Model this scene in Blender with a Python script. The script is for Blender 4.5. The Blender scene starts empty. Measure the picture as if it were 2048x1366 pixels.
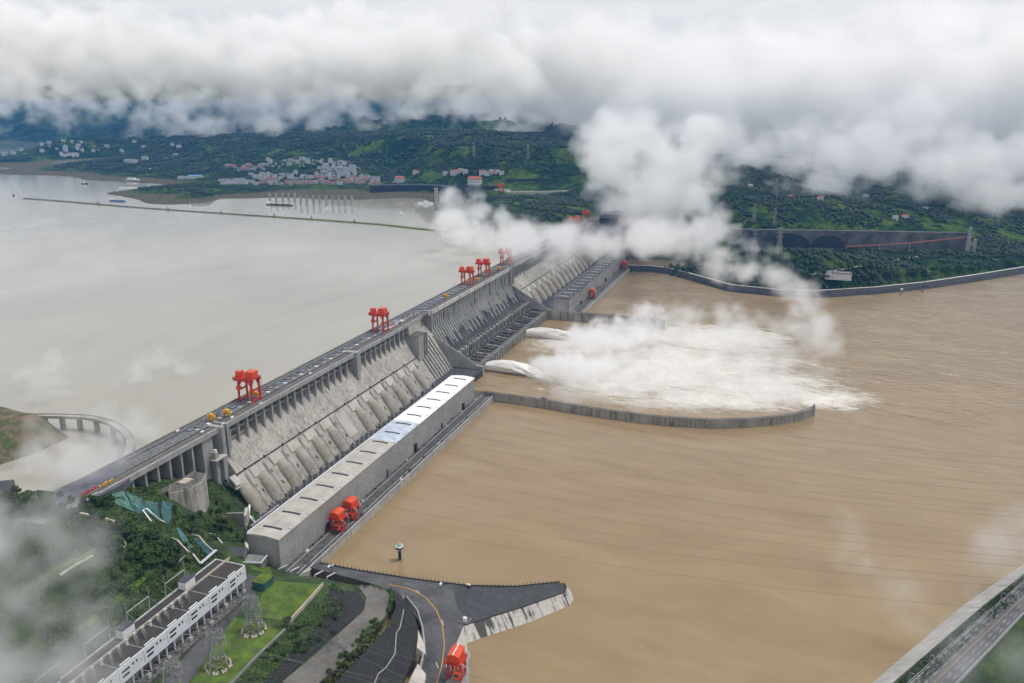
import bpy, math, random
import numpy as np
from mathutils import Vector, Matrix, Euler
random.seed(7)
RNG = np.random.default_rng(11)
sc = bpy.context.scene
COL = sc.collection
R = math.radians

# ------------------------------------------------------------------ camera
# axes: X downstream (m), Y along the dam from the near bank, Z elevation
CAM = Vector((646.0, 0.0, 565.0))
FPX = 1593.0
cd = bpy.data.cameras.new('camera')
cd.sensor_width = 36.0
cd.lens = FPX / 2048 * 36.0
cd.clip_start = 1.0
cd.clip_end = 60000.0
cam = bpy.data.objects.new('camera', cd)
cam.location = CAM
cam.rotation_euler = (R(90 - 16.304), 0, R(19.13))
COL.objects.link(cam)
sc.camera = cam
_RM = cam.rotation_euler.to_matrix()


def ray(px, py):
    return _RM @ Vector((px - 1024.0, 683.0 - py, -FPX))


def at(px, py, z):
    """point of the ground plane at elevation z seen at photo position (px, py)"""
    d = ray(px, py)
    t = (z - CAM.z) / d.z
    return CAM + d * t


def atx(px, py, x):
    d = ray(px, py)
    return CAM + d * ((x - CAM.x) / d.x)


def aty(px, py, y):
    d = ray(px, py)
    return CAM + d * ((y - CAM.y) / d.y)


def pix(p):
    v = _RM.transposed() @ (Vector(p) - CAM)
    return (1024 + FPX * v.x / -v.z, 683 - FPX * v.y / -v.z)


# ------------------------------------------------------------------ noise on arrays
def _hash(ix, iy, s):
    n = (ix.astype(np.int64) * 374761393 + iy.astype(np.int64) * 668265263 + s * 974634181) & 0x7fffffff
    n = ((n ^ (n >> 13)) * 1274126177) & 0x7fffffff
    return ((n ^ (n >> 16)) & 0xffff) / 65535.0


def vnoise(x, y, s=0):
    ix = np.floor(x); iy = np.floor(y)
    fx = x - ix; fy = y - iy
    fx = fx * fx * (3 - 2 * fx); fy = fy * fy * (3 - 2 * fy)
    a = _hash(ix, iy, s); b = _hash(ix + 1, iy, s); c = _hash(ix, iy + 1, s); d = _hash(ix + 1, iy + 1, s)
    return (a * (1 - fx) + b * fx) * (1 - fy) + (c * (1 - fx) + d * fx) * fy


def fbm(x, y, octv=4, s=0):
    v = 0; a = 0.5
    for k in range(octv):
        v = v + a * (vnoise(x, y, s + k * 17) - 0.5)
        x = x * 2.03 + 11.3; y = y * 2.03 + 5.7; a *= 0.5
    return v


# ------------------------------------------------------------------ mesh builder
class MB:
    def __init__(s):
        s.v = []; s.f = []; s.m = []

    def add(s, verts, faces, m=0):
        o = len(s.v)
        s.v += [tuple(p) for p in verts]
        s.f += [tuple(i + o for i in f) for f in faces]
        s.m += [m] * len(faces)
        return s

    def box(s, x0, x1, y0, y1, z0, z1, m=0):
        v = [(x0, y0, z0), (x1, y0, z0), (x1, y1, z0), (x0, y1, z0), (x0, y0, z1), (x1, y0, z1), (x1, y1, z1), (x0, y1, z1)]
        f = [(0, 3, 2, 1), (4, 5, 6, 7), (0, 1, 5, 4), (1, 2, 6, 5), (2, 3, 7, 6), (3, 0, 4, 7)]
        return s.add(v, f, m)

    def prism(s, poly, z0, z1, m=0):
        """vertical prism over an xy polygon; z0/z1 number or list"""
        n = len(poly)
        a = sum(poly[i][0] * poly[(i + 1) % n][1] - poly[(i + 1) % n][0] * poly[i][1] for i in range(n))
        if a < 0:
            poly = poly[::-1]
            if not isinstance(z0, (int, float)): z0 = z0[::-1]
            if not isinstance(z1, (int, float)): z1 = z1[::-1]
        Z0 = [z0] * n if isinstance(z0, (int, float)) else z0
        Z1 = [z1] * n if isinstance(z1, (int, float)) else z1
        v = [(p[0], p[1], Z0[i]) for i, p in enumerate(poly)] + [(p[0], p[1], Z1[i]) for i, p in enumerate(poly)]
        f = [tuple(range(n - 1, -1, -1)), tuple(range(n, 2 * n))]
        f += [(i, (i + 1) % n, n + (i + 1) % n, n + i) for i in range(n)]
        return s.add(v, f, m)

    def prof(s, pts, y0, y1, m=0):
        """extrude an (x, z) profile along y"""
        n = len(pts)
        a = sum(pts[i][0] * pts[(i + 1) % n][1] - pts[(i + 1) % n][0] * pts[i][1] for i in range(n))
        if a < 0: pts = pts[::-1]
        v = [(p[0], y0, p[1]) for p in pts] + [(p[0], y1, p[1]) for p in pts]
        f = [tuple(range(n)), tuple(range(2 * n - 1, n - 1, -1))]
        f += [(i, n + i, n + (i + 1) % n, (i + 1) % n) for i in range(n)]
        return s.add(v, f, m)

    def beam(s, p, q, w, h=None, m=0):
        p = Vector(p); q = Vector(q); h = h or w
        d = (q - p).normalized()
        u = Vector((0, 0, 1)).cross(d)
        if u.length < 1e-4: u = Vector((1, 0, 0))
        u.normalize(); t = d.cross(u)
        u *= w / 2; t *= h / 2
        v = [p - u - t, p + u - t, p + u + t, p - u + t, q - u - t, q + u - t, q + u + t, q - u + t]
        f = [(3, 2, 1, 0), (4, 5, 6, 7), (0, 1, 5, 4), (1, 2, 6, 5), (2, 3, 7, 6), (3, 0, 4, 7)]
        return s.add(v, f, m)

    def taper(s, p, q, w0, w1, m=0):
        p = Vector(p); q = Vector(q)
        v = []
        for c, w in ((p, w0), (q, w1)):
            a, b = (w if isinstance(w, tuple) else (w, w))
            v += [(c.x - a / 2, c.y - b / 2, c.z), (c.x + a / 2, c.y - b / 2, c.z), (c.x + a / 2, c.y + b / 2, c.z), (c.x - a / 2, c.y + b / 2, c.z)]
        f = [(3, 2, 1, 0), (4, 5, 6, 7), (0, 1, 5, 4), (1, 2, 6, 5), (2, 3, 7, 6), (3, 0, 4, 7)]
        return s.add(v, f, m)

    def tube(s, pts, r, n=6, m=0, cap=True):
        pts = [Vector(p) for p in pts]
        rs = r if isinstance(r, (list, tuple)) else [r] * len(pts)
        rings = []
        for i, p in enumerate(pts):
            d = (pts[min(i + 1, len(pts) - 1)] - pts[max(i - 1, 0)]).normalized()
            u = d.cross(Vector((0, 0, 1)))
            if u.length < 1e-3: u = Vector((1, 0, 0))
            u.normalize(); w = u.cross(d)
            rings.append([p + (u * math.cos(2 * math.pi * k / n) + w * math.sin(2 * math.pi * k / n)) * rs[i] for k in range(n)])
        v = [q for r_ in rings for q in r_]
        f = []
        for i in range(len(pts) - 1):
            for k in range(n):
                a = i * n + k; b = i * n + (k + 1) % n
                f.append((a, b, b + n, a + n))
        if cap:
            f.append(tuple(range(n - 1, -1, -1)))
            f.append(tuple(range((len(pts) - 1) * n, len(pts) * n)))
        return s.add(v, f, m)

    def grid(s, P, m=0):
        """P[i][j] points -> quad sheet"""
        a = len(P); b = len(P[0])
        v = [p for row in P for p in row]
        f = [(i * b + j, i * b + j + 1, (i + 1) * b + j + 1, (i + 1) * b + j) for i in range(a - 1) for j in range(b - 1)]
        return s.add(v, f, m)

    def ribbon(s, L, Rr, th, m=0):
        """closed slab between two 3D polylines, th thick downwards"""
        n = len(L)
        v = [tuple(p) for p in L] + [tuple(p) for p in Rr] + [(p[0], p[1], p[2] - th) for p in L] + [(p[0], p[1], p[2] - th) for p in Rr]
        f = []
        for i in range(n - 1):
            f += [(i, n + i, n + i + 1, i + 1), (2 * n + i, 2 * n + i + 1, 3 * n + i + 1, 3 * n + i),
                  (i, i + 1, 2 * n + i + 1, 2 * n + i), (n + i, 3 * n + i, 3 * n + i + 1, n + i + 1)]
        f += [(0, 2 * n, 3 * n, n), (n - 1, 2 * n - 1, 4 * n - 1, 3 * n - 1)]
        return s.add(v, f, m)

    def build(s, name, mats, parent=None, smooth=False):
        if not isinstance(mats, (list, tuple)): mats = [mats]
        me = bpy.data.meshes.new(name)
        off = parent.location if (parent is not None) else Vector((0, 0, 0))
        pp = parent
        while pp is not None and pp.parent is not None:
            pp = pp.parent; off = off + pp.location
        vv = [(p[0] - off.x, p[1] - off.y, p[2] - off.z) for p in s.v]
        me.from_pydata(vv, [], s.f)
        for m in mats: me.materials.append(m)
        if len(mats) > 1:
            me.polygons.foreach_set('material_index', s.m)
        if smooth:
            me.polygons.foreach_set('use_smooth', [True] * len(s.f))
        me.update()
        o = bpy.data.objects.new(name, me)
        COL.objects.link(o)
        if parent is not None: o.parent = parent
        return o


def npmesh(name, verts, faces, mats, smooth=False, midx=None):
    """verts (n,3) array, faces (m,k) array"""
    me = bpy.data.meshes.new(name)
    n = len(verts); m, k = faces.shape
    me.vertices.add(n); me.vertices.foreach_set('co', np.ascontiguousarray(verts, dtype=np.float32).ravel())
    me.loops.add(m * k); me.loops.foreach_set('vertex_index', np.ascontiguousarray(faces, dtype=np.int32).ravel())
    me.polygons.add(m); me.polygons.foreach_set('loop_start', np.arange(0, m * k, k, dtype=np.int32))
    try: me.polygons.foreach_set('loop_total', np.full(m, k, dtype=np.int32))
    except Exception: pass
    if smooth: me.polygons.foreach_set('use_smooth', np.ones(m, dtype=bool))
    if not isinstance(mats, (list, tuple)): mats = [mats]
    for x in mats: me.materials.append(x)
    if midx is not None: me.polygons.foreach_set('material_index', np.ascontiguousarray(midx, dtype=np.int32))
    me.update(calc_edges=True)
    o = bpy.data.objects.new(name, me)
    COL.objects.link(o)
    return o


def tag(o, label=None, cat=None, group=None, kind=None):
    if label: o['label'] = label
    if cat: o['category'] = cat
    if group: o['group'] = group
    if kind: o['kind'] = kind
    return o


def thing(name, label, cat, loc=(0, 0, 0), group=None):
    o = bpy.data.objects.new(name, None)
    o.location = loc
    o.empty_display_size = 1
    COL.objects.link(o)
    return tag(o, label, cat, group)


def dup(root, loc=None, rz=None, label=None, group=None, scale=None):
    r = root.copy(); COL.objects.link(r)
    if loc is not None: r.location = loc
    if rz is not None: r.rotation_euler = (0, 0, rz)
    if scale is not None: r.scale = scale if isinstance(scale, (tuple, list)) else (scale,) * 3
    if label: r['label'] = label
    if group: r['group'] = group
    for ch in list(root.children):
        c = ch.copy(); COL.objects.link(c); c.parent = r
        for g in list(ch.children):
            d = g.copy(); COL.objects.link(d); d.parent = c
    return r


# ------------------------------------------------------------------ materials
def newmat(name):
    m = bpy.data.materials.new(name); m.use_nodes = True
    nt = m.node_tree
    return m, nt, nt.nodes, nt.links, nt.nodes['Principled BSDF']


def N(nt, typ, **kw):
    n = nt.nodes.new(typ)
    for k, v in kw.items():
        if k in n.inputs: n.inputs[k].default_value = v
        else: setattr(n, k, v)
    return n


def ramp(nt, stops):
    n = nt.nodes.new('ShaderNodeValToRGB')
    el = n.color_ramp.elements
    while len(el) < len(stops): el.new(0.5)
    for e, (p, c) in zip(el, stops):
        e.position = p
        e.color = (c, c, c, 1) if isinstance(c, (int, float)) else (*c, 1)
    return n


def mixc(nt, fac, a, b, typ='MIX'):
    n = nt.nodes.new('ShaderNodeMix'); n.data_type = 'RGBA'; n.blend_type = typ
    for sock, val in ((n.inputs[0], fac), (n.inputs[6], a), (n.inputs[7], b)):
        if hasattr(val, 'is_linked') or hasattr(val, 'links'): nt.links.new(val, sock)
        elif isinstance(val, (int, float)): sock.default_value = val
        else: sock.default_value = (*val, 1)
    return n.outputs[2]


def math_(nt, op, a, b=None, c=None, clamp=False):
    n = nt.nodes.new('ShaderNodeMath'); n.operation = op; n.use_clamp = clamp
    for i, val in enumerate((a, b, c)):
        if val is None: continue
        if isinstance(val, (int, float)): n.inputs[i].default_value = val
        else: nt.links.new(val, n.inputs[i])
    return n.outputs[0]


def wpos(nt):
    g = nt.nodes.new('ShaderNodeNewGeometry')
    return g.outputs['Position']


def mapped(nt, vec, scale, rot=0.0):
    mp = nt.nodes.new('ShaderNodeMapping')
    mp.inputs['Scale'].default_value = scale; mp.inputs['Rotation'].default_value = (0, 0, rot)
    nt.links.new(vec, mp.inputs['Vector'])
    return mp.outputs[0]


def noise(nt, vec, scale, detail=4, rough=0.55, dist=0.0):
    n = nt.nodes.new('ShaderNodeTexNoise')
    n.inputs['Scale'].default_value = scale
    n.inputs['Detail'].default_value = detail
    n.inputs['Roughness'].default_value = rough
    n.inputs['Distortion'].default_value = dist
    if vec is not None: nt.links.new(vec, n.inputs['Vector'])
    return n.outputs['Fac']


def simple(name, col, rough=0.7, var=0.25, scale=0.2, dark=None, metal=0.0, bump=0.0):
    """base colour with mottled wear"""
    m, nt, nd, lk, b = newmat(name)
    p = wpos(nt)
    n1 = noise(nt, p, scale, 5, 0.6)
    lo = tuple(c * (1 - var) for c in col) if dark is None else dark
    hi = tuple(min(1, c * (1 + var * 0.5)) for c in col)
    r = ramp(nt, [(0.3, lo), (0.7, hi)])
    lk.new(n1, r.inputs[0])
    lk.new(r.outputs[0], b.inputs['Base Color'])
    b.inputs['Roughness'].default_value = rough
    b.inputs['Metallic'].default_value = metal
    if bump:
        bp = nd.new('ShaderNodeBump'); bp.inputs['Strength'].default_value = bump
        bp.inputs['Distance'].default_value = 1.0
        n2 = noise(nt, p, scale * 4, 4)
        lk.new(n2, bp.inputs['Height']); lk.new(bp.outputs[0], b.inputs['Normal'])
    return m


def concrete(name, col, streak=0.5, streakcol=(0.05, 0.05, 0.045), joints=None, lifts=None, rough=0.85, var=0.2, sscale=(0.5, 0.5, 0.03), thr=(0.52, 0.75), mott=0.06, rot=0.0):
    """weathered concrete: mottling, run-down stains, construction joints along y and lift lines in z"""
    m, nt, nd, lk, b = newmat(name)
    p = wpos(nt)
    n1 = noise(nt, p, mott, 6, 0.65)
    lo = tuple(c * (1 - var * 1.4) for c in col); hi = tuple(min(1, c * (1 + var * .6)) for c in col)
    r = ramp(nt, [(0.3, lo), (0.7, hi)]); lk.new(n1, r.inputs[0])
    c = r.outputs[0]
    n2 = noise(nt, mapped(nt, mapped(nt, p, (1, 1, 1), rot) if rot else p, sscale), 1.0, 5, 0.7)
    n3 = noise(nt, p, 0.035, 3)
    s = math_(nt, 'MULTIPLY', math_(nt, 'ADD', n2, math_(nt, 'MULTIPLY', n3, 0.35)), 0.86)
    rs = ramp(nt, [(thr[0], 0.0), (thr[1], streak)]); lk.new(s, rs.inputs[0])
    c = mixc(nt, rs.outputs[0], c, streakcol)
    sp = nd.new('ShaderNodeSeparateXYZ'); lk.new(p, sp.inputs[0])
    if joints:
        fr = math_(nt, 'FRACT', math_(nt, 'DIVIDE', sp.outputs['Y'], joints[0]))
        ln = math_(nt, 'LESS_THAN', fr, joints[1] / joints[0])
        c = mixc(nt, math_(nt, 'MULTIPLY', ln, joints[2]), c, tuple(x * 0.3 for x in col))
    if lifts:
        fr = math_(nt, 'FRACT', math_(nt, 'DIVIDE', sp.outputs['Z'], lifts[0]))
        ln = math_(nt, 'LESS_THAN', fr, lifts[1] / lifts[0])
        c = mixc(nt, math_(nt, 'MULTIPLY', ln, lifts[2]), c, tuple(x * 0.3 for x in col))
    lk.new(c, b.inputs['Base Color'])
    b.inputs['Roughness'].default_value = rough
    return m
# ------------------------------------------------------------------ shared materials
def asphalt_mat(name, lo, hi, dust):
    mt, nt, nd, lk, b = newmat(name)
    p = wpos(nt)
    r = ramp(nt, [(.35, lo), (.65, hi)]); lk.new(noise(nt, p, .03, 6, .65), r.inputs[0])
    d = ramp(nt, [(.56, 0.0), (.74, .75)]); lk.new(noise(nt, p, .11, 7, .75, .6), d.inputs[0])
    k = ramp(nt, [(.60, 0.0), (.66, .8)]); lk.new(noise(nt, p, .05, 5, .7, 1.5), k.inputs[0])
    c = mixc(nt, d.outputs[0], r.outputs[0], dust)
    lk.new(mixc(nt, k.outputs[0], c, (.022, .022, .024)), b.inputs['Base Color'])
    q = ramp(nt, [(.4, .35), (.6, .85)]); lk.new(noise(nt, p, .04, 4), q.inputs[0]); lk.new(q.outputs[0], b.inputs['Roughness'])
    return mt


M_conc_face = concrete('pale_concrete', (0.44, 0.41, 0.36), streak=0.6, streakcol=(0.11, 0.10, 0.088), joints=(20.5, 0.6, 0.6), lifts=(3.0, 0.35, 0.28), thr=(0.53, 0.72), sscale=(0.25, 0.25, 0.02))
M_conc_pen = concrete('penstock_concrete', (0.37, 0.335, 0.28), streak=0.45, streakcol=(0.14, 0.125, 0.1), thr=(0.54, 0.8), mott=0.1, sscale=(0.4, 0.4, 0.04))
M_conc_panel = concrete('panel_concrete', (0.48, 0.45, 0.40), streak=0.4, streakcol=(0.2, 0.19, 0.17), thr=(0.6, 0.85))
M_conc_grey = concrete('grey_concrete', (0.36, 0.355, 0.34), streak=0.7, streakcol=(0.1, 0.1, 0.095), thr=(0.55, 0.8))
M_conc_col = concrete('column_concrete', (0.345, 0.34, 0.325), streak=0.5, streakcol=(0.14, 0.14, 0.135), thr=(0.58, 0.85))
M_conc_dark = concrete('dark_concrete', (0.27, 0.265, 0.25), streak=0.8, streakcol=(0.06, 0.06, 0.058), thr=(0.5, 0.75))  # darker grey concrete with near-black streaks
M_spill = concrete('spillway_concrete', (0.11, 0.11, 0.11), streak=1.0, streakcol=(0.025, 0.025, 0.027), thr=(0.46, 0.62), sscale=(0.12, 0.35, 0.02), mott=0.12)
M_fin = concrete('fin_concrete', (0.52, 0.51, 0.475), streak=0.75, streakcol=(0.10, 0.10, 0.095), thr=(0.60, 0.72), sscale=(0.03, 0.08, 0.012))
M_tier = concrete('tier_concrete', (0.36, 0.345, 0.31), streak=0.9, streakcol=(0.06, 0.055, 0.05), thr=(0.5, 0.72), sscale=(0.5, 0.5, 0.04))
M_rough = simple('stained_terrace', (0.13, 0.125, 0.115), 0.95, 0.8, 0.35, dark=(0.022, 0.022, 0.022))
M_wall_guide = concrete('guide_wall_concrete', (0.33, 0.31, 0.27), streak=0.9, streakcol=(0.08, 0.075, 0.065), thr=(0.52, 0.74), sscale=(0.35, 0.35, 0.02))
M_tailwall = concrete('tailrace_wall_concrete', (0.46, 0.44, 0.40), streak=0.6, streakcol=(0.12, 0.11, 0.1), joints=(9.6, 0.55, 0.8), thr=(0.55, 0.8))
M_asph = asphalt_mat('asphalt', (.045, .045, .048), (.095, .094, .095), (.20, .185, .165))
M_crestroad = concrete('crest_road_surface', (0.18, 0.166, 0.15), streak=0.6, streakcol=(0.085, 0.08, 0.076), sscale=(0.6, 0.02, 0.2), thr=(0.45, 0.7))
M_crestdeck = simple('crest_deck_surface', (0.16, 0.16, 0.165), 0.8, 0.6, 0.25, dark=(0.05, 0.05, 0.055))
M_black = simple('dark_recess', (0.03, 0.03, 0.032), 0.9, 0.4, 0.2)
M_white = simple('white_paint', (0.78, 0.79, 0.80), 0.55, 0.12, 0.15)
M_cover = simple('cover_concrete', (0.36, 0.36, 0.35), 0.6, 0.3, 0.3)
M_hatch = simple('hatch_metal', (0.62, 0.63, 0.64), 0.5, 0.2, 0.3)
M_blue_gear = simple('blue_grey_gear', (0.19, 0.215, 0.25), 0.5, 0.5, 0.3, dark=(0.06, 0.07, 0.09))
M_red = simple('red_crane_paint', (0.50, 0.030, 0.016), 0.45, 0.25, 0.25)
M_redhouse = simple('orange_red_paint', (0.66, 0.075, 0.018), 0.45, 0.15, 0.2)
M_yellow = simple('yellow_paint', (0.72, 0.36, 0.02), 0.5, 0.25, 0.4)
M_steel = simple('galvanised_steel', (0.42, 0.44, 0.45), 0.5, 0.25, 0.5)
M_glass = simple('dark_glass', (0.03, 0.035, 0.045), 0.15, 0.3, 0.3)
M_roof_tan = concrete('tan_roof', (0.47, 0.435, 0.39), streak=0.35, streakcol=(0.24, 0.22, 0.2), joints=(19.2, 0.4, 0.3), thr=(0.5, 0.8), sscale=(0.03, 0.3, 0.3))
M_roof_white = simple('white_roof', (0.86, 0.86, 0.86), 0.5, 0.06, 0.05)
M_roof_blue = simple('silver_blue_roof', (0.50, 0.56, 0.64), 0.35, 0.3, 0.12)
M_roof_dark = concrete('dark_roof', (0.085, 0.082, 0.085), streak=0.5, streakcol=(0.04, 0.04, 0.04), joints=(19.2, 0.5, 0.3))
M_pwall = concrete('powerhouse_wall', (0.36, 0.35, 0.335), streak=0.55, streakcol=(0.17, 0.165, 0.155), joints=(9.6, 0.35, 0.4), lifts=(8.0, 0.4, 0.3), thr=(0.5, 0.78), mott=0.03)
M_deck = simple('tailrace_deck', (0.10, 0.095, 0.088), 0.9, 0.7, 0.22, dark=(0.028, 0.027, 0.026))
M_tdeck = simple('transformer_deck', (0.06, 0.062, 0.07), 0.8, 0.5, 0.2)
M_grass = simple('lawn_grass', (0.088, 0.138, 0.013), 0.95, 0.6, 0.09, dark=(0.034, 0.062, 0.010), bump=0.8)
M_rock = simple('dark_rock', (0.034, 0.034, 0.035), 0.95, 0.6, 0.45, dark=(0.008, 0.008, 0.009), bump=1.0)
M_uproad = asphalt_mat('upper_road_surface', (.085, .077, .068), (.15, .138, .12), (.26, .24, .21))
M_net1 = simple('green_netting', (0.085, 0.19, 0.155), 0.8, 0.5, 0.25, dark=(0.03, 0.07, 0.055))
M_net2 = simple('teal_netting', (0.06, 0.16, 0.19), 0.8, 0.5, 0.25, dark=(0.02, 0.07, 0.08))
M_bark = simple('bark', (0.09, 0.065, 0.045), 0.9, 0.3, 1.0)
M_beige = concrete('beige_wall', (0.52, 0.46, 0.36), streak=0.4, streakcol=(0.2, 0.18, 0.14))
_e0 = at(927, 1252, 76); _e1 = at(1128, 1186, 76)
M_revet = concrete('revetment_concrete', (0.47, 0.44, 0.40), streak=0.95, streakcol=(0.045, 0.042, 0.038), thr=(0.545, 0.60), sscale=(0.13, 0.012, 0.012), mott=0.3, rot=-math.atan2((_e1 - _e0).y, (_e1 - _e0).x))
M_wire = simple('wire', (0.12, 0.11, 0.10), 0.6, 0.1, 1.0)
M_line = simple('yellow_road_paint', (0.55, 0.28, 0.03), 0.6, 0.3, 0.3)
M_wline = simple('white_road_paint', (0.6, 0.6, 0.58), 0.6, 0.3, 0.3)


def leafmat(name, a, b, c, rnd=0.32):
    m, nt, nd, lk, bs = newmat(name)
    g = nd.new('ShaderNodeNewGeometry')
    oi = nd.new('ShaderNodeObjectInfo')
    n1 = noise(nt, g.outputs['Position'], 0.05, 4, 0.6)
    s = math_(nt, 'ADD', math_(nt, 'MULTIPLY', n1, 0.75), math_(nt, 'MULTIPLY', g.outputs['Random Per Island'], rnd))
    s = math_(nt, 'ADD', s, math_(nt, 'MULTIPLY', math_(nt, 'SUBTRACT', oi.outputs['Random'], 0.5), 0.35))
    r = ramp(nt, [(0.25, a), (0.55, b), (0.85, c)])
    lk.new(s, r.inputs[0]); lk.new(r.outputs[0], bs.inputs['Base Color'])
    bs.inputs['Roughness'].default_value = 0.75
    return m


M_leaf = leafmat('leaves', (0.011, 0.025, 0.008), (0.038, 0.076, 0.014), (0.105, 0.16, 0.026))
M_leaf_bright = leafmat('bright_leaves', (0.03, 0.06, 0.012), (0.075, 0.13, 0.02), (0.14, 0.20, 0.035))
M_leaf_far = leafmat('far_leaves', (0.004, 0.013, 0.009), (0.010, 0.028, 0.014), (0.038, 0.065, 0.018), 0.14)
# ------------------------------------------------------------------ sky, light, view
w = bpy.data.worlds.new('World'); sc.world = w; w.use_nodes = True
nt = w.node_tree; nd = nt.nodes; lk = nt.links
bg = nd['Background']
SUN_EL, SUN_AZ = 68, 60     # azimuth measured from +Y towards +X
sky = nd.new('ShaderNodeTexSky'); sky.sky_type = 'NISHITA'; sky.sun_disc = False
sky.sun_elevation = R(SUN_EL); sky.sun_rotation = R(SUN_AZ)
bg.inputs['Strength'].default_value = 0.090
# broken overcast layer: a cloud sheet 2 km up, found by direction
tc = nd.new('ShaderNodeTexCoord')
sp = nd.new('ShaderNodeSeparateXYZ'); lk.new(tc.outputs['Generated'], sp.inputs[0])
zz = math_(nt, 'ADD', math_(nt, 'MAXIMUM', sp.outputs['Z'], 0.0), 0.10)
cx = nd.new('ShaderNodeCombineXYZ')
lk.new(math_(nt, 'DIVIDE', sp.outputs['X'], zz), cx.inputs[0]); lk.new(math_(nt, 'DIVIDE', sp.outputs['Y'], zz), cx.inputs[1])
c1 = noise(nt, cx.outputs[0], 0.55, 7, 0.6, 0.4)
rc = ramp(nt, [(0.30, (7.2, 7.5, 8.2)), (0.62, (9.6, 9.7, 10.0))]); lk.new(c1, rc.inputs[0])
c2 = noise(nt, cx.outputs[0], 0.3, 4, 0.5)
cov = ramp(nt, [(0.2, 0.86), (0.5, 1.0)]); lk.new(c2, cov.inputs[0])
lk.new(mixc(nt, cov.outputs[0], sky.outputs[0], rc.outputs[0]), bg.inputs['Color'])

sd = bpy.data.lights.new('sun', 'SUN'); sd.energy = 2.2; sd.angle = R(10); sd.color = (1.0, 0.97, 0.92)
so = bpy.data.objects.new('sun', sd); COL.objects.link(so)
sdir = Vector((math.sin(R(SUN_AZ)) * math.cos(R(SUN_EL)), math.cos(R(SUN_AZ)) * math.cos(R(SUN_EL)), math.sin(R(SUN_EL))))
so.rotation_euler = sdir.to_track_quat('Z', 'Y').to_euler()
vs = sc.view_settings
vs.view_transform = 'Standard'; vs.look = 'None'; vs.exposure = 0.0; vs.gamma = 1.0
try: vs.use_curve_mapping = False
except Exception: pass
cy = sc.cycles
cy.use_denoising = True
cy.max_bounces = 10; cy.diffuse_bounces = 2; cy.glossy_bounces = 3; cy.volume_bounces = 9
cy.use_adaptive_sampling = True; cy.adaptive_threshold = 0.03; cy.adaptive_min_samples = 16; cy.transparent_max_bounces = 12
cy.volume_step_rate = 1.5; cy.volume_max_steps = 1024
cy.caustics_reflective = False; cy.caustics_refractive = False

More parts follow.
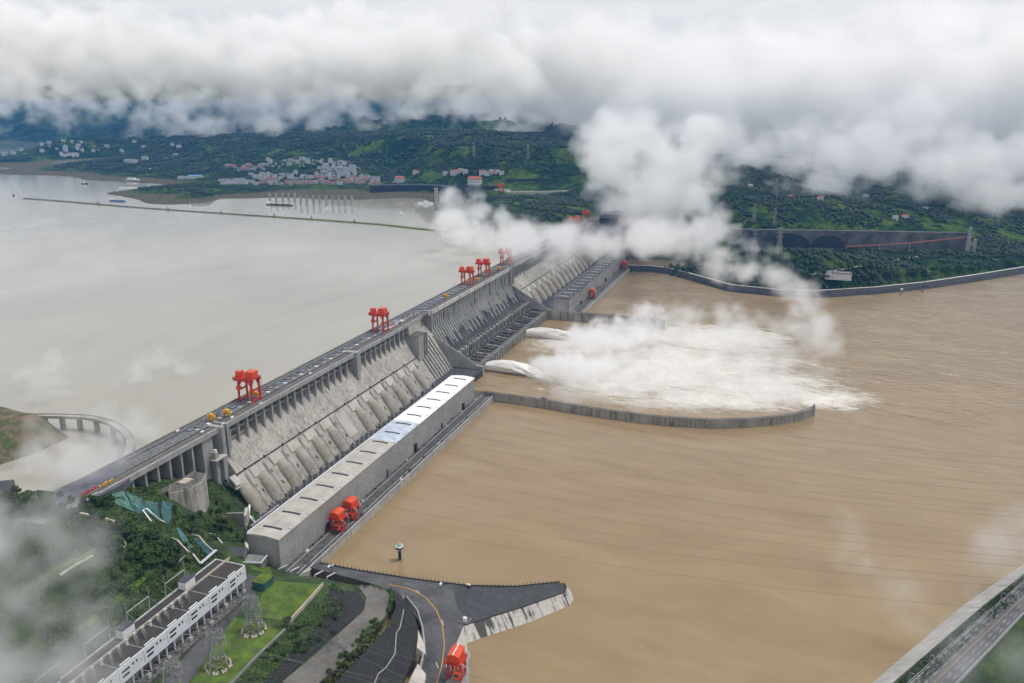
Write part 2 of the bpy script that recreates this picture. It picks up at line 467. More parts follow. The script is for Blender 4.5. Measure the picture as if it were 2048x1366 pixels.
# ------------------------------------------------------------------ water
def river_mat():
    m, nt, nd, lk, b = newmat('river_water')
    p = wpos(nt)
    n1 = noise(nt, mapped(nt, p, (0.6, 1.4, 1)), 0.012, 5, 0.6, 0.6)
    r = ramp(nt, [(0.3, (0.244, 0.170, 0.088)), (0.7, (0.302, 0.220, 0.123))]); lk.new(n1, r.inputs[0])
    # churned white water below the outlets: a real foam cover, densest in the middle of the basin
    sp = nd.new('ShaderNodeSeparateXYZ'); lk.new(p, sp.inputs[0])
    def ell(cx, cy, rx, ry, ang):
        a = R(ang)
        dx = math_(nt, 'SUBTRACT', sp.outputs['X'], cx); dy = math_(nt, 'SUBTRACT', sp.outputs['Y'], cy)
        u = math_(nt, 'ADD', math_(nt, 'MULTIPLY', dx, math.cos(a) / rx), math_(nt, 'MULTIPLY', dy, math.sin(a) / rx))
        v = math_(nt, 'ADD', math_(nt, 'MULTIPLY', dx, -math.sin(a) / ry), math_(nt, 'MULTIPLY', dy, math.cos(a) / ry))
        return math_(nt, 'SQRT', math_(nt, 'ADD', math_(nt, 'MULTIPLY', u, u), math_(nt, 'MULTIPLY', v, v)))
    d = None
    for e in FOAM:
        x = ell(*e)
        d = x if d is None else math_(nt, 'SMOOTH_MIN', d, x, 0.25)
    big = noise(nt, mapped(nt, p, (0.55, 1.2, 1)), 0.017, 8, 0.7, 1.2)
    fine = noise(nt, mapped(nt, p, (0.6, 1.1, 1)), 0.09, 7, 0.72, 1.0)
    s = math_(nt, 'ADD', math_(nt, 'SUBTRACT', 1.15, d), math_(nt, 'MULTIPLY', math_(nt, 'SUBTRACT', big, 0.5), 1.9))
    s = math_(nt, 'ADD', s, math_(nt, 'MULTIPLY', math_(nt, 'SUBTRACT', fine, 0.5), 1.3))
    fm = ramp(nt, [(0.0, 0.0), (0.30, 0.35), (0.55, 0.72), (0.95, 0.96)]); lk.new(s, fm.inputs[0])
    # lighter and darker current lines drawn out along the flow
    cl = noise(nt, mapped(nt, mapped(nt, p, (1, 1, 1), 0.25), (0.22, 1.0, 1)), 0.028, 7, 0.62, 1.6)
    rcl = ramp(nt, [(0.36, (0.88, 0.875, 0.865)), (0.5, (1, 1, 1)), (0.66, (1.11, 1.12, 1.14))]); lk.new(cl, rcl.inputs[0])
    # loose foam streaks downstream, strengthened with distance to paint in far sky reflection
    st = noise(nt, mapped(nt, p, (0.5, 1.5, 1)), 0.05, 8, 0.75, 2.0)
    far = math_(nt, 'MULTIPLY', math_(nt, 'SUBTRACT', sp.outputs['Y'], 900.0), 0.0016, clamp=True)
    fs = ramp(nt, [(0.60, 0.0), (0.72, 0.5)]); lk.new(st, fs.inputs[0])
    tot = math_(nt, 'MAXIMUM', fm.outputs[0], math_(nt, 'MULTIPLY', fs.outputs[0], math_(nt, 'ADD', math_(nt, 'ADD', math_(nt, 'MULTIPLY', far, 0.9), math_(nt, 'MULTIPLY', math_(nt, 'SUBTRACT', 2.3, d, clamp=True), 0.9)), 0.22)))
    fc = ramp(nt, [(0.3, (0.56, 0.50, 0.42)), (0.65, (0.80, 0.78, 0.73))]); lk.new(fine, fc.inputs[0])
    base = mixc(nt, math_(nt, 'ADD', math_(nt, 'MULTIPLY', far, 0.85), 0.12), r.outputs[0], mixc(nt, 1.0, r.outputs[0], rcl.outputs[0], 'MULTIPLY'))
    lk.new(mixc(nt, tot, base, fc.outputs[0]), b.inputs['Base Color'])
    rr = math_(nt, 'ADD', math_(nt, 'MULTIPLY', tot, 0.5), 0.10); lk.new(rr, b.inputs['Roughness'])
    b.inputs['IOR'].default_value = 1.33
    # waves
    w1 = noise(nt, mapped(nt, p, (0.8, 1.7, 1)), 0.06, 4, 0.6, 0.8)
    w2 = noise(nt, mapped(nt, p, (0.8, 1.6, 1)), 0.012, 3, 0.5, 0.5)
    h = math_(nt, 'ADD', math_(nt, 'MULTIPLY', w1, math_(nt, 'ADD', math_(nt, 'MULTIPLY', far, 3.2), 0.35)), math_(nt, 'MULTIPLY', w2, 1.2))
    h = math_(nt, 'ADD', h, math_(nt, 'MULTIPLY', math_(nt, 'MULTIPLY', fine, tot), 4.0))
    bp = nd.new('ShaderNodeBump'); bp.inputs['Strength'].default_value = 0.55; bp.inputs['Distance'].default_value = 1.0
    lk.new(h, bp.inputs['Height']); lk.new(bp.outputs[0], b.inputs['Normal'])
    return m


def lake_mat():
    m, nt, nd, lk, b = newmat('lake_water')
    p = wpos(nt)
    n1 = noise(nt, mapped(nt, p, (1.0, 0.5, 1)), 0.0025, 5, 0.6, 1.0)
    r = ramp(nt, [(0.3, (0.29, 0.275, 0.225)), (0.7, (0.37, 0.345, 0.285))]); lk.new(n1, r.inputs[0])
    lk.new(r.outputs[0], b.inputs['Base Color'])
    b.inputs['Roughness'].default_value = 0.07; b.inputs['IOR'].default_value = 1.33
    w1 = noise(nt, mapped(nt, p, (1, 1.5, 1)), 0.05, 4, 0.6, 0.5)
    w2 = noise(nt, p, 0.006, 3)
    bp = nd.new('ShaderNodeBump'); bp.inputs['Strength'].default_value = 0.07; bp.inputs['Distance'].default_value = 1.0
    lk.new(math_(nt, 'ADD', math_(nt, 'MULTIPLY', w1, 0.8), math_(nt, 'MULTIPLY', w2, 3.0)), bp.inputs['Height']); lk.new(bp.outputs[0], b.inputs['Normal'])
    return m


ZL, ZR = 157.0, 66.0
def _foam(px, py, hx, hy, tilt=0):
    """churned zone centred under a photo position, half sizes in photo pixels turned into metres"""
    c = at(px, py, ZR); u = at(px + hx, py, ZR) - c; v = (at(px, py - hy, ZR) - at(px, py + hy, ZR)).length / 2
    return (c.x, c.y, u.length, v, math.degrees(math.atan2(u.y, u.x)) + tilt)
FOAM = [_foam(1360, 735, 250, 62), _foam(1500, 772, 180, 38), _foam(1180, 738, 100, 40), _foam(1180, 688, 110, 24), _foam(1420, 675, 170, 30), _foam(1640, 796, 110, 22), _foam(1260, 772, 150, 26), _foam(1420, 800, 190, 20)]
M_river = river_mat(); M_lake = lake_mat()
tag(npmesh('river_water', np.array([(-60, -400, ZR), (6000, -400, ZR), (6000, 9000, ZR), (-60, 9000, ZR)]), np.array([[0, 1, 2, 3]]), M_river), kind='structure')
tag(npmesh('lake_water', np.array([(-16000, -400, ZL), (-30, -400, ZL), (-30, 14000, ZL), (-16000, 14000, ZL)]), np.array([[0, 1, 2, 3]]), M_lake), kind='structure')
# ------------------------------------------------------------------ the dam
Y_AB, YP0, YP1, YB0, YB1, YS0, YS1, Y_END = 535.0, 752.0, 1082.0, 1277.0, 1310.0, 1372.0, 1842.0, 2870.0
SL = 0.72


def face_x(z): return SL * (148.0 - z)


dam = thing('gravity_dam', 'long grey concrete dam with a crest road between calm lake and brown river', 'dam', (0, YP0, 66))

# bodies
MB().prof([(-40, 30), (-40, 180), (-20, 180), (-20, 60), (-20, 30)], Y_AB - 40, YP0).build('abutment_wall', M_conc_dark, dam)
pow_prof = [(-40, 30), (-40, 180), (-21, 180), (-21, 148 + 21 / SL), (60, 148 - 60 / SL), (60, 30)]
MB().prof(pow_prof, YP0, YS0).build('sloping_face', M_conc_face, dam)
MB().prof(pow_prof, YS1, 2600).build('sloping_face', M_conc_face, dam)
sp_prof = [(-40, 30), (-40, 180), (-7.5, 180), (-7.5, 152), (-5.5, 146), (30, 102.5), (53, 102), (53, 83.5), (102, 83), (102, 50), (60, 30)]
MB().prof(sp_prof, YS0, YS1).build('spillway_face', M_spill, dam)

MB().prof([(-40, 30), (-40, 180), (2, 180), (2, 140), (20, 100), (20, 30)], 2600, Y_END).build('abutment_wall', M_conc_grey, dam)
for i in range(9):
    MB().box(2.1, 5, 2615 + 28 * i, 2621 + 28 * i, 110, 180.1).build('bay_column', M_conc_col, dam)
# crest
MB().box(-42, 0.2, Y_AB - 40, Y_END, 180.2, 184.4).build('crest_deck', M_crestdeck, dam)
MB().box(0.2, 2.2, Y_AB - 10, YS0 - 40, 179.2, 185.6).build('crest_fascia', M_conc_col, dam)
MB().box(0.2, 2.4, YS0 - 8, YS1 + 6, 177.6, 185.6).build('crest_fascia', M_fin, dam)
MB().box(0.2, 2.2, YS1 + 6, Y_END, 179.2, 185.6).build('crest_fascia', M_conc_col, dam)
MB().box(-11.5, -1.2, Y_AB - 40, Y_END, 184.4, 184.75).build('crest_road', M_crestroad, dam)
MB().box(-1.0, 0.2, Y_AB - 10, Y_END, 184.4, 185.3).build('kerb', M_conc_dark, dam)
MB().box(-12.6, -11.5, Y_AB + 60, Y_END, 184.4, 185.2).build('kerb', M_black, dam)
MB().box(-6.9, -6.2, Y_AB + 20, Y_END, 184.75, 184.9).build('rail', M_black, dam)
MB().box(-3.4, -2.9, Y_AB + 20, Y_END, 184.75, 184.9).build('rail', M_black, dam)
MB().box(-14.4, -13.2, Y_AB + 140, Y_END, 184.4, 184.7).build('rail', M_black, dam)
MB().box(-33.6, -32.2, Y_AB + 100, Y_END, 184.4, 184.8).build('rail', M_black, dam)
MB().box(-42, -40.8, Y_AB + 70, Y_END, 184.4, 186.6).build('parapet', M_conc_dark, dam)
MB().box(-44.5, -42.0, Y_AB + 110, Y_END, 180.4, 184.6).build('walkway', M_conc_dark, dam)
# hatch covers / slot frames, one row per bay
k = 0
y = YP0 - 20
while y < 1360:
    MB().box(-22, -16.5, y, y + 4.5, 184.4, 185.5).build('hatch_cover', M_hatch if k % 2 else M_cover, dam)
    b = MB()
    b.box(-31, -24.5, y - 5, y + 6, 184.4, 185.3)
    b.box(-31, -23.5, y + 7.2, y + 9.2, 184.4, 186.1)
    b.build('gate_slot', M_crestdeck if k % 3 else M_blue_gear, dam)
    k += 1
    y += 20.5
for i in range(40):
    y = YS0 + 8 + i * 11.5
    b = MB()
    b.box(-30, -21, y, y + 3.4 + 2 * random.random(), 184.4, 186.2 + random.random())
    b.box(-20.5, -15.5, y + 2, y + 6, 184.4, 185.6 + random.random())
    b.build('gate_hoist', M_cover if i % 2 else M_blue_gear, dam)
for i in range(26):
    y = YS1 + 30 + i * 25
    MB().box(-24, -15, y, y + 7, 184.4, 185.8).build('hatch_cover', M_cover if i % 2 else M_blue_gear, dam)

# bay columns (power sections)
def column(y, z0=None, x1=0.0, w=2.8):
    pts = [(-21.2, 180.2), (x1, 180.2), (x1, 147 if z0 is None else z0), (-21.2, 176 if z0 is None else z0)]
    MB().prof(pts, y - w / 2, y + w / 2).build('bay_column', M_conc_col, dam)


cols = []
y = YP0 + 17.2
while y < YP1 - 8: cols.append(y); y += 18.0
y = YP1 + 18
while y < YB0 - 10: cols.append(y); y += 17.6
for y in cols: column(y)
y = YS1 + 36
while y < 2575: column(y); y += 18.5
for a, b_ in ((YP0 + 9, YP1 - 5), (YP1 + 5, YB0 - 48), (YS1 + 24, 2575)):
    MB().box(-6, -3.6, a, b_, 168.2, 170.8).build('bay_beam', M_conc_grey, dam)
MB().box(-6.2, -3.8, YP0 + 9, YP0 + 55, 158.2, 160.8).build('bay_beam', M_conc_grey, dam)
# back wall of the bays, darker
# near abutment columns
for i in range(9):
    y = Y_AB + 36 + i * 18.6
    MB().box(-20.2, 0, y - 1.4, y + 1.4, 104, 180.2).build('bay_column', M_conc_grey, dam)
MB().box(-12.4, 0.1, YP0 - 34, YP0 - 16, 95, 180.2).build('blank_wall', M_conc_grey, dam)
MB().box(0.2, 2.6, Y_AB + 18, Y_AB + 26, 172, 187.2).build('pilaster', M_conc_grey, dam)
# piers at section joints
for y0, w, x1, zb in ((YP0 - 6, 6, 7, 104), (YP0 + 5.5, 3, 5.5, 112), (YP1 - 4, 8.5, 7, 128), (YS0 - 3, 5, 5, 120), (YS1 - 2, 7, 6, 100), (YS1 + 17, 4, 6, 120)):
    MB().box(-14.6, x1, y0, y0 + w, zb, 186.8).build('joint_pier', M_conc_grey, dam)
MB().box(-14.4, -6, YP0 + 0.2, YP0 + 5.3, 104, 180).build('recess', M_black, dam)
# blank block before the spillway, and the tower standing on the slope
MB().box(-14.3, 1.2, YB0, YB1 + 18, 128, 180.3).build('blank_wall', M_conc_panel, dam)
b = MB()
b.box(-10, 24, YB0 - 6, YB0 + 12, 104, 161)
b.box(-10, 13, YB0 + 12, YB0 + 32, 104, 160.6)
b.build('elevator_tower', M_conc_grey, dam)
MB().box(13.2, 24, YB0 + 12.2, YB0 + 14.4, 108, 161).build('tower_fin', M_conc_col, dam)
MB().box(13.2, 24, YB0 + 21, YB0 + 23.2, 108, 161).build('tower_fin', M_conc_col, dam)
MB().box(13.2, 24, YB0 + 30, YB0 + 32.2, 108, 161).build('tower_fin', M_conc_col, dam)
MB().box(-9, 23, YB0 - 5, YB0 + 31, 161.2, 162.2).build('tower_roof', M_rough, dam)
for k in range(7):
    y = YB0 + 8 + k * 11
    MB().beam((6, y, 148 - 6 / SL + 1.6), (52, y, 148 - 52 / SL + 1.6), 1.6, 2.6).build('slope_rib', M_conc_dark, dam)

# gallery line, vents
def strip(y0, y1, z, w, th, name, mat):
    x = face_x(z)
    d = Vector((0.584, 0, -0.811)); n = Vector((0.811, 0, 0.584))
    c = Vector((x, 0, z))
    pts = [c - d * w / 2, c + d * w / 2, c + d * w / 2 + n * th, c - d * w / 2 + n * th]
    return MB().prof([(p.x, p.z) for p in pts], y0, y1).build(name, mat, dam)


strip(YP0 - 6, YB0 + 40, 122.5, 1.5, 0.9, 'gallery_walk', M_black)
strip(YS1 + 18, 2575, 122.5, 1.5, 0.9, 'gallery_walk', M_black)


def penstock(yc, w=10.0, h=9.4, z0=111.5, z1=74.0):
    L = (z0 - z1) / 0.811
    d = Vector((0.584, 0, -0.811)); n = Vector((0.811, 0, 0.584)); yv = Vector((0, 1, 0))
    c0 = Vector((face_x(z0), yc, z0))
    P = []
    ss = [0, .3, 1, 2.2, 4, 6.5, 10, 14, 20, 28, 36, L]
    for s in ss:
        k = math.sqrt(max(0.0, 1 - (1 - s / 15) ** 2)) if s < 15 else 1.0
        bulge = 1 - 0.12 * max(0, (s - 25) / 20)
        row = []
        for j in range(15):
            a = math.pi * j / 14
            row.append(c0 + d * s + yv * (w * math.cos(a) * (0.25 + .75 * k)) + n * (h * math.sin(a) * k * bulge - 0.3))
        P.append(row)
    MB().grid(P).build('penstock', M_conc_pen, dam, smooth=True)


def slab(yc, dy0, dy1, z0, z1, th, name='raised_panel', mat=None):
    d = Vector((0.584, 0, -0.811)); n = Vector((0.811, 0, 0.584))
    a = Vector((face_x(z0), 0, z0)); b = Vector((face_x(z1), 0, z1))
    pts = [a - n, b - n, b + n * th, a + n * th]
    MB().prof([(p.x, p.z) for p in pts], yc + dy0, yc + dy1).build(name, mat or M_conc_panel, dam)


PEN = [746 + 41 * i for i in range(6)] + [746 + 41 * i for i in range(7, 13)]
for i, y in enumerate(PEN):
    if i == 0: y += 4
    penstock(y)
    slab(y, -14, 9, 120.5, 109.5, 1.7)
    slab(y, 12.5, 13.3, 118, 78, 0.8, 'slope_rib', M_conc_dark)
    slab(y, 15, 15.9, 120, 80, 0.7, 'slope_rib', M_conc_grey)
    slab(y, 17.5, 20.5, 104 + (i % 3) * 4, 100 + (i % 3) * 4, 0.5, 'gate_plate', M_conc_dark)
    slab(y, 22.5, 24.5, 96 - (i % 2) * 5, 92 - (i % 2) * 5, 0.6, 'gate_plate', M_black)
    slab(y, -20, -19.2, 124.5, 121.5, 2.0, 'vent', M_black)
slab(746 + 41 * 6, -14, 10, 118, 84, 1.2)
PENF = [YS1 + 40 + 46 * i for i in range(14)]
for i, y in enumerate(PENF):
    penstock(y)
    slab(y, -14, 9, 120.5, 109.5, 1.7)
    slab(y, 14, 16, 120, 80, 0.8, 'slope_rib', M_conc_dark)

# spillway fins
for i in range(44):
    y = YS0 + 9 + i * (YS1 - YS0 - 14) / 43.5
    zl = 106.5 if i % 2 == 0 else (118 if i % 4 == 1 else 127) + 4 * math.sin(i * 2.3)
    if i % 7 == 3: zl = 125
    xl = lambda z: -0.2 + SL * (149 - z) * (1 - 0.06)
    pts = [(-7.8, 178), (0, 178), (0, 152), (1.4, 147.5), (xl(zl), zl), (xl(zl) - 5.6, zl), (-7.8, 147)]
    MB().prof(pts, y - 1.0, y + 1.0).build('spillway_fin', M_fin, dam)
for i in range(23):
    y = YS0 + 10 + i * 20.1
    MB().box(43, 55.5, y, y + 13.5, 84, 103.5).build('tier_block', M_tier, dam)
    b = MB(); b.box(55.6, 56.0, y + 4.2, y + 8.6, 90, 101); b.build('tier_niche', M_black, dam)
    MB().box(44 + 3 * random.random(), 50, y + 2, y + 10, 103.6, 105 + 1.5 * random.random()).build('gate_frame', M_rough, dam)
    b = MB(); h = 86.5 + 2.5 * random.random()
    b.box(66, 78, y + 3, y + 9, 83.2, h); b.box(80, 96, y + 4, y + 7, 83.2, 85.5 + random.random())
    b.build('gate_machinery', M_rough if i % 3 else M_tier, dam)
for i in range(46):
    y = YS0 + 8 + i * 10.05
    MB().box(94, 105, y, y + 5.2, 50, 85.0).build('outlet_pier', M_tier, dam)
# sloping end walls of the spillway
for y0, w in ((YS0 - 7, 6.5), (YS1 + 0.5, 6)):
    MB().prof([(0, 138), (6, 138), (98, 87), (113, 85.5), (113, 50), (0, 50)], y0, y0 + w).build('end_wall', M_conc_grey, dam)
    MB().beam((6, y0 + 1, 138.8), (98, y0 + 1, 87.8), 1.0, 1.4).build('stair_wall', M_conc_dark, dam)
    MB().beam((6, y0 + w - .7, 138.8), (98, y0 + w - .7, 87.8), 1.0, 1.4).build('stair_wall', M_conc_col, dam)

# ------------------------------------------------------------------ powerhouses
def powerhouse(nm, label, Y0, Y1, z_deck, segs, nsky, skymat, yap):
    ph = thing(nm, label, 'power station', (131, Y0, z_deck))
    MB().box(111, 152, Y0, Y1, 55, 113.2).build('wall', M_pwall, ph)
    arc = [(110.4 + 42.2 * i / 8, 113.3 + 2.0 * (1 - (2 * i / 8 - 1) ** 2)) for i in range(9)]
    for a, b_, m, lab in segs:
        r_ = MB().prof([(110.4, 112.6)] + arc + [(152.6, 112.6)], a, b_).build('roof', m, ph)
        if lab: r_['label'] = lab
    arcp = lambda x: 113.3 + 2.0 * (1 - (2 * (x - 110.4) / 42.2 - 1) ** 2)
    for i in range(nsky):
        y = Y0 + (Y1 - Y0) * (i + 0.5) / nsky
        top = [(120 + 24 * j / 6, arcp(120 + 24 * j / 6) + 0.7) for j in range(7)]
        bot = [(p[0], p[1] - 1.2) for p in top][::-1]
        MB().prof(top + bot, y - 1.35, y + 1.35).build('skylight', skymat, ph)
        MB().box(149, 151, y + 6, y + 8, 113, 115.2).build('roof_vent', M_hatch, ph)
    for k, f in enumerate((0.16, 0.43, 0.58, 0.75, 0.9)):
        y = Y0 + f * (Y1 - Y0)
        MB().box(152.1, 155, y, y + 6, 75, 84 + (k % 3) * 2).build('door_block', M_conc_dark if k % 2 else M_black, ph)
    MB().box(109.6, 110.4, Y0 + 2, Y1 - 2, 112.5, 114.4).build('parapet', M_white if nm == 'powerhouse' and nsky < 17 else M_conc_grey, ph)
    return ph


powerhouse('powerhouse', 'near long powerhouse hall with tan, silver and white roof along the dam toe', 647, 1223, 75,
           [(646.4, 925, M_roof_tan, 'tan concrete roof, near half'), (925.2, 1000, M_roof_blue, 'silver blue metal roof'), (1000.2, 1223.6, M_roof_white, 'bright white roof, far half')],
           16, M_glass, None)
powerhouse('powerhouse', 'far powerhouse hall with dark roof and pale skylights, beyond the spillway', 1857, 2548, 75,
           [(1856.4, 2548.6, M_roof_dark, None)], 17, M_hatch, None)

# decks on both sides of the halls
tag(MB().box(53, 110.6, 655, YS0 - 7.2, 50, 79).build('transformer_deck', M_tdeck), None, None, None, 'structure')
tag(MB().box(53, 110.6, YS1 + 6.6, 2600, 50, 79).build('transformer_deck', M_tdeck), None, None, None, 'structure')
tag(MB().prism([(152, 650), (178, 634), (178, 1262), (113, 1262), (113, 1223.4), (152, 1223.4)], 50, 75).build('tailrace_deck', M_deck), None, None, None, 'structure')
tag(MB().box(152, 178, 1848, 2560, 50, 75).build('tailrace_deck', M_deck), None, None, None, 'structure')
for (a, b_, lab) in ((640, 1262, 'pale jointed retaining wall between the near powerhouse deck and the brown river'), (1848, 2560, 'pale retaining wall below the far powerhouse with dark roof')):
    t = thing('tailrace_wall', lab, 'wall', (179, a, 66))
    MB().box(178, 179.4, a, b_, 50, 76.2).build('wall_panel', M_tailwall, t)
    MB().box(177.4, 180, a, b_, 76.2, 76.8).build('coping', M_conc_grey, t)
    for xr in (157.5, 171.0):
        tag(MB().box(xr, xr + .8, a + 8, b_ - 6, 75, 75.35).build('crane_rail', M_steel), None, None, None, 'structure')
    tag(MB().box(160.2, 168.4, a + 30, b_ - 20, 75, 75.25).build('deck_paving', M_deck), None, None, None, 'structure')
# clutter on the tailrace deck
for i in range(34):
    y = 690 + i * 16.5 + random.uniform(-4, 4)
    s = random.uniform(1.2, 3.2)
    b = MB(); x = random.choice((154.5, 156, 173.5, 175))
    b.box(x - s / 2, x + s / 2, y, y + s * 1.6, 75, 75.8 + random.random() * 1.6); b.box(x - s / 3, x + s / 4, y + .4, y + s, 75, 77 + random.random())
    tag(b.build('equipment_cabinet', M_rough if i % 4 else M_hatch), 'small weathered cabinet standing on the near powerhouse river deck', 'cabinet', 'cabinets on the near powerhouse deck')

# posts on the transformer deck
for i in range(38):
    y = 700 + i * 14.2
    b = MB(); b.beam((67, y, 79), (67, y, 90 + 3 * (i % 3)), 0.8); b.box(65.6, 68.4, y - .6, y + .6, 88, 88.8)
    tag(b.build('line_post', M_hatch), 'thin pale post in the row between the penstocks and the near powerhouse', 'post', 'posts behind the near powerhouse')
for i in range(12):
    y = PEN[i] + 6
    b = MB(); b.box(58, 65, y, y + 7, 79, 83.5); b.box(60, 64, y + 1.5, y + 5.5, 83.5, 86)
    for k in range(3): b.tube([(59.5 + 2.4 * k, y + 8, 79), (59.5 + 2.4 * k, y + 8, 87)], .5, 5)
    tag(b.build('transformer', M_conc_dark), 'dark transformer at the foot of the penstocks behind the near powerhouse', 'transformer', 'transformers behind the near powerhouse')

# ------------------------------------------------------------------ guide walls in the river
def guide_wall(label, px, ztop, w, mat):
    pts = [at(x, y, ztop) for x, y in px]
    # resample smooth
    P = []
    n = len(pts)
    for i in range(n - 1):
        p0 = pts[max(i - 1, 0)]; p1 = pts[i]; p2 = pts[i + 1]; p3 = pts[min(i + 2, n - 1)]
        for k in range(6):
            t = k / 6
            P.append(0.5 * ((2 * p1) + (p2 - p0) * t + (2 * p0 - 5 * p1 + 4 * p2 - p3) * t * t + (3 * p1 - p0 - 3 * p2 + p3) * t ** 3))
    P.append(pts[-1])
    L = []; Rr = []
    for i, p in enumerate(P):
        d = (P[min(i + 1, len(P) - 1)] - P[max(i - 1, 0)]); d.z = 0; d.normalize()
        nn = Vector((-d.y, d.x, 0)) * w / 2
        L.append(p + nn); Rr.append(p - nn)
    t = thing('guide_wall', label, 'wall', tuple(P[0] - Vector((0, 0, ztop - 66))))
    MB().ribbon(L, Rr, ztop - 50).build('wall_body', mat, t)
    for side, Q in (('a', L), ('b', Rr)):
        inn = [q + (p - q) * 0.16 for q, p in zip(Q, P)]
        MB().ribbon([(q.x, q.y, ztop + 1.1) for q in Q], [(q.x, q.y, ztop + 1.1) for q in inn], 1.08).build('railing', M_conc_dark, t)
    return t, P


gw, GP = guide_wall('long curved grey guide wall reaching into the river beside the white churned water', [(968, 783), (985, 786), (1070, 797), (1180, 815), (1300, 831), (1420, 839), (1520, 836), (1590, 827), (1628, 815)], 80.5, 5.5, M_wall_guide)
MB().box(GP[-1].x - 2.5, GP[-1].x + 2, GP[-1].y - 2, GP[-1].y + 2, 81, 85.5).build('end_light_base', M_conc_grey, gw)
MB().beam((GP[-1].x, GP[-1].y, 85.5), (GP[-1].x, GP[-1].y, 93), .6).build('end_light', M_white, gw)
MB().box(GP[13].x - 4, GP[13].x + 4, GP[13].y + 1, GP[13].y + 5, 81, 84.5).build('hut', M_conc_dark, gw)
gw2, GP2 = guide_wall('straight weathered guide wall between the spillway and the far powerhouse', [(1078, 619), (1130, 623), (1190, 628), (1262, 634), (1330, 642)], 88, 8, M_wall_guide)
# ------------------------------------------------------------------ near bank terrain
def rbf_fit(P, Z, smooth=0.0):
    P = np.asarray(P, float); Z = np.asarray(Z, float)
    n = len(P)
    d = np.linalg.norm(P[:, None] - P[None], axis=2) / 100
    K = np.where(d > 0, d * d * np.log(d + 1e-12), 0) + np.eye(n) * smooth
    A = np.zeros((n + 3, n + 3)); A[:n, :n] = K
    A[:n, n] = 1; A[:n, n + 1:] = P / 100; A[n, :n] = 1; A[n + 1:, :n] = P.T / 100
    c = np.linalg.solve(A, np.concatenate([Z, np.zeros(3)]))
    def f(x, y):
        x = np.asarray(x, float); y = np.asarray(y, float)
        sh = x.shape; q = np.stack([x.ravel(), y.ravel()], 1); out = np.empty(len(q))
        for a in range(0, len(q), 20000):
            qq = q[a:a + 20000]
            dd = np.linalg.norm(qq[:, None] - P[None], axis=2) / 100
            out[a:a + 20000] = np.where(dd > 0, dd * dd * np.log(dd + 1e-12), 0) @ c[:n] + c[n] + qq @ c[n + 1:] / 100
        return out.reshape(sh)
    return f


NC = []          # near control points (x, y, z)
def nc(*rows):
    for r_ in rows: NC.append(r_)
def ncp(*rows):
    for (px, py, z) in rows:
        p = at(px, py, z); NC.append((p.x, p.y, z))


# along the abutment: falls from the crest to the powerhouse
nc((3, 500, 184), (3, 540, 182), (4, 580, 177), (4, 620, 164), (4, 660, 150), (5, 700, 132), (6, 740, 114), (10, 765, 100))
nc((-30, 500, 184), (-30, 560, 180), (-45, 420, 188), (-70, 480, 192))
nc((-49, 526, 194), (-90, 500, 182), (-130, 520, 150), (-90, 570, 150), (-60, 580, 158), (-140, 400, 165), (-200, 420, 140), (-60, 300, 196), (-150, 300, 170))
nc((32, 540, 178), (32, 580, 166), (32, 620, 150), (32, 660, 132), (32, 700, 110), (34, 740, 88))
nc((62, 540, 158), (62, 580, 146), (60, 620, 128), (58, 660, 104), (58, 700, 84), (60, 740, 77), (90, 640, 96), (92, 668, 80), (92, 700, 77), (110, 640, 92), (128, 632, 89), (140, 618, 92))
nc((125, 400, 108), (125, 470, 108), (125, 540, 107), (125, 575, 106), (125, 330, 108), (100, 330, 122), (100, 400, 122), (100, 470, 122), (98, 540, 120), (96, 585, 114))
nc((66, 330, 146), (66, 400, 146), (66, 470, 148), (40, 330, 164), (40, 400, 164), (40, 470, 168), (0, 330, 182), (0, 400, 184), (5, 450, 184))
# switchyard terrace
for y in (330, 390, 450, 510, 560): nc((150, y, 104), (175, y, 103), (200, y, 103), (222, y, 103))
nc((170, 590, 103), (195, 605, 102), (215, 610, 101), (150, 600, 100), (236, 560, 100), (236, 500, 100), (236, 440, 101), (236, 380, 101))
# along the upper road and the dark slopes
UR = [(598, 1127, 77.5), (640, 1136, 79), (690, 1149, 81), (735, 1168, 83.5), (757, 1195, 86), (748, 1228, 88.5), (705, 1272, 91.5), (645, 1328, 94.5), (585, 1380, 97), (500, 1460, 100)]
ncp(*UR)
URW = [(p[0] + dx, p[1] + dy, p[2]) for p, dx, dy in zip(UR[3:], (10, 26, 26, 24, 24, 24, 24), (-8, 0, 12, 16, 16, 16, 16))]
ncp(*URW)
URI = [(p[0] + dx, p[1] + dy, p[2]) for p, dx, dy in zip(UR[3:], (-16, -26, -24, -24, -24, -24, -24), (10, -4, -14, -16, -16, -16, -16))]
ncp(*URI)
LR = [(640, 1128, 76), (700, 1142, 76), (760, 1160, 75.4), (800, 1185, 75), (826, 1215, 75), (842, 1245, 75), (850, 1280, 75), (838, 1330, 75), (830, 1380, 75), (815, 1450, 75)]
ncp(*LR)
nc((330, 480, 74), (350, 560, 72), (380, 640, 72), (300, 700, 72), (240, 700, 72), (200, 660, 74), (165, 640, 76), (420, 700, 70), (330, 400, 74))
near_z0 = rbf_fit([(a, b) for a, b, c in NC], [c for a, b, c in NC], 0.004)


def near_z(x, y):
    x = np.asarray(x, float); y = np.asarray(y, float)
    z = near_z0(x, y)
    hill = np.clip((112 - x) / 30, 0, 1)
    z = z + hill * (fbm(x / 16, y / 16, 4, 3) * 5.5 + fbm(x / 60, y / 60, 3, 9) * 9 * np.clip((30 - x) / 60 + 1, 0.2, 1))
    return z


GX = np.arange(-330, 300, 3.0); GY = np.arange(240, 756, 3.0)
xx, yy = np.meshgrid(GX, GY, indexing='ij')
zz_ = near_z(xx, yy)
